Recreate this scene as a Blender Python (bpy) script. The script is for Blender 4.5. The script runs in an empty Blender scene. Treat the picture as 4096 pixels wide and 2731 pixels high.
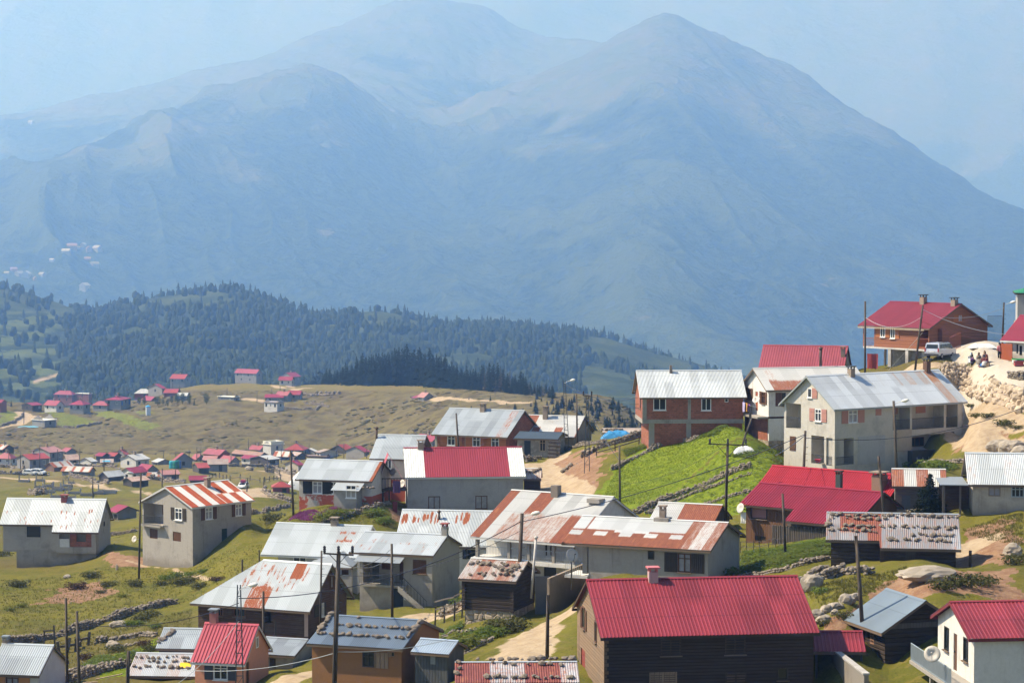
import bpy, math, random
import numpy as np
from mathutils import Vector, Matrix
# ------------------------------------------------------------------ camera, sky, sun, exposure
scene = bpy.context.scene
COL = scene.collection
FPX = 9635.0                       # focal length in photo pixels (photo 4096 x 2731)
CX, CY, HORIZON = 2048.0, 1365.5, 870.8
PITCH = math.atan((CY - HORIZON) / FPX)
cam_d = bpy.data.cameras.new('camera')
cam_d.sensor_width = 36.0
cam_d.lens = 36.0 * FPX / 4096.0
cam_d.clip_start, cam_d.clip_end = 1.0, 60000.0
cam = bpy.data.objects.new('camera', cam_d)
COL.objects.link(cam)
cam.rotation_euler = (math.radians(90) - PITCH, 0, 0)
scene.camera = cam
SUN_EL, SUN_AZ = math.radians(50), math.radians(-86)      # azimuth measured from +Y towards +X
to_sun = Vector((math.cos(SUN_EL) * math.sin(SUN_AZ), math.cos(SUN_EL) * math.cos(SUN_AZ), math.sin(SUN_EL)))
world = bpy.data.worlds.new('World')
scene.world = world
world.use_nodes = True
wn = world.node_tree
wn.nodes.clear()
sky = wn.nodes.new('ShaderNodeTexSky')
sky.sky_type = 'NISHITA'
sky.sun_disc = False
sky.sun_elevation = SUN_EL
sky.sun_rotation = SUN_AZ
sky.altitude = 1800
sky.air_density, sky.dust_density, sky.ozone_density = 1.0, 1.5, 1.5
bg = wn.nodes.new('ShaderNodeBackground')
bg.inputs['Strength'].default_value = 0.085
wo = wn.nodes.new('ShaderNodeOutputWorld')
wn.links.new(sky.outputs[0], bg.inputs[0])
wn.links.new(bg.outputs[0], wo.inputs[0])
sun_d = bpy.data.lights.new('sun', 'SUN')
sun_d.energy = 5.0
sun_d.angle = math.radians(0.55)
sun_d.color = (1.0, 0.96, 0.90)
sun = bpy.data.objects.new('sun', sun_d)
COL.objects.link(sun)
sun.rotation_euler = (-to_sun).to_track_quat('-Z', 'Y').to_euler()
sun.location = (0, 0, 300)
scene.view_settings.view_transform = 'Standard'
scene.view_settings.look = 'None'
scene.view_settings.exposure = 0.80
scene.view_settings.gamma = 1.0
scene.cycles.volume_bounces = 4
scene.cycles.max_bounces = 8
scene.cycles.use_denoising = True
# ------------------------------------------------------------------ pixels to points
FR = {'o': (0, 0, 4096 / 2352), 'z1': (0, 1350, 1100 / 2352), 'z2': (0, 1900, 1100 / 2076), 'z3': (1000, 1500, 1100 / 2352),
   'z4': (1000, 1950, 1100 / 2208), 'z5': (1900, 1500, 1100 / 2352), 'z6': (1900, 1950, 1100 / 2208),
   'z7': (2900, 1100, 1196 / 2344), 'z8': (2900, 1850, 1196 / 2129), 'z9': (3100, 1450, 800 / 2352),
   'za': (2500, 1400, 800 / 2352), 'zb': (700, 2200, 800 / 2352), 'zc': (0, 2350, 700 / 2352),
   'v1': (0, 1480, 560 / 2352), 'v2': (540, 1440, 700 / 2352), 'v3': (0, 1740, 560 / 2352), 'v4': (540, 1740, 560 / 2352),
   'v5': (1060, 1680, 560 / 2352), 'x1': (3640, 1280, 456 / 2352), 'x2': (3400, 1160, 696 / 2352), 'x3': (3700, 1450, 396 / 1552)}
CP, SP = math.cos(PITCH), math.sin(PITCH)
def px(p):
 a, b, s = FR[p[0]]
 return a + p[1] * s, b + p[2] * s
def ray(p):                                  # direction scaled so that y = 1
 x, y = px(p) if isinstance(p[0], str) else p
 rx, ry = (x - CX) / FPX, -(y - CY) / FPX
 d = Vector((rx, CP + ry * SP, -SP + ry * CP))
 return d / d.y
def pt(p, D):
 return ray(p) * D
def proj(v):                                 # arrays (n,3) -> photo pixels
 x, y, z = v[..., 0], v[..., 1], v[..., 2]
 f = y * CP - z * SP
 u = y * SP + z * CP
 return CX + FPX * x / f, CY - FPX * u / f
# ------------------------------------------------------------------ objects
def link(o, parent=None):
 COL.objects.link(o)
 if parent is not None:
  o.parent = parent
 return o
def tag(o, label=None, cat=None, group=None, kind=None):
 if label: o['label'] = label
 if cat: o['category'] = cat
 if group: o['group'] = group
 if kind: o['kind'] = kind
 return o
def empty(name, loc, rz=0.0, label=None, cat=None, group=None):
 o = bpy.data.objects.new(name, None)
 o.empty_display_size = 0.3
 link(o)
 o.location = loc
 o.rotation_euler = (0, 0, rz)
 return tag(o, label, cat, group)
def dup(o, parent=None):
 c = o.copy()
 COL.objects.link(c)
 if parent is not None:
  c.parent = parent
 for ch in list(o.children):
  dup(ch, c)
 return c
class MB:
 """collects faces and builds ONE mesh object"""
 def __init__(s):
  s.v, s.f, s.at, s.sm = [], [], {}, []
 def add(s, vs, fs, smooth=False):
  b = len(s.v)
  s.v.extend([tuple(q) for q in vs])
  s.f.extend([tuple(b + i for i in f) for f in fs])
  s.sm.extend([smooth] * len(fs))
  return b
 def quad(s, a, b, c, d):
  s.add([a, b, c, d], [(0, 1, 2, 3)])
 def poly(s, *p):
  s.add(p, [tuple(range(len(p)))])
 def box(s, x0, x1, y0, y1, z0, z1, M=None):
  vs = [Vector((x, y, z)) for z in (z0, z1) for y in (y0, y1) for x in (x0, x1)]
  if M is not None: vs = [M @ q for q in vs]
  s.add(vs, [(0, 2, 3, 1), (4, 5, 7, 6), (0, 1, 5, 4), (2, 6, 7, 3), (0, 4, 6, 2), (1, 3, 7, 5)])
 def bar(s, a, b, w, h=None, up=(0, 0, 1)):           # rectangular bar from a to b
  a, b = Vector(a), Vector(b)
  h = h or w
  d = (b - a)
  if d.length < 1e-6: return
  d.normalize()
  u = Vector(up)
  if abs(d.dot(u)) > 0.95: u = Vector((0, 1, 0))
  r = d.cross(u).normalized() * (w / 2)
  t = r.cross(d).normalized() * (h / 2)
  vs = [p + i * r + j * t for p in (a, b) for (i, j) in ((-1, -1), (1, -1), (1, 1), (-1, 1))]
  s.add(vs, [(3, 2, 1, 0), (4, 5, 6, 7), (0, 1, 5, 4), (1, 2, 6, 5), (2, 3, 7, 6), (3, 0, 4, 7)])
 def tube(s, pts, r, n=8, cap=True, r1=None):
  pts = [Vector(p) for p in pts]
  m = len(pts)
  rings = []
  for i, p in enumerate(pts):
   d = (pts[min(i + 1, m - 1)] - pts[max(i - 1, 0)]).normalized()
   u = Vector((0, 0, 1)) if abs(d.z) < 0.9 else Vector((1, 0, 0))
   a = d.cross(u).normalized()
   c = d.cross(a).normalized()
   rr = r if r1 is None else r + (r1 - r) * i / max(1, m - 1)
   rings.append([p + rr * (math.cos(2 * math.pi * k / n) * a + math.sin(2 * math.pi * k / n) * c) for k in range(n)])
  vs = [q for ring in rings for q in ring]
  fs = [(i * n + k, i * n + (k + 1) % n, (i + 1) * n + (k + 1) % n, (i + 1) * n + k) for i in range(m - 1) for k in range(n)]
  if cap: fs += [tuple(range(n - 1, -1, -1)), tuple(range((m - 1) * n, m * n))]
  s.add(vs, fs, n > 6)
 def lathe(s, c, prof, n=16, axis='z', M=None):       # prof: (radius, height)
  vs = []
  for r, h in prof:
   for k in range(n):
    a = 2 * math.pi * k / n
    q = Vector((r * math.cos(a), r * math.sin(a), h))
    if M is not None: q = M @ q
    vs.append(q + Vector(c))
  m = len(prof)
  fs = [(i * n + k, i * n + (k + 1) % n, (i + 1) * n + (k + 1) % n, (i + 1) * n + k) for i in range(m - 1) for k in range(n)]
  fs += [tuple(range(n - 1, -1, -1)), tuple(range((m - 1) * n, m * n))]
  s.add(vs, fs, True)
 def rock(s, c, rx, ry, rz, rng, rough=0.28, M=None):
  vs = []
  c = Vector(c)
  a = rng.uniform(0, 6.28)
  ca, sa = math.cos(a), math.sin(a)
  for q in ROCKV:
   k = 1 + rng.uniform(-rough, rough)
   x, y, z = q[0] * rx * k, q[1] * ry * k, q[2] * rz * k
   w = Vector((x * ca - y * sa, x * sa + y * ca, z))
   if M is not None: w = M @ w
   vs.append(c + w)
  s.add(vs, ROCKF)
 def build(s, name, mat, parent=None, off=None, label=None, smooth=None):
  me = bpy.data.meshes.new(name)
  if off is not None:
   o = np.array(off)
   vs = (np.array(s.v, dtype=float).reshape(-1, 3) - o).tolist()
  else:
   vs = s.v
  me.from_pydata(vs, [], s.f)
  if any(s.sm) or smooth:
   me.polygons.foreach_set('use_smooth', [True] * len(s.f) if smooth else s.sm)
  for k, a in s.at.items():
   if len(a) == len(s.v):
    at = me.attributes.new(k, 'FLOAT', 'POINT')
    at.data.foreach_set('value', a)
  for m in (mat if isinstance(mat, (list, tuple)) else [mat]):
   me.materials.append(m)
  ob = bpy.data.objects.new(name, me)
  link(ob, parent)
  if label: ob['label'] = label
  return ob
_t = (1 + 5 ** 0.5) / 2
ROCKV = [Vector(q).normalized() for q in [(-1, _t, 0), (1, _t, 0), (-1, -_t, 0), (1, -_t, 0), (0, -1, _t), (0, 1, _t), (0, -1, -_t), (0, 1, -_t), (_t, 0, -1), (_t, 0, 1), (-_t, 0, -1), (-_t, 0, 1)]]
ROCKF = [(0, 11, 5), (0, 5, 1), (0, 1, 7), (0, 7, 10), (0, 10, 11), (1, 5, 9), (5, 11, 4), (11, 10, 2), (10, 7, 6), (7, 1, 8), (3, 9, 4), (3, 4, 2), (3, 2, 6), (3, 6, 8), (3, 8, 9), (4, 9, 5), (2, 4, 11), (6, 2, 10), (8, 6, 7), (9, 8, 1)]
def grid_mesh(name, V, nr, nc, mat, attrs=None, smooth=True):   # V (nr*nc,3)
 me = bpy.data.meshes.new(name)
 idx = np.arange(nr * nc).reshape(nr, nc)
 q = np.stack([idx[:-1, :-1], idx[:-1, 1:], idx[1:, 1:], idx[1:, :-1]], -1).reshape(-1, 4)
 me.vertices.add(nr * nc)
 me.vertices.foreach_set('co', V.astype(np.float32).ravel())
 me.loops.add(q.size)
 me.loops.foreach_set('vertex_index', q.astype(np.int32).ravel())
 me.polygons.add(len(q))
 me.polygons.foreach_set('loop_start', np.arange(0, q.size, 4, dtype=np.int32))
 me.polygons.foreach_set('loop_total', np.full(len(q), 4, dtype=np.int32))
 me.update(calc_edges=True)
 if smooth: me.polygons.foreach_set('use_smooth', np.ones(len(q), dtype=bool))
 for k, a in (attrs or {}).items():
  at = me.attributes.new(k, 'FLOAT', 'POINT')
  at.data.foreach_set('value', a.astype(np.float32).ravel())
 me.materials.append(mat)
 return link(bpy.data.objects.new(name, me))
def raw_mesh(name, V, F, mat, attrs=None, parent=None, smooth=False):   # V (n,3), F (m,k) numpy
 me = bpy.data.meshes.new(name)
 k = F.shape[1]
 me.vertices.add(len(V))
 me.vertices.foreach_set('co', V.astype(np.float32).ravel())
 me.loops.add(F.size)
 me.loops.foreach_set('vertex_index', F.astype(np.int32).ravel())
 me.polygons.add(len(F))
 me.polygons.foreach_set('loop_start', np.arange(0, F.size, k, dtype=np.int32))
 me.polygons.foreach_set('loop_total', np.full(len(F), k, dtype=np.int32))
 me.update(calc_edges=True)
 if smooth: me.polygons.foreach_set('use_smooth', np.ones(len(F), dtype=bool))
 for n, a in (attrs or {}).items():
  at = me.attributes.new(n, 'FLOAT', 'POINT')
  at.data.foreach_set('value', a.astype(np.float32).ravel())
 for m in (mat if isinstance(mat, (list, tuple)) else [mat]):
  me.materials.append(m)
 return link(bpy.data.objects.new(name, me), parent)
def hash2(i, j, s):
 n = (i.astype(np.int64) * 374761393 + j.astype(np.int64) * 668265263 + s * 974634777) & 0xffffffff
 n = ((n ^ (n >> 13)) * 1274126177) & 0xffffffff
 return ((n ^ (n >> 16)) & 0xffff) / 65535.0
def vnoise(x, y, s=0):
 i, j = np.floor(x), np.floor(y)
 fx, fy = x - i, y - j
 fx, fy = fx * fx * (3 - 2 * fx), fy * fy * (3 - 2 * fy)
 a, b = hash2(i, j, s), hash2(i + 1, j, s)
 c, d = hash2(i, j + 1, s), hash2(i + 1, j + 1, s)
 return (a * (1 - fx) + b * fx) * (1 - fy) + (c * (1 - fx) + d * fx) * fy
def fbm(x, y, o=4, s=0, g=0.5):
 t, a, n = 0, 1, 0
 for k in range(o):
  t = t + a * vnoise(x * 2 ** k + 17.3 * k, y * 2 ** k - 9.1 * k, s + k)
  n += a
  a *= g
 return t / n
# ------------------------------------------------------------------ materials
def ND(t, ty, ins=None, **props):
 n = t.nodes.new('ShaderNode' + ty)
 for k, v in props.items(): setattr(n, k, v)
 for k, v in (ins or {}).items():
  if isinstance(v, bpy.types.NodeSocket): t.links.new(v, n.inputs[k])
  else: n.inputs[k].default_value = v
 return n
def rgb(c): return (c[0], c[1], c[2], 1.0)
def mth(t, op, a, b=0.0, c=None, clamp=False):
 ins = {0: a, 1: b}
 if c is not None: ins[2] = c
 return ND(t, 'Math', ins, operation=op, use_clamp=clamp).outputs[0]
def mixc(t, f, a, b, blend='MIX'):
 n = ND(t, 'Mix', None, data_type='RGBA', blend_type=blend)
 for k, v in ((0, f), (6, a), (7, b)):
  if isinstance(v, bpy.types.NodeSocket): t.links.new(v, n.inputs[k])
  else: n.inputs[k].default_value = v if k == 0 else rgb(v)
 return n.outputs[2]
def step(t, v, lo, hi):
 return ND(t, 'MapRange', {0: v, 1: lo, 2: hi, 3: 0.0, 4: 1.0}, interpolation_type='SMOOTHSTEP').outputs[0]
def noise(t, vec, scale, detail=4, rough=0.55):
 return ND(t, 'TexNoise', {'Vector': vec, 'Scale': scale, 'Detail': detail, 'Roughness': rough}).outputs[0]
def newmat(name):
 m = bpy.data.materials.new(name)
 m.use_nodes = True
 t = m.node_tree
 b = t.nodes['Principled BSDF']
 b.inputs['Specular IOR Level'].default_value = 0.25
 co = ND(t, 'TexCoord')
 return m, t, b, co.outputs['Object']
def setc(t, b, col=None, rough=None, bump=None, bs=0.3, bd=0.05):
 if col is not None:
  if isinstance(col, bpy.types.NodeSocket): t.links.new(col, b.inputs['Base Color'])
  else: b.inputs['Base Color'].default_value = rgb(col)
 if rough is not None: b.inputs['Roughness'].default_value = rough
 if bump is not None:
  n = ND(t, 'Bump', {'Height': bump, 'Strength': bs, 'Distance': bd})
  t.links.new(n.outputs[0], b.inputs['Normal'])
def sc(c, k): return tuple(x * k for x in c)
_cache = {}
def memo(f):
 def g(*a, **k):
  key = (f.__name__, a, tuple(sorted(k.items())))
  if key not in _cache: _cache[key] = f(*a, **k)
  return _cache[key]
 return g
@memo
def plain(name, c, rough=0.6, metal=0.0, var=0.15):
 m, t, b, co = newmat(name)
 n = noise(t, co, 3.0, 5)
 setc(t, b, mixc(t, n, sc(c, 1 - var), sc(c, 1 + var)), rough)
 b.inputs['Metallic'].default_value = metal
 return m
@memo
def plaster(name, c, stain=(0.12, 0.10, 0.08), amt=0.5, band=None, bandc=None, low=None):
 """rendered wall: blotchy, with damp stains; optional painted band below height `band`"""
 m, t, b, co = newmat(name)
 n1 = noise(t, co, 0.55, 6, 0.6)
 n2 = noise(t, co, 5.0, 5, 0.6)
 st = ND(t, 'Mapping', {'Vector': co, 'Scale': (2.2, 2.2, 0.25)}).outputs[0]
 n3 = noise(t, st, 1.3, 5, 0.6)
 col = mixc(t, n2, sc(c, 0.76), sc(c, 0.98))
 col = mixc(t, mth(t, 'MULTIPLY', step(t, n1, 0.50, 0.72), amt * 0.9), col, stain)
 col = mixc(t, mth(t, 'MULTIPLY', step(t, n3, 0.55, 0.75), amt * 0.65), col, stain)
 n4 = noise(t, co, 1.7, 6, 0.7)
 col = mixc(t, mth(t, 'MULTIPLY', step(t, n4, 0.55, 0.62), 0.22), col, sc(c, 0.62))
 zg = ND(t, 'SeparateXYZ', {0: co}).outputs[2]
 gr_ = mth(t, 'SUBTRACT', 1.0, step(t, mth(t, 'ADD', zg, mth(t, 'MULTIPLY', mth(t, 'SUBTRACT', n1, 0.5), 3.5)), 1.3, 2.5))
 col = mixc(t, mth(t, 'MULTIPLY', gr_, min(0.75, amt * 1.3)), col, sc(stain, 1.3))
 if band is not None:
  z = ND(t, 'SeparateXYZ', {0: co}).outputs[2]
  ed = mth(t, 'ADD', z, mth(t, 'MULTIPLY', n2, 0.12))
  f = mth(t, 'SUBTRACT', 1.0, step(t, ed, band, band + 0.03))
  peel = mth(t, 'SUBTRACT', 1.0, step(t, mth(t, 'ADD', mth(t, 'MULTIPLY', n1, 0.7), mth(t, 'MULTIPLY', n2, 0.3)), 0.54, 0.60))
  rc = mixc(t, n2, sc(bandc, 0.8), sc(bandc, 1.15))
  col = mixc(t, mth(t, 'MULTIPLY', f, peel), col, rc)
 setc(t, b, col, 0.9, mth(t, 'ADD', n2, mth(t, 'MULTIPLY', n1, 2.0)), 0.35, 0.02)
 return m
@memo
def wood(name, c, plank=0.18, vert=False, gap=0.12, var=0.45, grey=(0.16, 0.14, 0.12), weather=0.5):
 m, t, b, co = newmat(name)
 x = ND(t, 'SeparateXYZ', {0: co})
 along = mth(t, 'ADD', x.outputs[0], x.outputs[1])
 h = along if vert else x.outputs[2]
 g = x.outputs[2] if vert else along
 p = mth(t, 'DIVIDE', h, plank)
 i = mth(t, 'FLOOR', p)
 fr = mth(t, 'FRACT', p)
 rnd = ND(t, 'TexWhiteNoise', {'W': i}, noise_dimensions='1D').outputs[0]
 v = ND(t, 'CombineXYZ', {0: mth(t, 'MULTIPLY', g, 0.7), 1: mth(t, 'MULTIPLY', p, 3.0), 2: i}).outputs[0]
 gr = noise(t, v, 2.0, 5, 0.65)
 col = mixc(t, gr, sc(c, 1 - var), sc(c, 1 + var))
 col = mixc(t, mth(t, 'MULTIPLY', rnd, 0.45), col, sc(c, 0.55))
 n1 = noise(t, co, 0.7, 5, 0.6)
 col = mixc(t, mth(t, 'MULTIPLY', step(t, n1, 0.45, 0.7), weather), col, grey)
 edge = mth(t, 'ADD', step(t, fr, 0.0, gap), mth(t, 'SUBTRACT', 1.0, step(t, fr, 1 - gap, 1.0)))
 edge = mth(t, 'SUBTRACT', edge, 1.0, clamp=True)
 setc(t, b, col, 0.85, mth(t, 'ADD', mth(t, 'MULTIPLY', edge, 1.6), mth(t, 'MULTIPLY', gr, 0.4)), 0.9, plank * 0.22)
 return m
@memo
def brick(name, c=(0.30, 0.095, 0.052), mortar=(0.22, 0.17, 0.14), s=1.0):
 m, t, b, co = newmat(name)
 x = ND(t, 'SeparateXYZ', {0: co})
 v = ND(t, 'CombineXYZ', {0: mth(t, 'ADD', x.outputs[0], x.outputs[1]), 1: x.outputs[2]}).outputs[0]
 k = ND(t, 'TexBrick', {'Vector': v, 'Color1': rgb(sc(c, 0.75)), 'Color2': rgb(sc(c, 1.2)), 'Mortar': rgb(mortar), 'Scale': 1.0,
         'Mortar Size': 0.012, 'Brick Width': 0.33 * s, 'Row Height': 0.2 * s})
 n = noise(t, co, 0.8, 6)
 col = mixc(t, mth(t, 'MULTIPLY', step(t, n, 0.45, 0.7), 0.45), k.outputs[0], sc(c, 0.55))
 setc(t, b, col, 0.9, k.outputs[1], -0.6, 0.02)
 return m
@memo
def tin(name, base, rust=(0.30, 0.085, 0.035), metal=0.25, rough=0.5, rust2=(0.42, 0.17, 0.07), ragged=0.62, sharp=0.05, vary=0.16, seam=0.85):
 """roof sheets: vertex attributes su, sv (metres), rust (0..1), tone"""
 m, t, b, co = newmat(name)
 A = lambda n: ND(t, 'Attribute', attribute_name=n).outputs['Fac']
 su, sv, ru, to = A('su'), A('sv'), A('rust'), A('tone')
 v = ND(t, 'CombineXYZ', {0: mth(t, 'MULTIPLY', su, 5.5), 1: mth(t, 'MULTIPLY', sv, 0.9), 2: mth(t, 'MULTIPLY', to, 9.0)}).outputs[0]
 n1 = noise(t, v, 1.0, 6, 0.65)
 n2 = noise(t, co, 6.0, 5, 0.6)
 nn = mth(t, 'ADD', mth(t, 'MULTIPLY', n1, 0.7), mth(t, 'MULTIPLY', n2, 0.3))
 f = step(t, mth(t, 'ADD', ru, mth(t, 'MULTIPLY', mth(t, 'SUBTRACT', nn, 0.5), ragged * 2)), 0.5 - sharp, 0.5 + sharp)
 bc = mixc(t, to, sc(base, 1 - vary), sc(base, 1 + vary * 0.6))
 bc = mixc(t, mth(t, 'MULTIPLY', step(t, n1, 0.5, 0.8), 0.18), bc, sc(base, 0.6))
 if ragged > 0.1:
  halo = step(t, mth(t, 'ADD', ru, mth(t, 'MULTIPLY', mth(t, 'SUBTRACT', nn, 0.5), ragged * 2)), 0.25, 0.55)
  bc = mixc(t, mth(t, 'MULTIPLY', halo, 0.45), bc, rust2)
 rc = mixc(t, n2, sc(rust, 0.6), sc(rust, 1.3))
 if ragged > 0.1:
  rc = mixc(t, mth(t, 'MULTIPLY', step(t, n1, 0.5, 0.72), 0.55), rc, rust2)
  rc = mixc(t, mth(t, 'MULTIPLY', mth(t, 'SUBTRACT', 1.0, step(t, n1, 0.30, 0.46)), 0.6), rc, sc(rust, 0.5))
 if seam:
  sm = mth(t, 'FRACT', mth(t, 'DIVIDE', sv, 1.95))
  bc = mixc(t, mth(t, 'MULTIPLY', step(t, sm, 0.955, 0.99), 0.42 if seam < 1 else 0.75), bc, sc(base, 0.35))
 setc(t, b, mixc(t, f, bc, rc))
 t.links.new(mth(t, 'MULTIPLY', mth(t, 'SUBTRACT', 1.0, f), metal), b.inputs['Metallic'])
 t.links.new(mth(t, 'ADD', rough, mth(t, 'MULTIPLY', f, 0.3)), b.inputs['Roughness'])
 return m
@memo
def stone(name, c=(0.30, 0.25, 0.19), c2=(0.17, 0.14, 0.11), scale=3.2, bump=0.0, joint=None):
 m, t, b, co = newmat(name)
 vo = ND(t, 'TexVoronoi', {'Vector': co, 'Scale': scale})
 r = ND(t, 'SeparateColor', {0: vo.outputs['Color']}).outputs[0]
 n = noise(t, co, 9.0, 5)
 col = mixc(t, r, c2, sc(c, 1.25))
 col = mixc(t, mth(t, 'MULTIPLY', n, 0.6), col, sc(c, 0.75))
 if joint:
  e = ND(t, 'TexVoronoi', {'Vector': co, 'Scale': scale}, feature='DISTANCE_TO_EDGE').outputs[0]
  col = mixc(t, mth(t, 'SUBTRACT', 1.0, step(t, e, 0.0, 0.09)), col, joint)
  setc(t, b, col, 0.95, step(t, e, 0.0, 0.2), 0.9, bump)
 else:
  setc(t, b, col, 0.95, n, 0.5, 0.03)
 return m
@memo
def glass(name, c=(0.02, 0.025, 0.03), rough=0.12):
 m, t, b, co = newmat(name)
 setc(t, b, c, rough)
 b.inputs['Specular IOR Level'].default_value = 0.5
 return m
@memo
def leaf(name, c, c2, trans=0.0):
 m, t, b, co = newmat(name)
 n = noise(t, co, 1.6, 4)
 n2 = noise(t, co, 9.0, 3)
 col = mixc(t, step(t, n, 0.35, 0.65), c, c2)
 col = mixc(t, mth(t, 'MULTIPLY', n2, 0.5), col, sc(c, 0.6))
 setc(t, b, col, 0.75)
 tl = ND(t, 'BsdfTranslucent', {'Color': col})
 mx_ = ND(t, 'MixShader', {0: 0.45, 1: b.outputs[0], 2: tl.outputs[0]})
 t.links.new(mx_.outputs[0], t.nodes['Material Output'].inputs[0])
 return m
# ------------------------------------------------------------------ palette
PLAST = plaster('render_grey', (0.40, 0.37, 0.33))
WHITEW = plaster('render_white', (0.72, 0.70, 0.66), amt=0.45)
OCHRE = plaster('render_ochre', (0.33, 0.16, 0.066), amt=.2)
SALMON = plaster('render_salmon', (0.80, 0.36, 0.225), amt=.08)
CONC = plaster('concrete', (0.36, 0.33, 0.29), amt=0.6)
BRICK = brick('brick_hollow')
DARKW = wood('timber_dark', (0.075, 0.048, 0.034), 0.2, grey=(0.10, 0.085, 0.075))
LOGW = wood('timber_logs', (0.05, 0.034, 0.025), 0.26, grey=(0.085, 0.07, 0.06), gap=0.2)
GREYW = wood('timber_weathered', (0.13, 0.11, 0.095), 0.2, vert=True)
BROWNW = wood('timber_brown', (0.17, 0.085, 0.045), 0.16, vert=True, weather=0.25)
REDW = wood('timber_red_brown', (0.30, 0.105, 0.055), 0.17, weather=0.12)
PALEW = wood('timber_pale', (0.36, 0.25, 0.17), 0.3, vert=True, weather=0.3)
BLACKSH = plain('shutter_black', (0.018, 0.019, 0.02), 0.5)
PINKSH = plain('shutter_pink', (0.40, 0.20, 0.165), 0.6)
BROWNSH = wood('shutter_brown', (0.13, 0.06, 0.032), 0.14, vert=True, weather=0.2)
DARKSH = wood('shutter_dark', (0.055, 0.042, 0.032), 0.14, vert=True, weather=0.3)
ORSH = wood('shutter_orange', (0.46, 0.17, 0.07), 0.12, weather=0.0)
WHITEF = plain('frame_white', (0.78, 0.78, 0.76), 0.4, var=0.05)
BROWNF = plain('frame_brown', (0.10, 0.045, 0.025), 0.5)
PANE = glass('pane_dark')
CURT = plain('curtained_pane', (0.30, 0.30, 0.32), 0.2, var=0.5)
FASC = plain('fascia_wood', (0.16, 0.115, 0.08), 0.8)
FASCW = plain('fascia_pale', (0.55, 0.55, 0.53), 0.6)
DARKOPEN = plain('dark_inside', (0.012, 0.012, 0.012), 0.9)
IRON = plain('iron_grey', (0.06, 0.065, 0.07), 0.5, 0.4)
IRONW = plain('iron_pale', (0.42, 0.45, 0.47), 0.5, 0.2)
IRONR = plain('iron_red', (0.30, 0.09, 0.05), 0.6)
CHIMC = plaster('chimney_render', (0.33, 0.26, 0.20), amt=0.9)
CHIMR = plain('chimney_red', (0.32, 0.10, 0.09), 0.7)
STOVE = plain('stovepipe', (0.09, 0.06, 0.05), 0.6, 0.3, 0.5)
DISH = plain('dish_paint', (0.50, 0.47, 0.43), 0.5, var=0.2)
STONEB = stone('masonry_stone', (0.42, 0.34, 0.25), (0.20, 0.16, 0.12), 2.4, 0.08, (0.28, 0.25, 0.21))
STONEW = stone('drystone', (0.27, 0.225, 0.175), (0.10, 0.085, 0.07), 3.0)
STONER = stone('roof_stone', (0.20, 0.165, 0.13), (0.095, 0.08, 0.07), 2.5)
ZINC = tin('tin_galvanised', (0.35, 0.385, 0.41), vary=.24)
ZINCW = tin('tin_white', (0.43, 0.465, 0.485), metal=0.12, vary=0.20)
ZINCB = tin('tin_bluish', (0.155, 0.20, 0.26), metal=0.15, vary=.22)
REDT = tin('tin_red', (0.225, 0.030, 0.042), rust=(0.36, 0.07, 0.06), metal=0.0, rough=0.42, ragged=0.1, vary=0.24, seam=1.0)
BRIGHT = tin('tin_bright_red', (0.33, 0.018, 0.028), rust=(0.4, 0.05, 0.05), metal=0.0, rough=0.42, ragged=0.1, vary=0.1)
PINKT = tin('tin_faded_pink', (0.50, 0.20, 0.18), rust=(0.55, 0.33, 0.26), metal=0.0, ragged=0.4)
REDWT = tin('tin_red_and_white', (0.27, 0.036, 0.052), rust=(0.66, 0.68, 0.66), metal=0.0, rough=0.45, ragged=0.0, sharp=0.02, vary=0.10, seam=0)
STRIPE = tin('tin_rust_striped', (0.58, 0.57, 0.54), rust=(0.36, 0.07, 0.025), metal=0.1, ragged=0.34, sharp=0.18, rust2=(0.55, 0.30, 0.16), seam=0)
RUSTY = tin('tin_rusty', (0.50, 0.50, 0.48), rust=(0.25, 0.085, 0.05), metal=0.15, ragged=0.52, sharp=0.2)
GREENT = tin('tin_green', (0.03, 0.22, 0.12), metal=0.0, ragged=0.1)
STONET = tin('tin_stony', (0.40, 0.34, 0.29), rust=(0.22, 0.09, 0.06), metal=0.1, ragged=0.5)
SLABW = plain('slab_pale', (0.66, 0.64, 0.55), 0.8)
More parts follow.
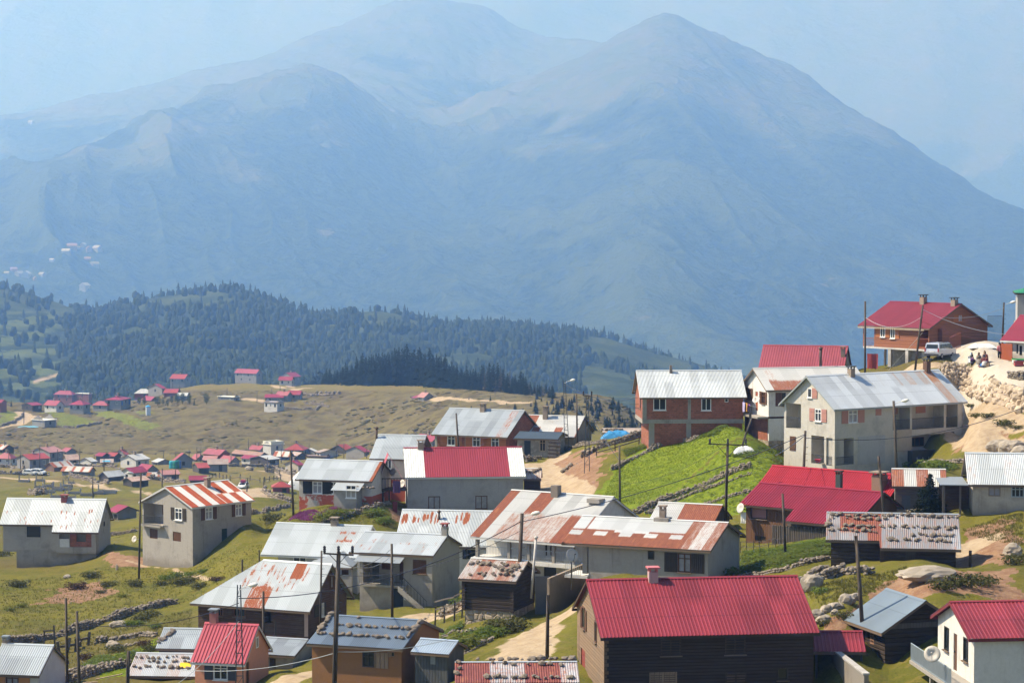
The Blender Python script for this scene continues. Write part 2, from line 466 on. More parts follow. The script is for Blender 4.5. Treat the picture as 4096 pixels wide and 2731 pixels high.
# ------------------------------------------------------------------ houses
GCTRL = []                                     # ground control: (photo x, photo y, depth)
rngH = random.Random(5)
def rust_none(u, v, i): return 0.0
def rust_spots(k):
 def f(u, v, i, k=k): return k + 0.10 * math.sin(i * 12.9) * math.sin(7 * v + i)
 return f
class House:
 def __init__(s, name, label, C, D, F, G=None, side='R', apex=None, cat='house', ang=None, L=None, W=None, rise=None,
     base=(), zb=None, group=None, deep=1.2, quiet=False):
  s.name, s.D, s.side = name, D, side
  Cw = pt(C, D)
  if ang is None:
   r = ray(F)
   Fw = r * (Cw.z / r.z)
   d = (Cw - Fw) if side == 'R' else (Fw - Cw)
   a = math.atan2(d.y, d.x)
   s.raw = math.degrees(a)
   a = max(-1.25, min(1.25, a))
  else:
   a = math.radians(ang)
   s.raw = ang
  X = Vector((math.cos(a), math.sin(a), 0))
  Y = Vector((-X.y, X.x, 0))
  sg = -1 if side == 'R' else 1
  if L is None:
   k = ray((px(F)[0], px(C)[1])).x
   e = X * sg
   L = (k * Cw.y - Cw.x) / (e.x - k * e.y)
  if W is None:
   k = ray((px(G)[0], px(C)[1])).x
   W = (k * Cw.y - Cw.x) / (Y.x - k * Y.y)
  s.L, s.W, s.a = L, W, a
  O = Cw if side == 'L' else Cw - X * L
  s.X, s.Y, s.O = X, Y, O                 # O: front-left wall corner at eave height
  s.loc = Matrix((( X.x, Y.x, 0, O.x), (X.y, Y.y, 0, O.y), (0, 0, 1, O.z), (0, 0, 0, 1)))
  s.inv = s.loc.inverted()
  if rise is None:
   if apex is not None:
    ap = O + Y * (W / 2) + (X * L if side == 'R' else Vector((0, 0, 0)))
    r = ray(apex)
    rise = ap.y * r.z - O.z
   else:
    rise = W * 0.25
  s.rise = max(0.25, min(rise, 0.9 * W / 2 + 1.5))
  s.sl = s.rise / (W / 2)
  zs = []
  for i, b in enumerate(base):            # base pixels below C, F, G
   if b is None: continue
   P = Cw if i == 0 else ((O if side == 'R' else O + X * L) if i == 1 else Cw + Y * W)
   r = ray((proj(np.array([P[:]]))[0][0], px((b[0], 0, b[1]))[1]))
   q = r * P.y
   zs.append(q.z - O.z)
   GCTRL.append((CX + 0 * 1 + proj(np.array([[P.x, P.y, q.z]]))[0][0] - CX, proj(np.array([[P.x, P.y, q.z]]))[1][0], P.y))
  s.zb = (min(zs) if zs else -3.0) - deep if zb is None else zb
  s.off = Vector((L / 2, W / 2, s.zb))
  s.root = empty(name, s.loc @ s.off, a, label, cat, group)
  s.open = {'F': [], 'R': [], 'L': [], 'B': []}
  s.planes = {'F': (Vector((0, 0, 0)), Vector((0, -1, 0))), 'R': (Vector((L, 0, 0)), Vector((1, 0, 0))), 'L': (Vector((0, 0, 0)), Vector((-1, 0, 0))),
     'B': (Vector((0, W, 0)), Vector((0, 1, 0)))}
  s.stor = []
  if not quiet: print('%-16s L%5.1f W%5.1f rise%5.2f zb%6.2f ang%6.1f' % (name, L, W, s.rise, s.zb, s.raw))
 def fp(s, face, p):
  o, n = s.planes[face]
  r = s.inv.to_3x3() @ ray(p)
  c = s.inv @ Vector((0, 0, 0))
  t = (o - c).dot(n) / r.dot(n)
  q = c + r * t
  return (q.x if face in 'FBY' else q.y), q.z
 def rp(s, p):                              # on the front roof slope
  n = Vector((0, -s.sl, 1))
  r = s.inv.to_3x3() @ ray(p)
  c = s.inv @ Vector((0, 0, 0))
  t = (-c).dot(n) / r.dot(n)
  return c + r * t
 def rect(s, face, fr, x0, y0, x1, y1):
  ym, xm = (y0 + y1) / 2, (x0 + x1) / 2
  u0, u1 = s.fp(face, (fr, x0, ym))[0], s.fp(face, (fr, x1, ym))[0]
  z1, z0 = s.fp(face, (fr, xm, y0))[1], s.fp(face, (fr, xm, y1))[1]
  return min(u0, u1), max(u0, u1), z0, z1
 def P(s, face, u, z, o=0.0):
  if face == 'F': return (u, -o, z)
  if face == 'B': return (u, s.W + o, z)
  if face == 'R': return (s.L + o, u, z)
  if face == 'L': return (-o, u, z)
  if face == 'Y': return (u, s.planes['Y'][0].y - o, z)
 def fbox(s, mb, face, u0, u1, z0, z1, o0, o1):
  a, b = s.P(face, u0, z0, o0), s.P(face, u1, z1, o1)
  mb.box(min(a[0], b[0]), max(a[0], b[0]), min(a[1], b[1]), max(a[1], b[1]), min(a[2], b[2]), max(a[2], b[2]))
 def part(s, mb, name, mat, parent=None, label=None, **k):
  return mb.build(name, mat, parent or s.root, s.off, label, **k)
 def put(s, o):                             # parts hang on root, whose frame is local - off
  return o
 def hole(s, face, r, depth=0.14, back=False):
  s.open[face].append((r[0], r[1], r[2], r[3], depth, back))
 def wallface(s, mb, face, u0, u1, z0, z1, shift=0.0):
  ops = [o for o in s.open.get(face, []) if o[0] > u0 + 0.02 and o[1] < u1 - 0.02 and o[2] > z0 + 0.02 and o[3] < z1 - 0.02]
  us = sorted({u0, u1, *[o[0] for o in ops], *[o[1] for o in ops]})
  zs = sorted({z0, z1, *[o[2] for o in ops], *[o[3] for o in ops]})
  Q = lambda u, z, d=0.0: s.P(face, u, z, shift - d)
  for i in range(len(us) - 1):
   for j in range(len(zs) - 1):
    um, zm = (us[i] + us[i + 1]) / 2, (zs[j] + zs[j + 1]) / 2
    if any(o[0] < um < o[1] and o[2] < zm < o[3] for o in ops): continue
    mb.quad(Q(us[i], zs[j]), Q(us[i + 1], zs[j]), Q(us[i + 1], zs[j + 1]), Q(us[i], zs[j + 1]))
  for (a, b, c, d, dep, back) in ops:
   mb.quad(Q(a, c), Q(b, c), Q(b, c, dep), Q(a, c, dep))
   mb.quad(Q(a, d, dep), Q(b, d, dep), Q(b, d), Q(a, d))
   mb.quad(Q(a, c), Q(a, c, dep), Q(a, d, dep), Q(a, d))
   mb.quad(Q(b, c, dep), Q(b, c), Q(b, d), Q(b, d, dep))
   if back: mb.quad(Q(a, c, dep), Q(b, c, dep), Q(b, d, dep), Q(a, d, dep))
 def walls(s, mat, z0=None, z1=0.0, ins=(0, 0, 0, 0), gable=True, name='wall', floor=False, label=None, faces='FBLR', hip=''):
  z0 = s.zb if z0 is None else z0
  l, r, f, k = ins
  mb = MB()
  if 'F' in faces: s.wallface(mb, 'F', l, s.L - r, z0, z1, -f)
  if 'B' in faces: s.wallface(mb, 'B', l, s.L - r, z0, z1, -k)
  if 'L' in faces: s.wallface(mb, 'L', f, s.W - k, z0, z1, -l)
  if 'R' in faces: s.wallface(mb, 'R', f, s.W - k, z0, z1, -r)
  if gable and z1 == 0.0:
   for x, fc in ((l, 'L'), (s.L - r, 'R')):
    if fc in faces and fc not in hip: mb.poly((x, 0, 0), (x, s.W, 0), (x, s.W / 2, s.rise))
  if floor:
   mb.quad((l, f, z0), (s.L - r, f, z0), (s.L - r, s.W - k, z0), (l, s.W - k, z0))
  return s.part(mb, name, mat, label=label)
 def slope(s, mb, o, ud, vd, nrm, Lu, vlo, vhi, prof, rust, rows=8, seed=0):
  kind, per, amp = prof
  pts = {'sin': (0, .25, .5, .75), 'trap': (0, .55, .68, .87), 'flat': (0,)}[kind]
  hs = {'sin': (0, .5, 1, .5), 'trap': (0, 0, 1, 1), 'flat': (0,)}[kind]
  cols = []
  n = max(1, int(round(Lu / per)))
  for i in range(n):
   for q, h in zip(pts, hs): cols.append(((i + q) / n * Lu, h * amp))
  cols.append((Lu, 0))
  rg = random.Random(seed)
  tones = [rg.random() for _ in range(400)]
  vs, fs = [], []
  R, T, U, V = (s_at(mb, k) for k in ('rust', 'tone', 'su', 'sv'))
  for u, h in cols:
   a, b = vlo(u), vhi(u)
   for j in range(rows + 1):
    v = a + (b - a) * j / rows
    vs.append(o + ud * u + vd * v + nrm * h)
    pi = int(u / 0.95)
    R.append(rust(u / Lu, v / max(.1, s._Lv), pi))
    T.append(tones[(pi * 7 + (3 if v > s._Lv * 0.5 else 0)) % 400])
    U.append(u); V.append(v)
  m = rows + 1
  fs = [(i * m + j, (i + 1) * m + j, (i + 1) * m + j + 1, i * m + j + 1) for i in range(len(cols) - 1) for j in range(rows)]
  mb.add(vs, fs)
 def roof(s, mat, rust=rust_none, prof=('sin', .17, .034), og=0.35, oe=0.45, bays=(), hipL=0, hipR=0, fasc=FASC, rows=8, ogl=None, ogr=None, seed=None, soffit=True, eb=None, ridge=True, z=0.0):
  L, W, sl = s.L, s.W, s.sl
  ogl = og if ogl is None else ogl
  ogr = og if ogr is None else ogr
  cs = math.sqrt(1 + sl * sl)
  eb = oe if eb is None else eb
  Lv = (W / 2 + oe) * cs
  s._Lv = Lv
  Lu = L + ogl + ogr
  seed = sum(map(ord, s.root['label'])) + (seed or 0)
  zt = 0.09 + z
  mb, dk = MB(), MB()
  up = lambda y, x=None: None
  nf, nb = Vector((0, -sl, 1)).normalized(), Vector((0, sl, 1)).normalized()
  hl, hr = hipL + (ogl if hipL else 0), hipR + (ogr if hipR else 0)
  def vhi(u):
   m = 1.0
   if hl: m = min(m, u / hl)
   if hr: m = min(m, (Lu - u) / hr)
   return Lv * max(0.0, m)
  def vlo(u):
   x = u - ogl
   for (a, b, d) in bays:
    if a - .05 <= x <= b + .05: return -d * cs
   return 0.0
  if bays:
   pass
  o = Vector((-ogl, -oe, -oe * sl + zt))
  s.slope(mb, o, Vector((1, 0, 0)), Vector((0, 1, sl)) / cs, nf, Lu, vlo, vhi, prof, rust, rows, seed)
  Lvb = (W / 2 + eb) * cs
  o2 = Vector((L + ogr, W + eb, -eb * sl + zt))
  vhb = lambda u: Lvb * max(0.0, min(1.0, *( [u / hr] if hr else [1.0]), *([(Lu - u) / hl] if hl else [1.0])))
  s.slope(mb, o2, Vector((-1, 0, 0)), Vector((0, -1, sl)) / cs, nb, Lu, lambda u: 0.0, vhb, prof, rust, rows, seed + 1)
  for (h, x, sgn) in ((hl, -ogl, 1), (hr, L + ogr, -1)):
   if not h: continue
   hz = (W / 2 + oe) * sl / h
   ch = math.sqrt(1 + hz * hz)
   Wd = W + oe + eb
   nh = Vector((-sgn * hz, 0, 1)).normalized()
   oo = Vector((x, W + eb, -oe * sl + zt)) if sgn > 0 else Vector((x, -oe, -oe * sl + zt))
   ud = Vector((0, -1, 0)) if sgn > 0 else Vector((0, 1, 0))
   s.slope(mb, oo, ud, Vector((sgn, 0, hz)) / ch, nh, Wd, lambda u: 0.0, lambda u: h * ch * max(0, 1 - abs(2 * u / Wd - 1)), prof, rust, rows, seed + 2)
  if ridge:
   x0, x1 = -ogl + hl, L + ogr - hr
   zr = s.rise + zt + prof[2]
   if x1 > x0:
    mb.add([(x0, W / 2 - .16, zr - .16 * sl + .03), (x1, W / 2 - .16, zr - .16 * sl + .03), (x1, W / 2, zr + .03), (x0, W / 2, zr + .03), (x1, W / 2 + .16, zr - .16 * sl + .03), (x0, W / 2 + .16, zr - .16 * sl + .03)],
        [(0, 1, 2, 3), (3, 2, 4, 5)])
  n = len(mb.v)
  for k in ('rust', 'tone', 'su', 'sv'):
   a = s_at(mb, k)
   a.extend([0.0] * (n - len(a)) if k != 'tone' else [0.8] * (n - len(a)))
  rf = s.part(mb, 'roof', mat)
  s.roofob = rf
  fb = MB()
  t = 0.05
  zz = zt - 0.012
  cuts = sorted({-ogl, L + ogr, *[max(-ogl, b[0]) for b in bays], *[min(L + ogr, b[1]) for b in bays]})
  for a, b in zip(cuts[:-1], cuts[1:]):
   d = 0
   for (p, q, dd) in bays:
    if p - .05 <= (a + b) / 2 <= q + .05: d = dd
   yy = -oe - d
   fb.box(a, b, yy + .015, yy + .015 + t, yy * sl + zz - .17, yy * sl + zz - 0.01)
  fb.box(-ogl, L + ogr, W + eb - .065, W + eb - .015, -eb * sl + zz - .17, -eb * sl + zz - .01)
  for h, x in ((hl, -ogl + .01), (hr, L + ogr - .06)):
   if h:
    fb.box(x, x + t, -oe + .07, W + eb - .07, -oe * sl + zz - .17, -oe * sl + zz - .01)
   else:
    for (y0, y1) in ((-oe + .07, W / 2), (W + eb - .07, W / 2)):
     za, zc = (y0 if y0 < W / 2 else W - y0) * sl, s.rise
     fb.add([(x, y0, za + zz - .17), (x + t, y0, za + zz - .17), (x + t, y0, za + zz - .015), (x, y0, za + zz - .015),
       (x, y1, zc + zz - .17), (x + t, y1, zc + zz - .17), (x + t, y1, zc + zz - .015), (x, y1, zc + zz - .015)],
         [(3, 2, 1, 0), (4, 5, 6, 7), (0, 1, 5, 4), (1, 2, 6, 5), (2, 3, 7, 6), (3, 0, 4, 7)])
  s.part(fb, 'fascia', fasc, rf)
  return rf
 def flat(s, mat, ov=0.3, th=0.22, parapet=0):
  mb = MB()
  mb.box(-ov, s.L + ov, -ov, s.W + ov, 0.003, th)
  if parapet:
   for (a, b, c, d) in ((0, s.L, 0, .2), (0, s.L, s.W - .2, s.W), (0, .2, .2, s.W - .2), (s.L - .2, s.L, .2, s.W - .2)):
    mb.box(a, b, c, d, th + .003, th + parapet)
  return s.part(mb, 'roof', mat)
 def win(s, face, fr, x0, y0, x1, y1, f=WHITEF, pane=PANE, mull=(1, 1), sh='', shm=None, sill=True, shw=None, bar=None, r=None, tr=0.33, surf=False, off=0.0):
  u0, u1, z0, z1 = r or s.rect(face, fr, x0, y0, x1, y1)
  surf = surf or z1 > -0.02
  if not surf: s.hole(face, (u0, u1, z0, z1), 0.16)
  i0, i1 = (-0.10, 0.025) if not surf else (0.002, 0.05)
  i0 += off; i1 += off
  w = min(0.075, (u1 - u0) * .14)
  e = 0.002
  mb = MB()
  B = lambda a, b, c, d, p=i0, q=i1: s.fbox(mb, face, a, b, c, d, p, q)
  if not surf: u0, u1, z0, z1 = u0 + e, u1 - e, z0 + e, z1 - e
  B(u0, u0 + w, z0, z1); B(u1 - w, u1, z0, z1)
  B(u0 + w, u1 - w, z0, z0 + w); B(u0 + w, u1 - w, z1 - w, z1)
  for k in range(1, mull[0] + 1):
   c = u0 + (u1 - u0) * k / (mull[0] + 1)
   B(c - w * .45, c + w * .45, z0 + w, z1 - w, i0 + .01, i1 - .012)
  for k in range(1, mull[1] + 1):
   c = z1 - (z1 - z0) * (tr if mull[1] == 1 else k / (mull[1] + 1))
   B(u0 + w, u1 - w, c - w * .4, c + w * .4, i0 + .012, i1 - .016)
  W_ = s.part(mb, 'window', f)
  pb = MB()
  pd = -0.06 if not surf else 0.02
  a, b, c, d = s.P(face, u0 + .01, z0 + .01, pd + off), s.P(face, u1 - .01, z0 + .01, pd + off), s.P(face, u1 - .01, z1 - .01, pd + off), s.P(face, u0 + .01, z1 - .01, pd + off)
  pb.quad(a, b, c, d)
  s.part(pb, 'pane', pane, W_)
  if sill:
   sb = MB()
   s.fbox(sb, face, u0 - .06, u1 + .06, z0 - .07, z0 - .012, 0.002 + off, 0.14 + off)
   s.part(sb, 'sill', f if f is WHITEF else FASC, W_)
  for c in sh:
   if shm is None: break
   ww = shw or (u1 - u0) * .5
   ub = MB()
   a = u0 - ww - .03 if c == 'l' else u1 + .03
   s.fbox(ub, face, a, a + ww, z0 - .02, z1 + .02, 0.012 + off, 0.055 + off)
   for zz in (z0 + .22 * (z1 - z0), z0 + .78 * (z1 - z0)):
    s.fbox(ub, face, a + .03, a + ww - .03, zz - .04, zz + .04, 0.055 + off, 0.075 + off)
   s.part(ub, 'shutter', shm, W_)
  return (u0, u1, z0, z1)
 def panel(s, name, face, fr, x0, y0, x1, y1, mat, rec=0.08, r=None, off=0.0, frame=None, handle=False):
  """door, closed shutter or boarded opening, set into the wall (rec > 0) or on it (rec < 0)"""
  u0, u1, z0, z1 = r or s.rect(face, fr, x0, y0, x1, y1)
  if rec > 0: s.hole(face, (u0, u1, z0, z1), rec + .1)
  mb = MB()
  e = .003
  if rec > 0: s.fbox(mb, face, u0 + e, u1 - e, z0 + e, z1 - e, -rec - .04 + off, -rec + off)
  else: s.fbox(mb, face, u0, u1, z0, z1, 0.003 + off, -rec + off)
  q = max(rec, 0)
  n = 2 if u1 - u0 > .9 else 1
  for k in range(n):                    # raised leaf battens
   a, b = u0 + (u1 - u0) * k / n + .05, u0 + (u1 - u0) * (k + 1) / n - .05
   o = (-rec + off)
   for zz in (z0 + .15 * (z1 - z0), z0 + .82 * (z1 - z0)):
    s.fbox(mb, face, a, b, zz - .05, zz + .05, o, o + .02)
  d = s.part(mb, name, mat)
  if handle:
   hb = MB()
   s.fbox(hb, face, u1 - .16, u1 - .11, (z0 + z1) / 2 - .06, (z0 + z1) / 2 + .06, -rec + off + .001, -rec + .06 + off)
   s.part(hb, 'handle', IRON, d)
  return u0, u1, z0, z1
 def gap(s, face, fr, x0, y0, x1, y1, depth=1.3, back=True, r=None):
  r = r or s.rect(face, fr, x0, y0, x1, y1)
  s.hole(face, r, depth, back)
  return r
 def rail(s, face, u0, u1, z0, z1, o=0.03, mat=IRON, gapw=0.13, name='railing', thick=0.022):
  mb = MB()
  a, b = s.P(face, u0, z1, o), s.P(face, u1, z1, o)
  c, d = s.P(face, u0, z0 + .06, o), s.P(face, u1, z0 + .06, o)
  mb.bar(a, b, .045); mb.bar(c, d, .03)
  n = max(2, int((u1 - u0) / gapw))
  for k in range(n + 1):
   u = u0 + (u1 - u0) * k / n
   mb.bar(s.P(face, u, z0, o), s.P(face, u, z1, o), thick)
  return s.part(mb, name, mat)
 def chim(s, fr, x, yb, yt, w=0.55, mat=None, cap=True, capm=None, pipe=False, back=False):
  q = s.rp((fr, x, yb))
  wq = s.loc @ q
  r = ray((fr, x, yt))
  h = wq.y * r.z - wq.z
  mb = MB()
  if pipe:
   mb.tube([(q.x, q.y, q.z - .3), (q.x, q.y, q.z + h - .25)], w / 2, 10)
   mb.lathe((q.x, q.y, q.z + h - .25), [(w * .5, 0), (w * .9, .03), (w * .9, .08), (.02, .25)], 12)
   return s.part(mb, 'stovepipe', mat or STOVE)
  a = w / 2
  mb.box(q.x - a, q.x + a, q.y - a, q.y + a, q.z - .4, q.z + h - (.3 if cap else 0))
  c = s.part(mb, 'chimney', mat or CHIMC)
  if cap:
   cb = MB()
   for i in (-1, 1):
    for j in (-1, 1):
     cb.box(q.x + i * a * .75 - .05, q.x + i * a * .75 + .05, q.y + j * a * .75 - .05, q.y + j * a * .75 + .05, q.z + h - .297, q.z + h - .1)
   cb.box(q.x - a * 1.35, q.x + a * 1.35, q.y - a * 1.35, q.y + a * 1.35, q.z + h - .097, q.z + h)
   s.part(cb, 'chimney_cap', capm or CHIMC, c)
  return c
 def addbox(s, name, mat, *b, parent=None):
  if len(b) > 1 and ('post' in name or 'pillar' in name):
   return [s.addbox(name, mat, q, parent=parent) for q in b][0]
  mb = MB()
  for q in b: mb.box(*q)
  return s.part(mb, name, mat, parent)
 def bay(s, u0, u1, d, mat, z0=None):
  """projecting front bay under a lengthened roof slope; its face is 'Y'"""
  s.planes['Y'] = (Vector((0, -d, 0)), Vector((0, -1, 0)))
  s.open.setdefault('Y', [])
  s.baydef = (u0, u1, d)
 def baywalls(s, mat, z0):
  u0, u1, d = s.baydef
  mb = MB()
  zt = -d * s.sl
  s.wallface(mb, 'Y', u0, u1, z0, zt)
  for x in (u0, u1):
   mb.poly((x, -d, z0), (x, -.003, z0), (x, -.003, -.003 * s.sl), (x, -d, zt))
  mb.quad((u0, -d, z0), (u1, -d, z0), (u1, 0, z0), (u0, 0, z0))
  return s.part(mb, 'porch', mat)
 def wp(s, q): return s.loc @ Vector(q)
def s_at(mb, k): return mb.at.setdefault(k, [])
def dish_part(s, q, aim, r=0.45, name='satellite_dish', parent=None, mat=None):
 """dish on a house: q local position, aim local direction"""
 mb = MB()
 M = Vector(aim).normalized().to_track_quat('Z', 'Y').to_matrix()
 mb.lathe(q, [(.02, 0), (r * .5, .05 * r / .45), (r, .2 * r / .45), (r * 1.0, .22 * r / .45), (r * .5, .08 * r / .45), (.015, .03)], 18, M=M)
 f = Vector(q) + M @ Vector((0, 0, r * 1.1))
 mb.tube([Vector(q) + M @ Vector((0, -r * .95, .2 * r / .45)), f], .018, 6)
 mb.tube([f - M @ Vector((0, 0, .06)), f + M @ Vector((0, 0, .1))], .05, 8)
 mb.tube([Vector(q), Vector(q) - M @ Vector((0, 0, .25))], .03, 6)
 return s.part(mb, name, mat or DISH, parent)
# ------------------------------------------------------------------ near houses
NEAR = {}
def stripes(frac=0.55, period=2, lo=0.0, hi=1.0):
 return lambda u, v, i: hi if i % period == 0 else lo
h = House('stone_house', 'long grey house with rust-streaked tin roof and red brick porch at the left edge', C=('z2', 742, 361), D=260, F=('z2', 22, 352), G=('z2', 834, 320),
    apex=('z2', 795, 186), base=[('z2', 600), ('z2', 700), ('z2', 500)]); NEAR['A'] = h
def streaks(seed, n, v0, v1, w=.006, k=.62, base=0.0, u0=0.0, u1=1.0):
 rr = random.Random(seed)
 S = [(rr.uniform(u0, u1), rr.uniform(v0, v1), rr.uniform(.05, .16), w * rr.uniform(.6, 1.8)) for _ in range(n)]
 return lambda u, v, i: base + max(k * math.exp(-((u - a) / q) ** 2) * math.exp(-((v - c) / l) ** 4) for a, c, l, q in S)
ub = h.fp('F', ('z2', 413, 380))[0]
ue = h.L - 0.1
h.bay(ub, ue, .75, PLAST)
zl = h.fp('F', ('z2', 200, 562))[1]
h.win('F', 'z2', 203, 376, 305, 466, f=DARKOPEN, mull=(0, 0), sill=False)
h.win('R', 'z2', 782, 348, 790, 384, f=DARKOPEN, mull=(0, 0), sill=False)
q = h.rect('Y', 'z2', 446, 418, 524, 542)
h.gap('Y', 'z2', 0, 0, 0, 0, .6, True, r=q)
q2 = h.rect('Y', 'z2', 526, 418, 690, 542)
h.hole('Y', q2, .12, False)
h.walls(PLAST, z0=zl)
h.walls(CONC, z1=zl - .22, ins=(h.fp('F', ('z2', 124, 600))[0], .3, .02, 0), gable=False, name='foundation_wall')
h.addbox('floor_slab', CONC, (0, h.L, 0.0, h.W, zl - .22, zl - .004), (ub, ue, -.75, -.004, zl - .22, zl - .004))
h.baywalls(PLAST, zl)
x0, x1 = q2[0] + .02, q2[1] - .02
h.addbox('brick_panel', BRICK, (x0, x0 + (x1 - x0) * .3, -.67, -.61, q2[2], q2[3]), (x0 + (x1 - x0) * .74, x1, -.67, -.61, q2[2], q2[3]), (x0 + (x1 - x0) * .3, x0 + (x1 - x0) * .74, -.67, -.61, q2[2], q2[2] + (q2[3] - q2[2]) * .32))
h.addbox('porch_parapet', WHITEW, (q[0] + .02, q[1] - .02, -.71, -.63, q[2] + .003, q[2] + .9))
h.roof(ZINCW, streaks(3, 26, -.12, .55), rows=18, bays=((ub, h.L + 1, .75),), og=.3, oe=.35)
h.chim('z2', 487, 195, 145, .62, CHIMR, capm=CHIMR)
h = House('two_storey_house', 'two storey grey house under a red-rust and white striped tin roof', C=('z2', 1453, 238), D=245, F=('z2', 1897, 184), G=('z2', 1075, 190), side='L',
    apex=('z2', 1255, 92), base=[('z2', 685), ('z2', 345), ('z2', 668)]); NEAR['B'] = h
q = h.gap('L', 'z2', 1084, 214, 1233, 372, 1.5)
h.win('L', 'z2', 1320, 248, 1376, 338, sh='lr', shm=DARKSH, mull=(1, 1))
h.panel('shutter', 'L', 'z2', 1130, 405, 1190, 478, BROWNSH, rec=.05)
h.panel('shutter', 'L', 'z2', 1305, 428, 1366, 498, BROWNSH, rec=.05)
h.win('F', 'z2', 1548, 243, 1605, 333, sh='lr', shm=BROWNSH, pane=CURT)
h.win('F', 'z2', 1776, 216, 1826, 306, sh='lr', shm=BROWNSH, pane=CURT)
h.panel('door', 'F', 'z2', 1674, 402, 1717, 546, plain('door_green', (.022, .05, .045), .5), rec=.06, handle=True)
h.panel('shutter', 'F', 'z2', 1832, 378, 1872, 445, plain('door_green', (.022, .05, .045), .5), rec=.05)
h.walls(PLAST)
h.addbox('balcony', CONC, (-.55, -.003, q[0] - .1, q[1] + .1, q[2] - .18, q[2]))
h.rail('L', q[0] - .05, q[1] + .05, q[2] + .003, q[2] + .95, o=.48)
wi = (q[0] + (q[1] - q[0]) * .12, q[0] + (q[1] - q[0]) * .42, q[2] + .9, q[3] - .25)
h.win('L', 'z2', 0, 0, 0, 0, r=wi, surf=True, off=-1.5, sh='r', shm=BROWNSH, sill=False)
h.roof(STRIPE, lambda u, v, i: (.95 if (i % 2 == 0) != (v < .42 and u > .55) else .06), prof=('sin', .16, .034), og=.3, oe=.3, fasc=FASCW)
h.chim('z2', 1566, 92, 15, .5)
q5 = h.inv @ pt(('z2', 1042, 268), h.D - 3)
NEAR['Bd'] = q5
h = House('white_cottage', 'small white rendered cottage with pale corrugated roof in the bottom left corner', C=('zc', 508, 1152), D=165, F=('zc', -120, 1128), G=('zc', 875, 990),
    apex=('zc', 718, 785), zb=-4.5); NEAR['C'] = h
h.win('F', 'zc', 78, 1170, 250, 1300, f=BROWNF, pane=CURT, sh='lr', shm=plain('shutter_tan', (.42, .20, .075), .7), shw=.8)
h.walls(plaster('render_bluewhite', (.62, .63, .64), amt=.15))
h.roof(ZINC, rust_none, og=.22, oe=.3, fasc=FASC)
h.chim('zc', 78, 748, 640, .38, CHIMC, capm=ZINC)
GCTRL.append((px(('zc', 508, 1400))[0], px(('zc', 508, 1430))[1], 165))
h = House('salmon_cottage', 'small salmon pink house with raspberry red ribbed metal roof', C=('zb', 815, 1288), D=165, F=('zb', 234, 1262), G=('zb', 1100, 1110), apex=('zb', 1003, 890), zb=-4.5); NEAR['D'] = h
h.win('F', 'zb', 452, 1330, 620, 1520, sh='lr', shm=plain('shutter_slate', (.06, .062, .075), .6), shw=.62, mull=(1, 1), tr=.3)
h.panel('door', 'R', 'zb', 838, 1310, 876, 1580, BROWNF, rec=.06)
h.win('R', 'zb', 948, 1015, 978, 1145, f=WHITEF, pane=CURT, mull=(0, 0), sill=False)
h.walls(SALMON)
h.roof(tin('tin_raspberry', (0.38, 0.065, 0.09), rust=(.3, .05, .06), metal=0.0, rough=.42, ragged=.1, vary=.08), rust_none, prof=('trap', .25, .05), og=.2, oe=.42, fasc=FASCW)
h.chim('zb', 458, 850, 685, .5, plain('chimney_rose', (.33, .15, .13), .8), capm=ZINC)
GCTRL.append((px(('zb', 815, 1290))[0], px(('zb', 815, 1680))[1], 165))
h = House('ochre_house', 'ochre brown house with blue-grey corrugated roof edged by rows of stones', C=('z4', 1215, 1282), D=150, F=('z4', 497, 1238), G=('z4', 1518, 1140), apex=('z4', 1408, 1072), zb=-4.8); NEAR['E'] = h
h.win('F', 'z4', 902, 1315, 998, 1438, f=plain('frame_dark', (.05, .04, .035), .6), mull=(1, 1), sill=False, sh='r', shm=PALEW, shw=.92)
h.panel('shutter', 'F', 'z4', 1104, 1315, 1132, 1356, PALEW, rec=-.03)
h.win('F', 'z4', 1134, 1318, 1160, 1354, f=PALEW, mull=(0, 0), sill=False)
h.walls(OCHRE)
h.roof(ZINCB, rust_spots(.05), prof=('sin', .13, .034), og=.22, oe=.38)
GCTRL.append((px(('z4', 1215, 1282))[0], px(('z4', 1215, 1640))[1], 150))
GCTRL.append((px(('z4', 497, 1282))[0], px(('z4', 497, 1610))[1], 152))
h = House('timber_house', 'large dark plank house under a wide whitish hipped tin roof', C=('zb', 1562, 652), D=185, F=('zb', 272, 560), G=('zb', 2018, 520), apex=('zb', 1878, 172), base=[('zb', 1085), ('zb', 960), None], deep=2.0); NEAR['F'] = h
BRW = wood('timber_plank_brown', (0.105, 0.055, 0.034), 0.17, weather=.35)
h.win('F', 'zb', 440, 598, 568, 770, f=wood('frame_timber', (.2, .09, .045), .3), mull=(3, 1), sh='lr', shm=BRW)
h.win('F', 'zb', 690, 650, 830, 780, f=wood('frame_timber', (.2, .09, .045), .3), mull=(1, 0), sh='l', shm=BRW)
h.gap('F', 'zb', 1055, 652, 1135, 852, .8, False)
h.win('R', 'zb', 1716, 618, 1752, 775, sh='lr', shm=BLACKSH, mull=(1, 1))
h.panel('shutter', 'R', 'zb', 1640, 640, 1700, 780, BLACKSH, rec=-.04)
h.win('R', 'zb', 1830, 300, 1852, 440, f=BROWNF, pane=CURT, mull=(0, 0), sill=False)
h.walls(BRW, hip='L')
h.addbox('corner_board', plain('board_pink', (.50, .36, .31), .8), (h.L - .3, h.L + .02, -.025, -.003, -2.4, -.2))
sF_ = streaks(8, 40, .4, .9, .012, .5, .03, .35, .85)
h.roof(ZINCW, lambda u, v, i: (1.0 if i == int(.80 * (h.L + .8) / .95) and v > .66 else (.55 if i in (5, 6) and v < .5 else sF_(u, v, i))), rows=16, prof=('sin', .15, .034), og=.45, oe=.55, hipL=h.W * .62)
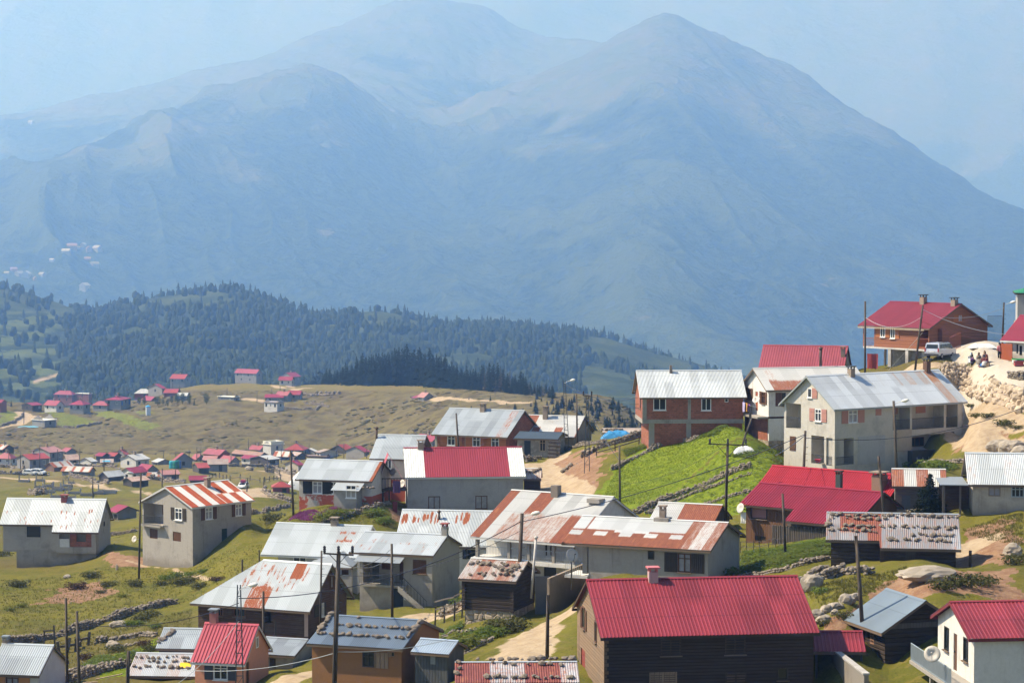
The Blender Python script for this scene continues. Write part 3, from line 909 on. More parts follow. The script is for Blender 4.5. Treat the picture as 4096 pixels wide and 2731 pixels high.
h.addbox('concrete_base', CONC, (h.L - .02, h.L + .5, -.3, .5, h.zb, -3.1))
h = House('white_roof_house', 'low white house with long bright tin roof and hipped porch, left of the stair house', C=('z4', 862, 545), D=222, F=('z4', 226, 520), W=7.6, apex=('z4', 990, 312), base=[('z4', 890), ('z4', 650), None]); NEAR['G'] = h
h.win('F', 'z4', 346, 556, 452, 602, mull=(1, 0), sill=False)
h.win('F', 'z4', 566, 572, 640, 612, mull=(1, 0), sill=False)
h.panel('shutter', 'F', 'z4', 735, 600, 826, 700, BROWNSH, rec=.05)
h.walls(plaster('render_palegrey', (.55, .55, .55), amt=.3))
h.roof(ZINCW, lambda u, v, i: (.60 if .70 < u < .86 and .42 < v < .86 and (v > .66) != (.77 < u < .79) or .70 < u < .86 and .44 < v < .60 else .03), og=.25, ogl=1.6, oe=.45, prof=('sin', .16, .034), fasc=FASCW)
h.chim('z4', 680, 300, 235, .6)
u0, u1 = h.fp('F', ('z4', 520, 545))[0], h.L + .2
mb = MB()
d = 2.3
um = u0 + (u1 - u0) * .62
zt = -.05
for tri in (((u0, -d, zt - .75), (u1, -d, zt - .75), (um, -.6, zt + .35)), ((u1, -d, zt - .75), (u1, .2, zt - .4), (um, .2, zt + .42), (um, -.6, zt + .35)), ((u0, .2, zt - .4), (u0, -d, zt - .75), (um, -.6, zt + .35), (um, .2, zt + .42))):
 mb.poly(*tri)
pr = h.part(mb, 'porch_roof', ZINC)
h.addbox('porch_roof_edge', FASC, (u0, u1, -d, -d + .05, zt - .95, zt - .76), parent=pr)
h.addbox('porch_post', CONC, (u1 - .3, u1, -d + .1, -d + .4, h.zb, zt - .96))
h.addbox('porch_wall', PLAST, (um + .3, u1 - .31, -d + .15, -d + .3, h.zb, -1.5))
h = House('stair_house', 'grey two level house with shaded porch and an outside concrete staircase', C=('z4', 1463, 540), D=205, ang=-18, F=('z4', 880, 517), G=('z4', 1682, 440), apex=('z4', 1588, 385), base=[('z4', 952), ('z4', 985), ('z4', 905)]); NEAR['H'] = h
u0, z0 = h.fp('F', ('z4', 905, 765)); u1 = h.fp('F', ('z4', 1232, 765))[0]
h.gap('F', 'z4', 0, 0, 0, 0, 1.6, True, r=(u0 + .05, u1, z0 + .05, -.15))
h.win('F', 'z4', 1308, 578, 1416, 690, r=h.rect('F', 'z4', 1308, 578, 1416, 690), f=BROWNSH, pane=plain('closed_slats', (.16, .075, .045), .7), mull=(1, 5), sill=True)
h.panel('door', 'F', 'z4', 1150, 808, 1230, 985, plain('door_navy', (.015, .02, .03), .5), rec=.08, handle=True)
h.win('F', 'z4', 1236, 830, 1272, 900, mull=(0, 0), sill=False)
h.walls(PLAST)
bk = -1.6
h.panel('door', 'F', 'z4', 1150, 615, 1212, 760, BROWNSH, rec=-.04, off=bk)
h.panel('shutter', 'F', 'z4', 1005, 600, 1085, 675, BROWNSH, rec=-.04, off=bk)
h.panel('door', 'F', 'z4', 930, 610, 985, 745, plain('door_grey', (.09, .09, .09), .6), rec=-.04, off=bk)
h.addbox('balcony', CONC, (u0 - .1, u1 + .5, -.7, -.003, z0 - .16, z0 + .03))
h.rail('F', u0, u1, z0 + .04, z0 + 1.0, o=.62)
st = MB()
us, ue = u1 + .2, h.fp('F', ('z4', 1425, 960))[0] + .3
zb_ = h.fp('F', ('z4', 1430, 985))[1]
n = 14
for k in range(n):
 a = us + (ue - us) * k / n
 st.box(a, a + (ue - us) / n + .02, -1.25, -.72, z0 + (zb_ - z0) * (k + 1) / n - .5, z0 + (zb_ - z0) * (k + 1) / n)
stp = h.part(st, 'staircase', CONC)
sd = MB()
sd.add([(us - .2, -1.38, z0 - .35), (ue + .2, -1.38, zb_ - .35), (ue + .2, -1.38, zb_ + .12), (us - .2, -1.38, z0 + .12), (us - .2, -1.26, z0 - .35), (ue + .2, -1.26, zb_ - .35), (ue + .2, -1.26, zb_ + .12), (us - .2, -1.26, z0 + .12)],
    [(0, 1, 2, 3), (7, 6, 5, 4), (3, 2, 6, 7), (4, 5, 1, 0), (0, 3, 7, 4), (1, 5, 6, 2)])
h.part(sd, 'stair_string', plaster('concrete_light', (.44, .41, .37), amt=.8), stp)
rl = MB()
for k in range(9):
 t = k / 8
 a, z = us + (ue - us) * t, z0 + (zb_ - z0) * t
 rl.bar((a, -1.0, z), (a, -1.0, z + .95), .03)
rl.bar((us, -1.0, z0 + .95), (ue, -1.0, zb_ + .95), .045)
h.part(rl, 'handrail', IRON, stp)
h.roof(ZINCW, streaks(5, 30, .15, .6, .012, .48, .02), rows=14, og=.2, ogl=.9, oe=.3, prof=('sin', .16, .034), fasc=FASC)
h.chim('z4', 1565, 385, 282, .5, CONC, capm=CHIMR)
mb = MB()
ca, cb = h.fp('F', ('z4', 880, 600))[0], h.fp('F', ('z4', 1250, 600))[0]
mb.box(ca, cb, -1.35, -.0, -.02, .0, M=Matrix.Rotation(math.radians(17), 4, 'X') @ Matrix.Translation((0, -.2, -.18)))
h.part(mb, 'porch_canopy', ZINC)
h = House('log_store', 'dark log storehouse with stone-weighted rusty tin roof on a masonry base', C=('z6', 303, 742), D=170, ang=-20, rise=1.0, F=('z4', 1718, 728), G=('z6', 480, 690), apex=('z6', 425, 628), base=[('z6', 1080), ('z4', 1110), ('z6', 960)]); NEAR['I'] = h
zb_ = h.fp('F', ('z4', 1900, 985))[1]
h.walls(LOGW, z0=zb_)
h.walls(STONEB, z1=zb_ - .004, gable=False, name='masonry_base', ins=(.05, .02, .05, .05))
h.addbox('corner_post', LOGW, (-.12, .12, -.14, -.003, zb_ - .05, -.05), (h.L - .14, h.L + .1, -.14, -.003, zb_ - .05, -.05), (.13, h.L - .15, -.1, -.003, -.35, -.12))
h.roof(RUSTY, lambda u, v, i: .55 if i % 2 else .38, prof=('sin', .14, .034), og=.35, oe=.3)
h = House('balcony_house', 'white house with long front balcony, thin pillars and patchy red-rust tin roof', C=('z6', 880, 338), D=180, F=('z6', 92, 278), G=('z6', 1300, 200), apex=('z6', 1100, 80), base=[('z6', 760), ('z6', 700), None]); NEAR['J'] = h
bd = 1.7
h.bay(-.0, h.L, bd, None)
def yr(x0, y0, x1, y1):
 return None
bk = bd
fl = h.fp('F', ('z6', 450, 560))[1]
zf = fl
h.planes['W'] = None
dn = -bd
h.win('F', 'z6', 276, 308, 358, 432, f=BROWNSH, pane=plain('boarded', (.14, .065, .035), .7), mull=(1, 0), sill=False)
h.panel('door', 'F', 'z6', 602, 335, 645, 545, BROWNSH, rec=.06, handle=True)
h.panel('door', 'F', 'z6', 562, 330, 580, 545, DARKSH, rec=.06)
h.win('F', 'z6', 704, 345, 778, 468, f=BROWNSH, mull=(1, 1), sill=False, sh='l', shm=BROWNSH, shw=.4)
h.panel('door', 'F', 'z6', 552, 628, 652, 740, plain('door_black', (.02, .02, .02), .4), rec=.08, handle=True)
h.walls(WHITEW)
h.addbox('balcony', WHITEW, (-.2, h.L + .1, -bd, -.003, zf - .32, zf - .02))
for x in (.02, h.L * .33, h.L * .53, h.L * .78, h.L - .25):
 h.addbox('pillar', CONC, (x, x + .24, -bd + .05, -bd + .29, zf - .019, -bd * h.sl - .02))
h.addbox('eave_beam', FASCW, (-.1, h.L + .1, -bd + .03, -bd + .32, -bd * h.sl - .019, -bd * h.sl + .06))
h.planes['Y'] = (Vector((0, -bd, 0)), Vector((0, -1, 0)))
for a, b in ((.27, h.L * .33 - .02), (h.L * .33 + .26, h.L * .53 - .02), (h.L * .53 + .26, h.L * .78 - .02), (h.L * .78 + .26, h.L - .27)):
 h.rail('Y', a, b, zf - .015, zf + .85, o=-.12, mat=IRONW)
def rJ(u, v, i):
 if u < .10: return .72
 if .30 < u < .46: return .85 if v > .42 else .42
 if .76 < u: return .85 if v < .42 else .05
 return .42 if v < .45 and u > .2 else .08
h.roof(RUSTY, rJ, prof=('sin', .14, .034), og=.25, oe=.3, bays=((-1, h.L + 1, bd),), fasc=FASCW)
h.chim('z6', 650, 72, -20, .6, plain('chimney_plank', (.2, .17, .14), .8), cap=False)
q = h.rp(('z6', 970, 130))
h.addbox('roof_hatch', CONC, (q.x - .55, q.x + .55, q.y - .45, q.y + .45, q.z + .1, q.z + .42))
h = House('grey_house', 'low grey house with rust roof half repainted white, behind the big red roof', C=('z6', 1870, 487), D=168, ang=-22, F=('z6', 912, 455), G=('z6', 2125, 400), apex=('z6', 2028, 288), base=[('z6', 740), ('z6', 760), ('z6', 700)], deep=2.0); NEAR['K'] = h
h.win('F', 'z6', 1388, 505, 1440, 575, f=DARKSH, mull=(0, 0), sill=False)
h.win('F', 'z6', 1628, 527, 1735, 678, f=BROWNSH, pane=CURT, mull=(1, 1), sh='lr', shm=DARKSH, shw=.95, tr=.27)
h.walls(PLAST)
def rK(u, v, i):
 if u > .80: return .55 if i % 2 else .38
 if v > .52 + .04 * math.sin(9 * u + 1): return 0.0 if .10 < u < .70 or (i % 2 == 0) else .6
 if .34 < v < .44 and i % 2 == 0: return .12
 return .78 if u > .06 else .7
KT = tin('tin_rust_white', (.60, .61, .60), rust=(.26, .092, .052), metal=.1, ragged=.42, sharp=.16)
h.roof(KT, rK, prof=('sin', .13, .034), og=.35, ogl=1.9, oe=.5, rows=14, fasc=FASC)
h.chim('z6', 1508, 262, 140, .42)
q = h.rp(('z6', 1508, 262))
h.addbox('chimney_base', CONC, (q.x - .55, q.x + .55, q.y - .45, q.y + .45, q.z - .3, q.z + .22))
h.addbox('pillar', CONC, (-.5, -.12, .05, .43, h.fp('F', ('z6', 890, 690))[1], -.1))
zf = h.fp('F', ('z6', 850, 705))[1]
h.addbox('balcony', WHITEW, (-1.75, -.003, -.25, 2.5, zf - .16, zf))
h.rail('F', -1.7, -.55, zf + .003, zf + 1.3, o=.2, mat=IRONW)
h = House('red_roof_timber_house', 'largest dark plank house with big crimson ribbed roof at the bottom centre', C=('z6', 1040, 1183), D=135, ang=7.5, F=('z8', 632, 1207), G=('z6', 820, 945), side='L', apex=('z6', 905, 750), zb=-6.2); NEAR['L'] = h
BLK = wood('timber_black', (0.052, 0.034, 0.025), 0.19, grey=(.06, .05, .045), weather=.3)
h.win('F', 'z6', 1492, 1198, 1655, 1345, f=DARKW, pane=plain('closed_slats_dark', (.035, .027, .022), .7), mull=(1, 6), sill=True)
h.win('F', 'z6', 2008, 1190, 2172, 1335, f=DARKW, pane=plain('closed_slats_dark', (.035, .027, .022), .7), mull=(1, 6), sill=True)
h.win('F', 'z6', 1398, 1478, 1622, 1600, f=PALEW, pane=plain('closed_slats_tan', (.17, .11, .075), .7), mull=(1, 6), sill=False)
h.win('F', 'z6', 2010, 1480, 2180, 1620, f=DARKW, pane=plain('closed_slats_tan', (.17, .11, .075), .7), mull=(1, 6), sill=False)
h.win('F', 'z8', 374, 1458, 450, 1546, f=DARKSH, mull=(0, 0))
h.panel('shutter', 'L', 'z6', 850, 955, 862, 1120, BROWNSH, rec=-.05)
h.win('L', 'z6', 866, 955, 884, 1130, f=BROWNF, mull=(0, 0))
h.panel('shutter', 'L', 'z6', 887, 985, 898, 1150, BROWNSH, rec=-.05)
h.win('L', 'z6', 964, 1065, 978, 1240, f=BROWNF, mull=(0, 0))
h.panel('door', 'L', 'z6', 850, 1295, 884, 1567, plain('door_red', (.22, .045, .035), .6), rec=.06)
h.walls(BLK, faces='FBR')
h.walls(wood('timber_tan', (0.27, 0.18, 0.115), 0.2, weather=.25), faces='L', name='gable_wall')  # left wall in a paler tan wood than the other faces
mb = MB()
for k in range(28):
 z = -.05 - k * .22
 for x in (0.0, ):
  mb.box(-.03, .24 if k % 2 else .14, -.028, -.003, z - .2, z)
h.part(mb, 'corner_quoin', wood('quoin_tan', (.2, .115, .06), .22))
GCTRL.append((px(('z6', 1040, 1183))[0], px(('z6', 1040, 1720))[1], 135))
h.roof(REDT, rust_none, prof=('trap', .21, .035), og=.28, oe=.35, rows=6, fasc=DARKW)
h.chim('z6', 1428, 755, 632, .55, plain('chimney_rose_pale', (.42, .28, .27), .8), capm=plain('cap_rose', (.5, .16, .17), .7))
h = House('tin_roof_shed', 'low shed with patched rust and silver tin roof held down by stones, bottom middle', C=('z6', 818, 1560), D=128, F=('z4', 1668, 1558), W=5.0, rise=.55, ang=1.5, zb=-3); NEAR['M'] = h
h.panel('door', 'F', 'z6', 300, 1600, 370, 1660, DARKSH, rec=.04)
h.walls(LOGW)
h.roof(tin('tin_maroon_silver', (.38, .41, .44), rust=(.20, .06, .055), metal=.2, ragged=.42, sharp=.1), lambda u, v, i: .74 if (i // 2) % 2 == 0 else .42, prof=('sin', .13, .034), og=.15, oe=.25)
GCTRL.append((px(('z6', 300, 0))[0], px(('z6', 300, 1660))[1], 128))
h = House('log_cabin', 'long black log cabin with rows of stones on its tin roof, on the right slope', C=('z8', 1640, 555), D=165, F=('z8', 755, 540), W=6.4, ang=-8, rise=1.35, base=[('z8', 735), ('z8', 745), None]); NEAR['N'] = h
ub = h.fp('F', ('z8', 1104, 580))[0]
h.bay(ub, h.L, .9, None)
h.walls(LOGW)
h.baywalls(LOGW, h.zb)
h.addbox('post', LOGW, *[(x, x + .2, -1.0, -.905, h.zb, -1.0 * h.sl - .1) for x in (ub + .05, ub + 2.4, ub + 4.0, ub + 6.0, h.L - .25)])
h.panel('door', 'Y', 'z8', 1285, 610, 1380, 735, DARKSH, rec=-.04)
NT_ = tin('tin_cabin', (.27, .30, .33), rust=(.23, .075, .055), metal=.2, ragged=.42, sharp=.1, vary=.25)
h.roof(NT_, lambda u, v, i: .62 if (v > .3 and u < .38 and i % 3) or i % 7 == 3 else .38, prof=('sin', .13, .034), og=.35, oe=.35, bays=((ub, h.L + 1, .9),))
h = House('red_roof_barn', 'dark plank barn with stepped wine red roof and hanging laundry at its window', C=('z8', 985, 352), D=183, F=('z8', 150, 282), G=('z8', 1222, 290), apex=('z8', 1152, 216), base=[None, ('z8', 560), None]); NEAR['O'] = h
ub = h.fp('F', ('z8', 520, 330))[0]
h.bay(ub, h.L, 1.6, None)
h.win('F', 'z8', 182, 308, 300, 400, f=DARKSH, pane=plain('room_pink', (.32, .17, .17), .8), mull=(0, 0), sill=True)
h.panel('shutter', 'F', 'z8', 215, 522, 290, 552, DARKSH, rec=.05)
h.walls(BROWNW)
h.baywalls(GREYW, h.zb)
h.roof(tin('tin_wine', (0.235, 0.02, 0.036), metal=0.0, rough=.4, ragged=.1, vary=.12), rust_none, prof=('trap', .24, .04), og=.4, oe=.5, bays=((ub, h.L + 1, 1.6),), fasc=DARKW)
h.chim('z8', 812, 172, 55, .42, plain('stovepipe_green', (.05, .07, .065), .5), capm=STOVE)
p = MB()
for k in range(30):
 x = ub - 1.2 + (h.L - 1.0 - ub) * k / 30
 p.tube([(x, -1.75, h.zb), (x + .02, -1.75, -1.35 - .12 * math.sin(k * 3.1))], .085, 6)
h.part(p, 'pole_screen', GREYW)
a = h
h = House('bright_red_barn', 'barn with brighter red roof just behind the wine red roofed barn', C=('z8', 1150, 250), D=191, F=('z8', 250, 172), W=5.0, ang=math.degrees(a.a), rise=1.55, zb=-4.0); NEAR['O2'] = h
h.walls(DARKW)
h.roof(BRIGHT, rust_none, prof=('trap', .2, .035), og=.35, oe=.4, fasc=DARKW)
h.chim('z8', 1100, 182, 62, .95, plaster('chimney_brown', (.30, .20, .14), amt=.6))
h = House('tin_hut', 'small plank hut with rust-striped tin roof beside a young conifer', C=('z8', 1558, 165), D=188, F=('z8', 1212, 160), W=4.2, rise=1.0, base=[('z8', 335), ('z8', 335), None]); NEAR['P'] = h
h.panel('door', 'F', 'z8', 1258, 232, 1322, 332, plain('door_bluegrey', (.10, .12, .13), .7), rec=.05)
h.walls(wood('timber_silver', (.15, .14, .125), .22, weather=.2))
h.roof(RUSTY, lambda u, v, i: .62 if i % 2 == 0 else .2, prof=('sin', .14, .034), og=.25, oe=.3)
h = House('plaster_cottage', 'cream plastered cottage with silver tin roof and an open dark porch at the right edge', C=('z8', 1765, 140), D=184, F=('z8', 2330, 150), W=6.0, ang=-6, side='L', rise=1.9, base=[('z8', 375), ('z8', 372), None]); NEAR['Q'] = h
h.win('F', 'z8', 1876, 150, 1962, 238, f=plain('frame_grey', (.25, .2, .16), .7), pane=CURT, mull=(1, 1), sill=False)
h.win('F', 'z8', 2038, 162, 2129, 246, f=plain('frame_blue', (.30, .36, .40), .6), mull=(2, 1), sill=False)
h.walls(plaster('render_cream', (.52, .46, .39), amt=.45))
h.roof(ZINCW, lambda u, v, i: .30 if i % 3 == 0 else .12, prof=('sin', .14, .034), og=.3, ogl=.4, oe=.35)
h.addbox('porch_post', GREYW, (-2.3, -2.1, -.1, .1, h.zb, -.25), (-1.0, -.85, .2, .35, h.zb, -.25))
h.addbox('porch_roof', ZINC, (-2.5, -.36, -.35, 5.5, -.22, -.16))
h.addbox('porch_wall', DARKW, (-2.4, -.05, 2.6, 2.7, h.zb, -.24))
h = House('slate_roof_hut', 'dark log hut with smooth blue-grey metal roof beside the red roofed white house', C=('z8', 1140, 1180), D=140, F=('z8', 990, 1108), ang=-72, L=4.3, W=4.9, rise=1.5, base=[('z8', 1450), None, None], deep=3.0); NEAR['R'] = h
h.win('F', 'z8', 1035, 1165, 1062, 1290, f=wood('frame_pale', (.35, .2, .12), .3), mull=(1, 3), sill=False)
h.panel('shutter', 'F', 'z8', 1002, 1140, 1024, 1240, DARKSH, rec=-.04)
zz = h.fp('R', ('z8', 1280, 1440))[1]
h.walls(LOGW, z0=zz)
h.gap('R', 'z8', 1215, 1455, 1310, 1600, 1.0, False)
h.walls(STONEB, z1=zz - .004, gable=False, name='masonry_base')
h.addbox('gable_boards', GREYW, (h.L + .003, h.L + .05, .3, h.W - .3, -.05, .25))
SLATE = tin('tin_slate', (.155, .195, .235), metal=.1, rough=.5, vary=.18)
h.roof(SLATE, rust_none, prof=('flat', 1.0, 0), og=.4, oe=.45)
h = House('white_house', 'white house with crimson roof and iron balcony in the bottom right corner', C=('z8', 1775, 1242), D=128, F=('z8', 2129, 1232), L=11.5, ang=6, G=('z8', 1516, 1088), side='L', apex=('z8', 1606, 1000), zb=-6.0); NEAR['S'] = h
h.win('L', 'z8', 1562, 1168, 1596, 1334, f=BLACKSH, mull=(0, 0))
h.win('L', 'z8', 1698, 1245, 1733, 1412, f=BLACKSH, mull=(0, 0))
h.panel('door', 'L', 'z8', 1627, 1215, 1652, 1480, BROWNSH, rec=.06, handle=True)
h.walls(plaster('render_whitegrey', (.68, .66, .61), amt=.35))
h.roof(REDT, rust_none, prof=('trap', .22, .03), og=.38, oe=.3, fasc=plain('fascia_maroon', (.16, .03, .035), .6))
zf = h.fp('L', ('z8', 1640, 1490))[1]
h.addbox('balcony', CONC, (-1.5, -.003, -.6, h.W + .5, zf - .2, zf - .02))
h.planes['Q'] = (Vector((-1.5, 0, 0)), Vector((-1, 0, 0)))
h.rail('L', -.55, h.W + .45, zf, zf + .95, o=1.42, mat=plain('iron_blue', (.36, .42, .46), .5, .3), thick=.028)
h.addbox('balcony_post', CONC, (-1.4, -1.2, h.W * .5, h.W * .5 + .2, h.zb, zf - .21), (-1.4, -1.2, 0, .2, h.zb, zf - .21))
q = h.inv @ pt(('z8', 1478, 1365), h.O.y + .5)
dish_part(h, (q.x, q.y, q.z), (-.35, -.9, .35), .45)
GCTRL.append((px(('z8', 1775, 0))[0], px(('z8', 1775, 1720))[1], 128))
h = House('tall_white_house', 'three storey off-white house with pink shutters, loggias and grey tin roof', C=('z9', 705, 522), D=232, F=('z9', 2196, 434), G=('z9', 108, 428), side='L', apex=('z9', 385, 165), base=[('z9', 1370), ('z9', 1050), ('z9', 1330)]); NEAR['T'] = h
h.gap('L', 'z9', 132, 480, 306, 775, 1.6)
h.gap('L', 'z9', 426, 860, 578, 1190, 1.5)
h.gap('L', 'z9', 602, 885, 674, 1210, 1.5)
h.win('L', 'z9', 470, 545, 546, 690, sh='lr', shm=PINKSH, shw=.75)
h.win('L', 'z9', 386, 300, 436, 412, sh='l', shm=PINKSH, shw=.75, mull=(0, 0))
h.panel('shutter', 'L', 'z9', 176, 866, 246, 1034, BROWNSH, rec=-.04)
h.gap('L', 'z9', 226, 1232, 380, 1325, 1.5)
h.win('L', 'z9', 468, 1255, 500, 1325, f=WHITEF, mull=(0, 0), sill=False)
h.win('F', 'z9', 862, 556, 970, 708, pane=CURT, sh='lr', shm=PINKSH, shw=.85)
h.panel('shutter', 'F', 'z9', 1182, 538, 1250, 620, PINKSH, rec=-.03)
h.gap('F', 'z9', 718, 890, 926, 1200, 1.5)
r1 = h.gap('F', 'z9', 1384, 500, 1588, 790, 1.5)
r2 = h.gap('F', 'z9', 1612, 490, 1986, 775, 1.5)
r3 = h.gap('F', 'z9', 2012, 470, 2148, 760, 1.5)
h.gap('F', 'z9', 1606, 845, 1952, 1020, 1.6)
h.win('F', 'z9', 2010, 815, 2106, 958, f=DARKSH, mull=(1, 2), sill=False)
TW = plaster('render_offwhite', (.56, .53, .47), amt=.42, stain=(.2, .19, .18))
h.walls(TW)
h.rail('L', *h.rect('L', 'z9', 132, 640, 306, 770), o=-.05)
h.rail('F', *h.rect('F', 'z9', 718, 1108, 926, 1200), o=-.05)
h.rail('L', *h.rect('L', 'z9', 426, 1085, 578, 1190), o=-.05)
h.rail('L', *h.rect('L', 'z9', 602, 1105, 674, 1210), o=-.05)
for (a, y0, b, y1) in ((1384, 670, 1588, 790), (1612, 648, 1986, 775), (2012, 638, 2148, 760)):
 h.rail('F', *h.rect('F', 'z9', a, y0, b, y1), o=-.05, thick=.03)
for (a, y0, b, y1) in ((1420, 508, 1476, 650), (1508, 505, 1566, 648), (1676, 495, 1732, 640), (1780, 480, 1894, 634)):
 h.panel('shutter', 'F', 'z9', a, y0, b, y1, PINKSH, rec=-.03, off=-1.5, r=[(lambda q: (q[0], q[1], q[2] + .25, q[3] - .05))(h.rect('F', 'z9', a, y0, b, y1))][0])
h.win('F', 'z9', 1618, 500, 1668, 640, surf=True, off=-1.5, sill=False)
h.win('F', 'z9', 740, 905, 800, 1060, surf=True, off=-1.5, f=plain('frame_green', (.04, .12, .08), .6), sill=False, sh='r', shm=BROWNSH)
h.win('F', 'z9', 1720, 890, 1880, 1000, surf=True, off=-1.6, f=BROWNF, sill=False, mull=(2, 0))
h.addbox('patch_panel', plaster('render_patch', (.47, .47, .47), amt=.3), (h.fp('F', ('z9', 975, 1000))[0], h.fp('F', ('z9', 1290, 1000))[0], -.05, -.003, h.fp('F', ('z9', 1130, 1190))[1], h.fp('F', ('z9', 1130, 860))[1]))
h.addbox('fibreglass_sheet', plain('sheet_tan', (.40, .34, .26), .7), (h.fp('F', ('z9', 1425, 900))[0], h.fp('F', ('z9', 1602, 900))[0], -.09, -.004, h.fp('F', ('z9', 1510, 1040))[1], h.fp('F', ('z9', 1510, 785))[1]))
def rT(u, v, i):
 if u > .93: return .10
 if u > .865: return .68 if v > .6 else .50
 if v > .55: return (.44 if u > .62 else .28) if i % 2 else .15
 return .0
h.roof(tin('tin_grey_patina', (.60, .625, .63), rust=(.40, .20, .11), metal=.2, ragged=.35, sharp=.2, vary=.2, rust2=(.55, .42, .32)), rT, prof=('sin', .2, .012), og=.45, oe=.4, rows=10, fasc=plain('fascia_grey', (.3, .33, .34), .6))
h.chim('z9', 895, 160, 38, .55, capm=IRON)
h.chim('z9', 1785, 110, -50, .55, plain('chimney_brown2', (.12, .07, .05), .8), capm=IRON)
h = House('white_brick_house', 'white gabled house with red brick ground floor, clothes line balcony and part rusty roof', C=('za', 1690, 455), D=252, ang=16, L=11.0, F=('za', 2300, 430), G=('za', 1405, 372), side='L', apex=('za', 1512, 222), base=[('za', 1120), None, ('za', 1090)]); NEAR['U'] = h
zf = h.fp('L', ('za', 1550, 755))[1]
h.win('L', 'za', 1440, 448, 1482, 580, f=BROWNSH, mull=(1, 1), sh='lr', shm=BROWNSH, shw=.5)
h.win('L', 'za', 1606, 492, 1648, 632, f=BROWNSH, mull=(1, 1), sh='lr', shm=BROWNSH, shw=.5)
h.panel('door', 'L', 'za', 1533, 488, 1563, 712, plain('door_rust', (.3, .09, .04), .6), rec=.05)
h.win('F', 'za', 1845, 500, 1890, 655, f=DARKSH, mull=(1, 1), sh='l', shm=BROWNSH, shw=.7)
h.panel('door', 'F', 'za', 1740, 825, 1858, 1036, plain('door_dark', (.015, .02, .025), .5), rec=.08, handle=True)
h.walls(WHITEW, z0=zf)
zs_ = h.fp('L', ('za', 1550, 1035))[1]
h.walls(BRICK, z0=zs_, z1=zf - .2, gable=False, name='brick_storey', ins=(.02, 1.2, .3, .02))
h.walls(STONEB, z1=zs_ - .004, gable=False, name='masonry_base')
h.addbox('white_corner_wall', WHITEW, (.05, h.L - .05, -.002, .28, zs_, zf - .2))
h.addbox('balcony', CONC, (-1.2, -.003, .1, h.W + 1.8, zf - .2, zf - .004))
h.roof(RUSTY, lambda u, v, i: .62 if v < .42 and .08 < u < .45 else (.3 if u < .3 and i % 4 == 1 else .0), prof=('sin', .16, .034), og=.45, oe=.4)
h.chim('za', 2300, 160, -40, .3, pipe=True)
q = h.inv @ pt(('za', 1550, 592), h.O.y - .3)
dish_part(h, (q.x, q.y, q.z), (-.6, -.5, .6), .42)
h.addbox('laundry_line', IRONW, (-1.15, -1.12, .3, h.W + 1.6, zf + 1.0, zf + 1.02))
h = House('hidden_red_house', 'house almost hidden behind others, only its long pinkish red ribbed roof showing', C=('z7', 925, 735), D=286, F=('z7', 275, 742), ang=-14, W=8.0, rise=2.4, base=[('z7', 830), ('z7', 900), None]); NEAR['V'] = h
h.walls(PLAST)
h.roof(tin('tin_rose_red', (0.30, 0.07, 0.085), metal=0.0, rough=.45, ragged=.1, vary=.08), rust_none, prof=('trap', .3, .05), og=.2, oe=.35)
h.chim('z7', 925, 640, 560, .5, CHIMC)
h = House('brick_house', 'unfinished hollow brick house with concrete frame and white tin roof above the meadow', C=('za', 208, 542), D=255, F=('za', 1392, 546), ang=3, side='L', W=7.5, apex=('za', 150, 250), base=[None, None, None], zb=-8.5); NEAR['W'] = h
GCTRL.append((*px(('za', 345, 1135)), 256)); GCTRL.append((*px(('za', 800, 1030)), 257)); GCTRL.append((*px(('za', 1200, 880)), 258))
zf = h.fp('F', ('za', 800, 812))[1]
h.win('F', 'za', 333, 565, 482, 706, mull=(1, 0))
h.win('F', 'za', 898, 567, 1013, 710, mull=(1, 0))
h.win('F', 'za', 1172, 570, 1215, 612, mull=(0, 0), sill=False)
h.win('L', 'za', 178, 570, 186, 690, f=BROWNF, mull=(0, 0))
h.walls(BRICK, z0=zf)
x0 = h.fp('F', ('za', 278, 950))[0]
h.walls(BRICK, z1=zf - .45, gable=False, name='brick_storey', ins=(x0, .1, .1, .1))
fx = lambda x, y=700: h.fp('F', ('za', x, y))[0]
xc0, xc1 = fx(738), fx(775)
h.addbox('concrete_frame', CONC, (-.03, .42, -.03, -.003, zf, -.05), (xc0, xc1, -.03, -.003, zf, -.05), (-.03, h.L + .03, -.035, h.W, zf - .45, zf - .003),
   (x0 + .02, x0 + .62, .06, .097, h.zb, zf - .453), (fx(722, 950), fx(778, 950), .06, .097, h.zb, zf - .453), (.43, h.L, -.03, -.003, -.22, -.02))
h.roof(ZINCW, lambda u, v, i: .08 if v > .55 else -.2, prof=('sin', .15, .034), og=.35, oe=.35, rows=8)
h.chim('za', 540, 275, 180, .28, CHIMC, cap=False)
h.addbox('wire_bracket', IRON, (-1.4, -.36, .3, .34, -.9, -.86), (-1.0, -.36, .3, .34, -1.3, -1.26), (-.9, -.86, .3, .34, -1.6, -.3))
h = House('timber_chalet', 'brown timber chalet with raspberry red roof and two chimneys, raised on white pillars', C=('x2', 1072, 500), D=276, ang=-50, F=('x2', 178, 395), G=('x2', 1858, 468), apex=('x2', 1492, 195), base=[('x2', 930), None, ('x2', 720)]); NEAR['X'] = h
h.win('F', 'x2', 412, 470, 478, 635, sh='lr', shm=ORSH, shw=.62, mull=(1, 0))
h.win('F', 'x2', 545, 487, 610, 655, sh='r', shm=ORSH, shw=.62, mull=(1, 0))
q = h.gap('F', 'x2', 932, 505, 1056, 775, 1.6)
h.win('R', 'x2', 1460, 332, 1514, 430, f=ORSH, mull=(1, 0), pane=CURT, sh='l', shm=ORSH, shw=.8, sill=False)
h.gap('R', 'x2', 1118, 515, 1248, 705, .6)
zf = h.fp('F', ('x2', 600, 780))[1]
xv = h.fp('F', ('x2', 328, 560))[0]
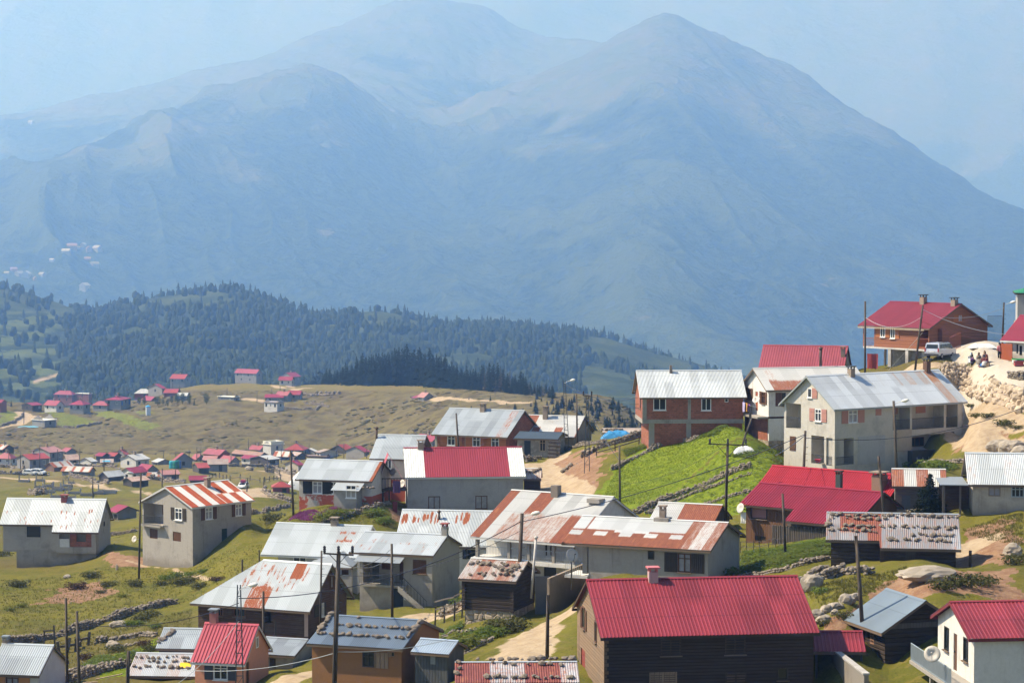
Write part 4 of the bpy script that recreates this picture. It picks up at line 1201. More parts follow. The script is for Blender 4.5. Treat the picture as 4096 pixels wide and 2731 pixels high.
h.walls(wood('timber_chalet', (.34, .135, .075), .2, weather=.1), z0=zf, ins=(xv, 0, 0, 0))
h.rail('F', q[0], q[1], q[2], q[2] + 1.0, o=-.03, mat=IRONR)
h.addbox('veranda_floor', WHITEW, (0, xv - .004, 0, h.W, zf - .2, zf), (xv, h.L, .003, h.W, zf - .2, zf - .004))
h.addbox('veranda_post', wood('timber_chalet', (.34, .135, .075), .2, weather=.1), (.0, .25, .0, .25, zf, .05), (.0, .25, h.W * .5, h.W * .5 + .25, zf, .4))
h.rail('F', .3, xv - .05, zf + .003, zf + 1.0, o=-.05, mat=IRONR)
for x, y in ((510, 780), (745, 810), (1060, 840)):
 u = h.fp('F', ('x2', x + 20, y))[0]
 h.addbox('pillar', WHITEW, (u - .25, u + .2, .05, .5, h.zb, zf - .204))
h.addbox('undercroft_wall', stone('block_wall', (.32, .29, .25), (.22, .2, .17), 3.0), (h.L * .3, h.L * .86, 1.6, 1.8, h.zb, zf - .21))
h.addbox('lower_wall', WHITEW, (h.L * .84, h.L - .02, .6, .8, h.zb, zf - .21), (h.L - .25, h.L - .02, .81, h.W, h.zb, zf - .21))
mb = MB()
for k in range(60):
 x = h.L * k / 60
 mb.add([(x - .4, -.49, -.49 * h.sl - .06), (x - .4 + h.L / 60 * .9, -.49, -.49 * h.sl - .06), (x - .4 + h.L / 120, -.49, -.49 * h.sl - .28)], [(0, 1, 2)])
h.roof(tin('tin_chalet', (0.225, 0.036, 0.052), metal=0.0, rough=.45, ragged=.1, vary=.1), rust_none, prof=('trap', .22, .03), og=.45, oe=.5, fasc=FASC)
h.part(mb, 'eave_trim', plain('trim_cream', (.55, .45, .33), .8), h.roofob)
h.chim('x2', 990, 190, 60, .62, CHIMC, capm=IRON)
h.chim('x2', 1410, 215, 98, .62, CHIMC, capm=IRON)
h = House('brick_shutter_house', 'red brick house with orange shutters and grey tin roof beside the dirt road', C=('z5', 265, 520), D=288, F=('z3', 1582, 495), G=('z5', 542, 450), apex=('z5', 412, 308), base=[('z5', 700), ('z3', 760), None]); NEAR['Z'] = h
for a, b in ((1688, 1755), (1903, 1970), (2063, 2130)):
 h.win('F', 'z3', a, 514 + (a - 1688) * .06, b, 600 + (a - 1688) * .06, sh='lr', shm=ORSH, shw=.9)
h.walls(BRICK)
h.addbox('concrete_pillar', CONC, *[(u - .15, u + .15, -.03, -.003, h.zb, -.02) for u in (.15, h.fp('F', ('z3', 1848, 540))[0], h.L - .15)])
h.roof(ZINC, lambda u, v, i: .42 if i == 9 else .0, prof=('sin', .18, .034), og=.35, oe=.4)
h.chim('z3', 1993, 312, 240, .6, CHIMC)
h.chim('z5', 68, 310, 240, .1, CHIMC, cap=False) if False else None
b = h
h = House('stone_annex', 'small block annex with flat dark roof leaning on the brick house gable', C=('z5', 690, 545), D=284, F=('z5', 362, 505), ang=-14, side='R', W=5.0, rise=.5, base=[('z5', 715), ('z5', 690), None]); NEAR['Z2'] = h
h.panel('door', 'F', 'z5', 420, 560, 476, 690, plain('door_navy2', (.02, .03, .045), .5), rec=.06)
h.win('F', 'z5', 552, 545, 604, 650, f=plain('frame_tan', (.4, .3, .2), .7), mull=(1, 1), sill=False)
h.walls(stone('block_wall', (.32, .29, .25), (.22, .2, .17), 3.0))
h.roof(tin('tin_dark', (.06, .08, .10), metal=.2, ragged=.1), rust_none, prof=('flat', 1, 0), og=.35, oe=.4)
h = House('rusty_tin_house', 'low tan house with white and rust patched tin roof and tall chimney behind the annex', C=('z5', 842, 522), D=292, F=('z5', 560, 490), ang=-16, L=9.0, W=9.0, rise=2.0, base=[('z5', 620), None, None]); NEAR['Z3'] = h
h.panel('door', 'F', 'z5', 700, 545, 750, 620, plain('door_green2', (.03, .06, .06), .5), rec=.05)
h.walls(plaster('render_tan', (.36, .30, .24), amt=.4))
h.roof(RUSTY, lambda u, v, i: .75 if (v > .6 and u < .4) or (i % 3 == 1 and v < .5) else .2, prof=('sin', .18, .034), og=.3, oe=.4)
h.chim('z5', 602, 378, 262, .55, CHIMC, cap=True)
h = House('plank_shack', 'tiny grey plank shack with stones heaped on its flat roof beside a blue tarpaulin', C=('z5', 1110, 492), D=296, F=('z5', 1055, 492), L=5.0, ang=0, side='L', W=3.2, rise=.35, base=[('z5', 560), None, None]); NEAR['Z4'] = h
h.walls(GREYW)
h.roof(STONET, rust_spots(.3), prof=('flat', 1, 0), og=.3, oe=.3)
h = House('grey_rendered_house', 'grey rendered house whose red metal roof has a white band at each end', C=('z3', 1347, 868), D=245, F=('z3', 2338, 862), ang=5, side='L', apex=('z3', 1318, 628), base=[('z3', 1190), ('z3', 1190), None], W=8.5); NEAR['AA'] = h
h.win('F', 'z3', 1524, 1035, 1626, 1146, f=BROWNF, pane=CURT, mull=(1, 0))
h.win('F', 'z3', 1928, 1030, 2030, 1142, f=BROWNF, pane=CURT, mull=(1, 0))
h.walls(plaster('render_shade_grey', (.38, .37, .37), amt=.35), faces='FBR')  # shade on the white front is put into this grey
h.walls(plaster('whitewash', (.78, .78, .75), amt=.2), faces='L', name='gable_wall')
h.roof(REDWT, lambda u, v, i: 1.0 if u < .165 or u > .875 else 0.0, prof=('trap', .24, .035), og=.25, oe=.25, fasc=FASCW, rows=4)
h.chim('z3', 1460, 632, 552, .6, CHIMC)
q = h.inv @ pt(('z3', 1312, 930), h.O.y - .6)
dish_part(h, (q.x, q.y, q.z), (-.75, -.6, .3), .42)
h = House('white_red_base_house', 'low white house with peeling red painted base, black shutters and silver tin roof', C=('z3', 1040, 893), D=243, F=('z3', 420, 874), W=6.2, apex=('z3', 1044, 742), base=[('z3', 1100), ('z3', 1160), None]); NEAR['AB'] = h
zr = h.fp('F', ('z3', 500, 1015))[1]
h.win('F', 'z3', 535, 908, 618, 1012, pane=CURT, sh='lr', shm=BLACKSH, shw=1.0)
h.win('F', 'z3', 680, 912, 748, 1016, sh='lr', shm=BLACKSH, shw=.5)
h.walls(plaster('render_red_base', (.66, .62, .57), amt=.45, band=zr - h.zb, bandc=(.42, .10, .065)))
h.roof(ZINCW, lambda u, v, i: .66 if u > .96 else .0, prof=('sin', .16, .034), og=.2, ogl=.3, oe=.45)
u0, u1 = h.fp('F', ('z3', 770, 950))[0], h.fp('F', ('z3', 958, 950))[0]
h.bay(u0, u1, 1.8, None)
h.win('Y', 'z3', 820, 940, 908, 1050, r=h.rect('Y', 'z3', 820, 940, 908, 1050))
mb = MB()
zt = -1.0
h.wallface(mb, 'Y', u0, u1, h.zb, zt)
for x in (u0, u1):
 mb.poly((x, -1.8, h.zb), (x, -.003, h.zb), (x, -.003, zt + .5), (x, -1.8, zt))
h.part(mb, 'porch', PLAST)
mb = MB()
mb.add([(u0 - .25, -2.1, zt + .02), (u1 + .4, -2.1, zt + .02), (u1 + .4, -.3, zt + .66), (u0 - .25, -.3, zt + .66), (u0 - .25, -2.1, zt + .07), (u1 + .4, -2.1, zt + .07), (u1 + .4, -.3, zt + .71), (u0 - .25, -.3, zt + .71)],
    [(3, 2, 1, 0), (4, 5, 6, 7), (0, 1, 5, 4), (1, 2, 6, 5), (2, 3, 7, 6), (3, 0, 4, 7)])
h.part(mb, 'porch_roof', ZINCW)
h = House('tall_wing_house', 'narrow taller white house with tin roof and long stovepipe, joined to the low white house', C=('z3', 1392, 708), D=250, F=('z3', 1043, 690), L=None, W=6.5, apex=('z3', 1428, 552), ang=-12, base=[('z3', 1090), ('z3', 1080), None], rise=2.0); NEAR['AC'] = h
zr = h.fp('F', ('z3', 1100, 885))[1]
h.win('F', 'z3', 1152, 705, 1212, 800, sh='l', shm=BLACKSH, shw=.95, mull=(1, 0))
h.panel('door', 'F', 'z3', 1062, 915, 1132, 1066, BLACKSH, rec=.08, handle=True)
h.walls(plaster('render_red_base2', (.60, .56, .51), amt=.8, band=zr - h.zb, bandc=(.40, .095, .06)))
h.roof(ZINC, rust_none, prof=('sin', .16, .034), og=.2, ogr=.7, oe=.35)
h.chim('z3', 1083, 545, 438, .24, pipe=True)
h.addbox('door_canopy', FASCW, (-.1, h.fp('F', ('z3', 1135, 880))[0], -.9, -.003, zr + .02, zr + .12))
h = House('rust_streak_house', 'low white house, broad rust-streaked tin roof, before the red and white roof', C=('z3', 2012, 1452), D=218, F=('z3', 1256, 1428), W=7.6, ang=-8, apex=('z3', 2062, 1168), zb=-5.5); NEAR['AD'] = h
sAD = streaks(4, 22, .68, .85, .013, .85, .02, .02, .8)
h.win('F', 'z3', 1858, 1492, 1932, 1570, f=BLACKSH, sh='lr', shm=BLACKSH, sill=False)
h.walls(WHITEW)
h.roof(ZINCW, lambda u, v, i: sAD(u, v, i), prof=('sin', .14, .034), og=.2, oe=.35, rows=12)
h.chim('z3', 1617, 1240, 1150, .22, pipe=True)
h = House('orange_rust_shed', 'half hidden shed with silver and orange-rust tin roof on the meadow edge', C=('z6', 1900, 290), D=196, F=('z6', 1555, 250), ang=-22, L=5.2, W=5.0, rise=1.2, base=[('z6', 380), None, None]); NEAR['AE'] = h
h.walls(GREYW)
h.roof(RUSTY, lambda u, v, i: .82 if u > .42 else .05, prof=('sin', .16, .034), og=.2, oe=.3)
h = House('stone_shed', 'small stone and plaster shed with silver tin roof between the salmon and ochre houses', C=('zb', 1385, 1235), D=172, F=('zb', 960, 1208), W=4.6, ang=-18, rise=.7, base=[('zb', 1400), None, None]); NEAR['S1'] = h
h.panel('door', 'F', 'zb', 1112, 1268, 1184, 1385, DARKSH, rec=.05)
h.walls(plaster('render_dim', (.45, .44, .42), amt=.6))
h.roof(ZINC, rust_none, prof=('sin', .14, .034), og=.25, oe=.25)
h = House('tin_lean_to', 'dark plank lean-to with pale tin roof and stone-lined verge, left of the salmon house', C=('z2', 1500, 1305), D=178, F=('z2', 1200, 1290), ang=-6, W=4.5, rise=1.0, base=[('z2', 1420), ('z2', 1380), None]); NEAR['S2'] = h
h.walls(LOGW)
h.roof(ZINC, rust_none, prof=('sin', .14, .034), og=.2, oe=.25)
h = House('patchwork_shed', 'low shed with patchwork tin roof of silver, maroon and yellow sheets under many stones', C=('z2', 1530, 1512), D=172, F=('z2', 985, 1508), ang=-4, W=5.6, rise=1.0, zb=-3.0); NEAR['S3'] = h
h.walls(LOGW)
PATCH = tin('tin_patchwork', (.46, .48, .50), rust=(.27, .05, .055), metal=.2, ragged=.35, sharp=.08)
h.roof(PATCH, lambda u, v, i: .9 if i in (6, 7) and v < .62 else (.4 if i % 3 == 0 else .12), prof=('sin', .13, .034), og=.2, oe=.3)
mb = MB()
q = h.rp(('z2', 1348, 1465)); nrm = Vector((0, -h.sl, 1)).normalized(); vd = Vector((0, 1, h.sl)).normalized()
o = q + nrm * .15
mb.quad(o, o + Vector((.85, 0, 0)), o + Vector((.85, 0, 0)) + vd * .75, o + vd * .75)
h.part(mb, 'yellow_sheet', plain('sheet_yellow', (.75, .50, .03), .6), h.roofob)
GCTRL.append((px(('z2', 1200, 0))[0], px(('z2', 1200, 1640))[1], 158))
h = House('grey_plank_shed', 'narrow grey plank and sheet metal shed against the ochre house', C=('z4', 1585, 1330), D=149, F=('z4', 1325, 1290), ang=-22, W=2.6, rise=.5, base=[('z4', 1568), None, None]); NEAR['S4'] = h
h.panel('door', 'F', 'z4', 1450, 1320, 1490, 1415, plain('sheet_grey', (.22, .24, .25), .6), rec=-.03)
h.walls(wood('timber_greyblue', (.10, .105, .11), .2, vert=True, weather=.2))
h.roof(tin('tin_bluegrey', (.35, .42, .5), metal=.3), rust_none, prof=('sin', .16, .034), og=.2, oe=.25)
h = House('corner_hut', 'small rusty tin hut with dark walls at the corner of the red and white roof', C=('z5', 552, 880), D=252, F=('z5', 418, 870), W=2.8, rise=.8, base=[('z5', 990), None, None], ang=-3); NEAR['S5'] = h
h.walls(DARKW)
h.roof(RUSTY, rust_spots(.42), prof=('sin', .16, .034), og=.2, oe=.3)
h = House('red_canopy', 'small crimson sheet canopy on thin posts beside the biggest red roof', C=('z8', 985, 1338), D=139, F=('z8', 640, 1342), ang=-2, side='R', L=None, W=3.6, rise=.75, zb=-4.0, cat='canopy'); NEAR['CN'] = h
h.addbox('post', IRON, *[(x, x + .12, y, y + .12, h.zb, -.02) for x in (.05, h.L * .66, h.L - .15) for y in (.05, h.W - .2)])
h.roof(REDT, rust_none, prof=('trap', .22, .03), og=.15, oe=.25)
h = House('gate_house', 'white house with wine red roof and open brown door at the far right edge', C=('x1', 1985, 350), D=262, ang=-48, side='L', F=('x1', 2600, 560), L=13.0, W=6.0, rise=2.2, zb=-4.0); NEAR['Y'] = h
h.panel('door', 'F', 'x1', 2195, 500, 2232, 690, BLACKSH, rec=.06)
h.win('F', 'x1', 2262, 530, 2312, 720, f=BLACKSH, mull=(0, 0), sill=False)
h.walls(WHITEW)
h.roof(tin('tin_wine2', (0.22, 0.024, 0.045), metal=0.0, rough=.45, ragged=.1, vary=.1), rust_none, prof=('trap', .25, .03), og=.4, oe=.6, fasc=FASCW)
x0, z0 = h.fp('F', ('x1', 2000, 870))
mb = MB()
mb.box(-.1, 1.55, -1.02, -.95, z0, z0 + 2.1)
dd = h.part(mb, 'door', plain('door_chestnut', (.30, .075, .03), .5))
mb = MB(); mb.box(.03, .13, -1.07, -1.021, z0 + 1.0, z0 + 1.1); h.part(mb, 'handle', IRON, dd)
h = House('green_roof_house', 'grey upper storey with green tin roof cut off by the top right edge', C=('x2', 2266, 35), D=285, F=('x2', 2600, 60), ang=-10, side='L', L=9, W=7, rise=1.0, zb=-9); NEAR['GR'] = h
h.walls(plaster('render_cool', (.44, .43, .41), amt=.3), z0=-3.6, hip='L')
h.walls(STONEB, z1=-3.9, gable=False, name='masonry_base', ins=(2.0, .1, .1, .1))
h.addbox('floor_slab', CONC, (-.2, h.L, -.2, h.W, -3.9, -3.604))
h.roof(GREENT, rust_none, prof=('trap', .25, .03), og=.35, oe=.4, fasc=DARKW, hipL=3.6)
# ------------------------------------------------------------------ the ground: one sheet fitted through the places where the land is seen
DG = 4096 / 2352
CTRL = [(-60, 1640, 150), (0, 1478, 190), (0, 1400, 215), (0, 1335, 248), (0, 1300, 262), (20, 1268, 290), (0, 1190, 420), (0, 1135, 550), (0, 1095, 660), (0, 1078, 740), (0, 1045, 840), (0, 1018, 900), (0, 970, 985), (0, 935, 1050), (0, 922, 1085), (0, 935, 1180), (0, 990, 1300), (0, 1080, 1500),
  (-250, 1640, 150), (-250, 1478, 190), (-250, 1300, 262), (-250, 1190, 420), (-250, 1078, 740), (-250, 1018, 900), (-250, 925, 1085), (-250, 1080, 1500),
  (230, 1560, 170), (365, 1590, 168), (300, 1585, 166), (230, 1425, 205), (230, 1340, 240), (260, 1265, 275), (270, 1190, 420), (250, 1130, 560), (250, 1085, 700), (250, 1040, 850), (250, 960, 1000), (250, 935, 1050), (250, 950, 1200), (250, 1090, 1500),
  (420, 1600, 155), (440, 1388, 215), (420, 1310, 243), (330, 1225, 300), (330, 1180, 430), (420, 1120, 580), (420, 1080, 720), (420, 1040, 850), (420, 960, 985), (420, 893, 1100), (420, 930, 1250), (420, 1080, 1500),
  (570, 1300, 228), (610, 1235, 250), (620, 1182, 292), (640, 1152, 420), (640, 1122, 560), (600, 1098, 660), (620, 1080, 740), (620, 1036, 860), (620, 940, 1000), (570, 882, 1130), (570, 920, 1280), (570, 1080, 1500),
  (560, 1330, 216), (660, 1200, 240), (780, 1188, 238), (880, 1156, 243), (720, 1200, 300), (720, 1190, 430), (750, 1120, 600), (800, 1090, 720), (800, 1045, 850), (800, 960, 960), (680, 888, 1110), (850, 880, 1080), (850, 920, 1250), (850, 1080, 1500),
  (700, 1500, 178), (640, 1545, 165), (840, 1430, 196), (868, 1404, 203.5), (930, 1402, 201), (960, 1396, 204), (800, 1400, 210), (990, 1408, 197), (1030, 1400, 190), (1020, 1480, 162), (1180, 1512, 146), (1225, 1482, 152), (1270, 1425, 165), (1310, 1392, 175), (1200, 1560, 137), (1300, 1470, 150), (1050, 1445, 168),
  (1005, 1050, 286), (1180, 1055, 283), (1240, 1068, 276), (1262, 1100, 262), (1300, 1128, 250), (1290, 1040, 288), (1330, 1020, 294), (1400, 1010, 298), (1300, 1060, 340), (1300, 1080, 450), (1250, 985, 640), (1250, 950, 780), (1100, 920, 900), (1250, 905, 960), (1100, 882, 1050), (1250, 915, 1100), (1250, 1000, 1300), (1250, 1100, 1500), (1000, 1010, 700), (1000, 1090, 420), (950, 1100, 330),
  (1350, 1055, 262), (1330, 1095, 252), (1380, 1142, 236), (1450, 1125, 238), (1450, 1060, 252), (1600, 1005, 251), (1700, 975, 252), (1480, 1022, 258), (1470, 1165, 226), (1640, 1105, 228), (1790, 1045, 237), (1800, 1060, 232), (1680, 1185, 206), (1560, 1200, 215),
  (1450, 1050, 330), (1450, 1060, 450), (1420, 990, 640), (1420, 950, 780), (1420, 925, 900), (1420, 960, 1050), (1420, 1060, 1300), (1420, 1140, 1500), (1700, 1100, 380), (1700, 1180, 600), (1700, 1250, 1000), (1700, 1250, 1500),
  (1720, 1300, 176), (1850, 1275, 172), (1700, 1335, 168), (1850, 1330, 162), (1890, 1325, 159), (1720, 1245, 191), (1800, 1250, 184), (1850, 1200, 200),
  (1910, 1315, 162), (2200, 1290, 171), (2050, 1310, 160), (1915, 1105, 228), (1820, 1100, 231), (2100, 1085, 238), (2205, 1030, 252), (2140, 1072, 212), (2240, 1065, 222),
  (1985, 850, 288), (2060, 842, 281), (2110, 830, 270), (2140, 828, 268), (2200, 822, 268), (2270, 798, 285), (2240, 840, 259), (2300, 838, 259), (2345, 865, 250), (2170, 840, 262),
  (2175, 888, 249), (2235, 942, 238), (2300, 970, 231), (2350, 998, 226), (2212, 925, 245), (2280, 975, 232), (2352, 1018, 222), (2225, 985, 247), (2225, 1003, 244), (2300, 1030, 228), (2352, 1050, 220), (2352, 1080, 208),
  (2060, 1188, 188), (2150, 1185, 187), (2200, 1185, 183), (2352, 1188, 180), (2300, 1250, 171), (2352, 1290, 163), (2130, 1320, 152), (2250, 1325, 156), (2352, 1380, 150), (1880, 1385, 150), (1900, 1440, 143), (1960, 1480, 141), (2010, 1560, 136), (1890, 1560, 139),
  (2200, 1640, 127), (1500, 1680, 130), (1900, 1680, 130), (1700, 1720, 120), (1100, 1640, 128), (1000, 1720, 120), (300, 1680, 140), (600, 1720, 130), (2352, 1720, 118), (2600, 1300, 160), (2600, 1000, 225), (2600, 840, 260), (2600, 1600, 130),
  (2300, 850, 320), (2000, 960, 340), (1700, 1000, 300), (2300, 1000, 420), (2000, 1150, 500), (2300, 1200, 700), (2300, 1300, 1500), (2600, 900, 330), (2600, 1300, 1500),
  (300, 2000, 84), (1200, 2000, 84), (2100, 2000, 84), (-300, 2000, 84), (2700, 2000, 84)]
cx = np.array([(a * DG, b * DG, d) for a, b, d in CTRL] + [tuple(map(float, g)) for g in GCTRL])
class TPS:
 def __init__(s, A, v, lam):
  s.A = A
  n = len(A)
  K = s.k(np.linalg.norm(A[:, None] - A[None], axis=2)) + lam * np.eye(n)
  P = np.c_[np.ones(n), A]
  M = np.block([[K, P], [P.T, np.zeros((3, 3))]])
  s.w = np.linalg.solve(M, np.r_[v, 0, 0, 0])
 @staticmethod
 def k(r): return np.where(r > 1e-9, r * r * np.log(np.maximum(r, 1e-9)), 0.0)
 def __call__(s, B):
  out = np.empty(len(B))
  for i in range(0, len(B), 40000):
   b = B[i:i + 40000]
   out[i:i + 40000] = s.k(np.linalg.norm(b[:, None] - s.A[None], axis=2)) @ s.w[:-3] + s.w[-3] + b @ s.w[-2:]
  return out
AX, AD = 1.0 / 1000, 1.9
gt = TPS(np.c_[cx[:, 0] * AX, np.log(cx[:, 2]) * AD], cx[:, 1], 2e-3)
NCOL, NROW = 860, 760
gpx = np.linspace(-420, 4520, NCOL)
gln = np.linspace(math.log(84), math.log(1500), NROW)
cpx_, cln_ = np.linspace(-420, 4520, 216), np.linspace(math.log(84), math.log(1500), 230)
cg = gt(np.stack(np.meshgrid(cln_ * AD, cpx_ * AX, indexing='ij'), -1).reshape(-1, 2)[:, ::-1]).reshape(230, 216)
def interp2(tab, fy, fx):
 h, w = tab.shape
 fy, fx = np.clip(fy, 0, h - 1.001), np.clip(fx, 0, w - 1.001)
 i, j = fy.astype(int), fx.astype(int)
 a, b = fy - i, fx - j
 return (tab[i, j] * (1 - b) + tab[i, j + 1] * b) * (1 - a) + (tab[i + 1, j] * (1 - b) + tab[i + 1, j + 1] * b) * a
def px2xyz(X, Yp, D):                           # photo pixels and depth -> xyz arrays
 rx, ry = (X - CX) / FPX, -(Yp - CY) / FPX
 dy, dz = CP + ry * SP, -SP + ry * CP
 return np.stack([rx / dy * D, D * np.ones_like(rx), dz / dy * D], -1)
LN, PX = np.meshgrid(gln, gpx, indexing='ij')
PY = interp2(cg, (LN - cln_[0]) / (cln_[1] - cln_[0]), (PX - cpx_[0]) / (cpx_[1] - cpx_[0]))
DD = np.exp(LN)
GV = px2xyz(PX, PY, DD)
gx, gy = GV[..., 0], GV[..., 1]
near = np.clip((420 - DD) / 200, 0, 1)
amp = 0.16 * near + (1 - near) * 0.9
GV[..., 2] += amp * (fbm(gx / 5, gy / 5, 4, 3) - .5) * 1.6 * near + (1 - near) * 2.4 * (fbm(gx / 16, gy / 22, 4, 5) - .5) + 0.22 * (vnoise(gx / .9, gy / .9, 9) - .5) * near + 0.8 * (1 - near) * (vnoise(gx / 4.0, gy / 4.5, 19) - .5)
_, PYN = proj(GV)
def gz(x, y):                                   # ground height
 P = proj(np.array([[x, y, -25.0]]))[0][0]
 z = -25.0
 for _ in range(3):
  P = proj(np.array([[x, y, z]]))[0][0]
  z = float(interp2(GV[..., 2], np.array([(math.log(max(y, 84.1)) - gln[0]) / (gln[1] - gln[0])]), np.array([(P - gpx[0]) / (gpx[1] - gpx[0])]))[0])
 return z
def gzv(x, y):
 z = np.full_like(x, -25.0)
 for _ in range(3):
  P = proj(np.stack([x, y, z], -1))[0]
  z = interp2(GV[..., 2], (np.log(np.maximum(y, 84.1)) - gln[0]) / (gln[1] - gln[0]), (P - gpx[0]) / (gpx[1] - gpx[0]))
 return z
def G(p, D=None, far=False):
 """the point of the ground seen at a photo pixel (or on that column at depth D)"""
 X, Yp = px(p) if isinstance(p[0], str) else p
 f = (X - gpx[0]) / (gpx[1] - gpx[0])
 col = interp2(PYN, np.arange(NROW).astype(float), np.full(NROW, f))
 if D is None:
  ok = np.where(col <= Yp)[0]
  if far: ok = ok[gln[ok] > math.log(420)]
  if len(ok) == 0: i = NROW - 2
  else: i = max(1, ok[0])
  t = 0.0 if col[i - 1] == col[i] else (col[i - 1] - Yp) / (col[i - 1] - col[i])
  D = math.exp(gln[i - 1] + (gln[i] - gln[i - 1]) * max(0, min(1, t)))
 z = None
 r = ray((X, Yp))
 x = r.x * D
 return Vector((x, D, gz(x, D)))
def seg_dist(pts, x, y):
 d = np.full(x.shape, 1e9)
 for (a, b) in zip(pts[:-1], pts[1:]):
  ax, ay, bx, by = a.x, a.y, b.x, b.y
  L2 = (bx - ax) ** 2 + (by - ay) ** 2 + 1e-9
  t = np.clip(((x - ax) * (bx - ax) + (y - ay) * (by - ay)) / L2, 0, 1)
  d = np.minimum(d, np.hypot(x - ax - t * (bx - ax), y - ay - t * (by - ay)))
 return d
def inpoly(pts, x, y):
 c = np.zeros(x.shape, dtype=bool)
 n = len(pts)
 for i in range(n):
  a, b = pts[i], pts[(i + 1) % n]
  if a.y == b.y: continue
  m = ((a.y > y) != (b.y > y)) & (x < (b.x - a.x) * (y - a.y) / (b.y - a.y) + a.x)
  c ^= m
 return c
gx, gy = GV[..., 0], GV[..., 1]
wob = fbm(gx / 3, gy / 3, 3, 31) - .5
wobf = fbm(gx / 14, gy / 20, 3, 37) - .5
def strip(fr, pts, w, soft=.5, far=False):
 P = [G((fr, a, b), far=far) for a, b in pts]
 d = seg_dist(P, gx, gy) + (wobf * w * 1.0 if far else wob * min(1.6, w))
 return np.clip((w / 2 + soft - d) / (2 * soft), 0, 1)
def patch(fr, pts, far=False, wobble=1.0):
 P = [G((fr, a, b), far=far) for a, b in pts]
 k = wobble * (6 if far else 2.2)
 ww = (wobf if far else wob) * k * 2
 return inpoly(P, gx + ww, gy + ww * (2 if far else .8)).astype(float)
dirt = np.zeros_like(gx); lush = np.zeros_like(gx); dry = np.zeros_like(gx); sand = np.zeros_like(gx); conc = np.zeros_like(gx)
mx = lambda a, b: np.maximum(a, b)
for fr, pts, w in (('o', [(1225, 1070), (1245, 1078), (1262, 1105), (1290, 1125), (1330, 1145)], 4.2), ('o', [(1225, 1070), (1270, 1062), (1290, 1045)], 2.6),
       ('o', [(1330, 1385), (1280, 1425), (1225, 1455), (1205, 1490), (1180, 1520)], 4.0), ('o', [(1215, 1480), (1180, 1490), (1130, 1510)], 1.2), ('o', [(700, 1545), (650, 1580)], 3.0),
       ('o', [(960, 1412), (1010, 1415), (1060, 1395)], 2.4), ('o', [(2150, 840), (2120, 848), (2080, 852)], 3.4),
       ('o', [(2190, 890), (2240, 930), (2300, 955), (2352, 980)], 3.0), ('o', [(2200, 995), (2260, 1008), (2352, 1040)], 4.0), ('o', [(2205, 1270), (2260, 1240)], 3.0),
       ('o', [(290, 1285), (330, 1300), (400, 1305), (480, 1330)], .5)):
 sand = mx(sand, strip(fr, pts, w))
for fr, pts in (('o', [(1262, 1060), (1330, 1040), (1400, 1035), (1385, 1090), (1330, 1130), (1290, 1115)]), ('o', [(80, 1388), (150, 1345), (240, 1338), (262, 1362), (180, 1384)]), ('o', [(1300, 1085), (1395, 1070), (1375, 1130), (1325, 1140)]),
    ('o', [(2215, 975), (2352, 1010), (2352, 1075), (2215, 1030)]), ('o', [(2050, 1330), (2352, 1300), (2352, 1380), (2180, 1360), (1990, 1440), (1910, 1470), (1900, 1450), (2000, 1390)]), ('o', [(2215, 1215), (2330, 1190), (2352, 1290), (2190, 1300)]),
    ('o', [(1000, 1140), (900, 1170), (880, 1200), (980, 1190)]), ('o', [(230, 1275), (260, 1300), (330, 1305), (330, 1280)])):
 dirt = mx(dirt, patch(fr, pts))
conc = mx(conc, patch('o', [(2158, 836), (2352, 832), (2352, 938), (2290, 905)], wobble=.1))
conc = mx(conc, patch('o', [(2180, 826), (2290, 780), (2310, 835), (2200, 838)], wobble=.3))
for fr, pts in (('o', [(1375, 1150), (1420, 1060), (1500, 1020), (1700, 965), (1790, 1040), (1480, 1165)]), ('o', [(1470, 1170), (1800, 1050), (1790, 1110), (1700, 1180), (1640, 1200), (1550, 1185)]),
    ('o', [(1700, 1270), (1900, 1230), (1900, 1275), (1700, 1330)]), ('o', [(2060, 1080), (2180, 1068), (2170, 1090), (2060, 1095)]), ('o', [(1020, 1480), (1180, 1410), (1140, 1470), (1020, 1520)]), ('o', [(200, 1530), (420, 1440), (430, 1480), (260, 1560)])):
 lush = mx(lush, patch(fr, pts, wobble=.7))
for fr, pts in (('v1', [(90, 660), (330, 700), (370, 780), (330, 850), (0, 930), (0, 700)]), ('v1', [(620, 690), (1160, 720), (1420, 790), (1640, 890), (1150, 960), (960, 880), (980, 800)]), ('v1', [(1520, 690), (1900, 670), (2352, 860), (2352, 960), (1900, 850), (1650, 790)]), ('v2', [(0, 770), (380, 870), (200, 950), (0, 920)]), ('v2', [(0, 680), (390, 710), (150, 735), (0, 730)])):
 lush = mx(lush, .52 * patch(fr, pts, True, .3))
for fr, pts, w in (('v1', [(0, 975), (260, 920), (430, 840), (500, 790), (400, 730), (320, 700)], 6), ('v1', [(500, 790), (600, 770)], 10), ('v3', [(0, 705), (560, 725), (900, 765)], 4), ('v3', [(1240, 810), (1700, 870), (2352, 960)], 4), ('v4', [(0, 950), (250, 1000), (560, 1060)], 4),
       ('v4', [(1900, 1000), (2000, 930), (2150, 905)], 8), ('v5', [(560, 1040), (440, 1010), (340, 930), (230, 880), (0, 850)], 6), ('z3', [(0, 1040), (80, 985), (120, 975)], 8), ('v2', [(600, 350), (900, 315), (1300, 300), (1700, 320), (2100, 370), (2352, 380)], 5), ('v2', [(1480, 520), (1640, 530), (1740, 560)], 4),
       ('z3', [(1560, 205), (1900, 220), (2352, 240)], 5), ('z3', [(480, 110), (400, 130), (200, 90)], 4), ('v1', [(1500, 520), (1740, 510), (1900, 500)], 8)):
 sand = mx(sand, .85 * strip(fr, pts, w, 1.5, True))
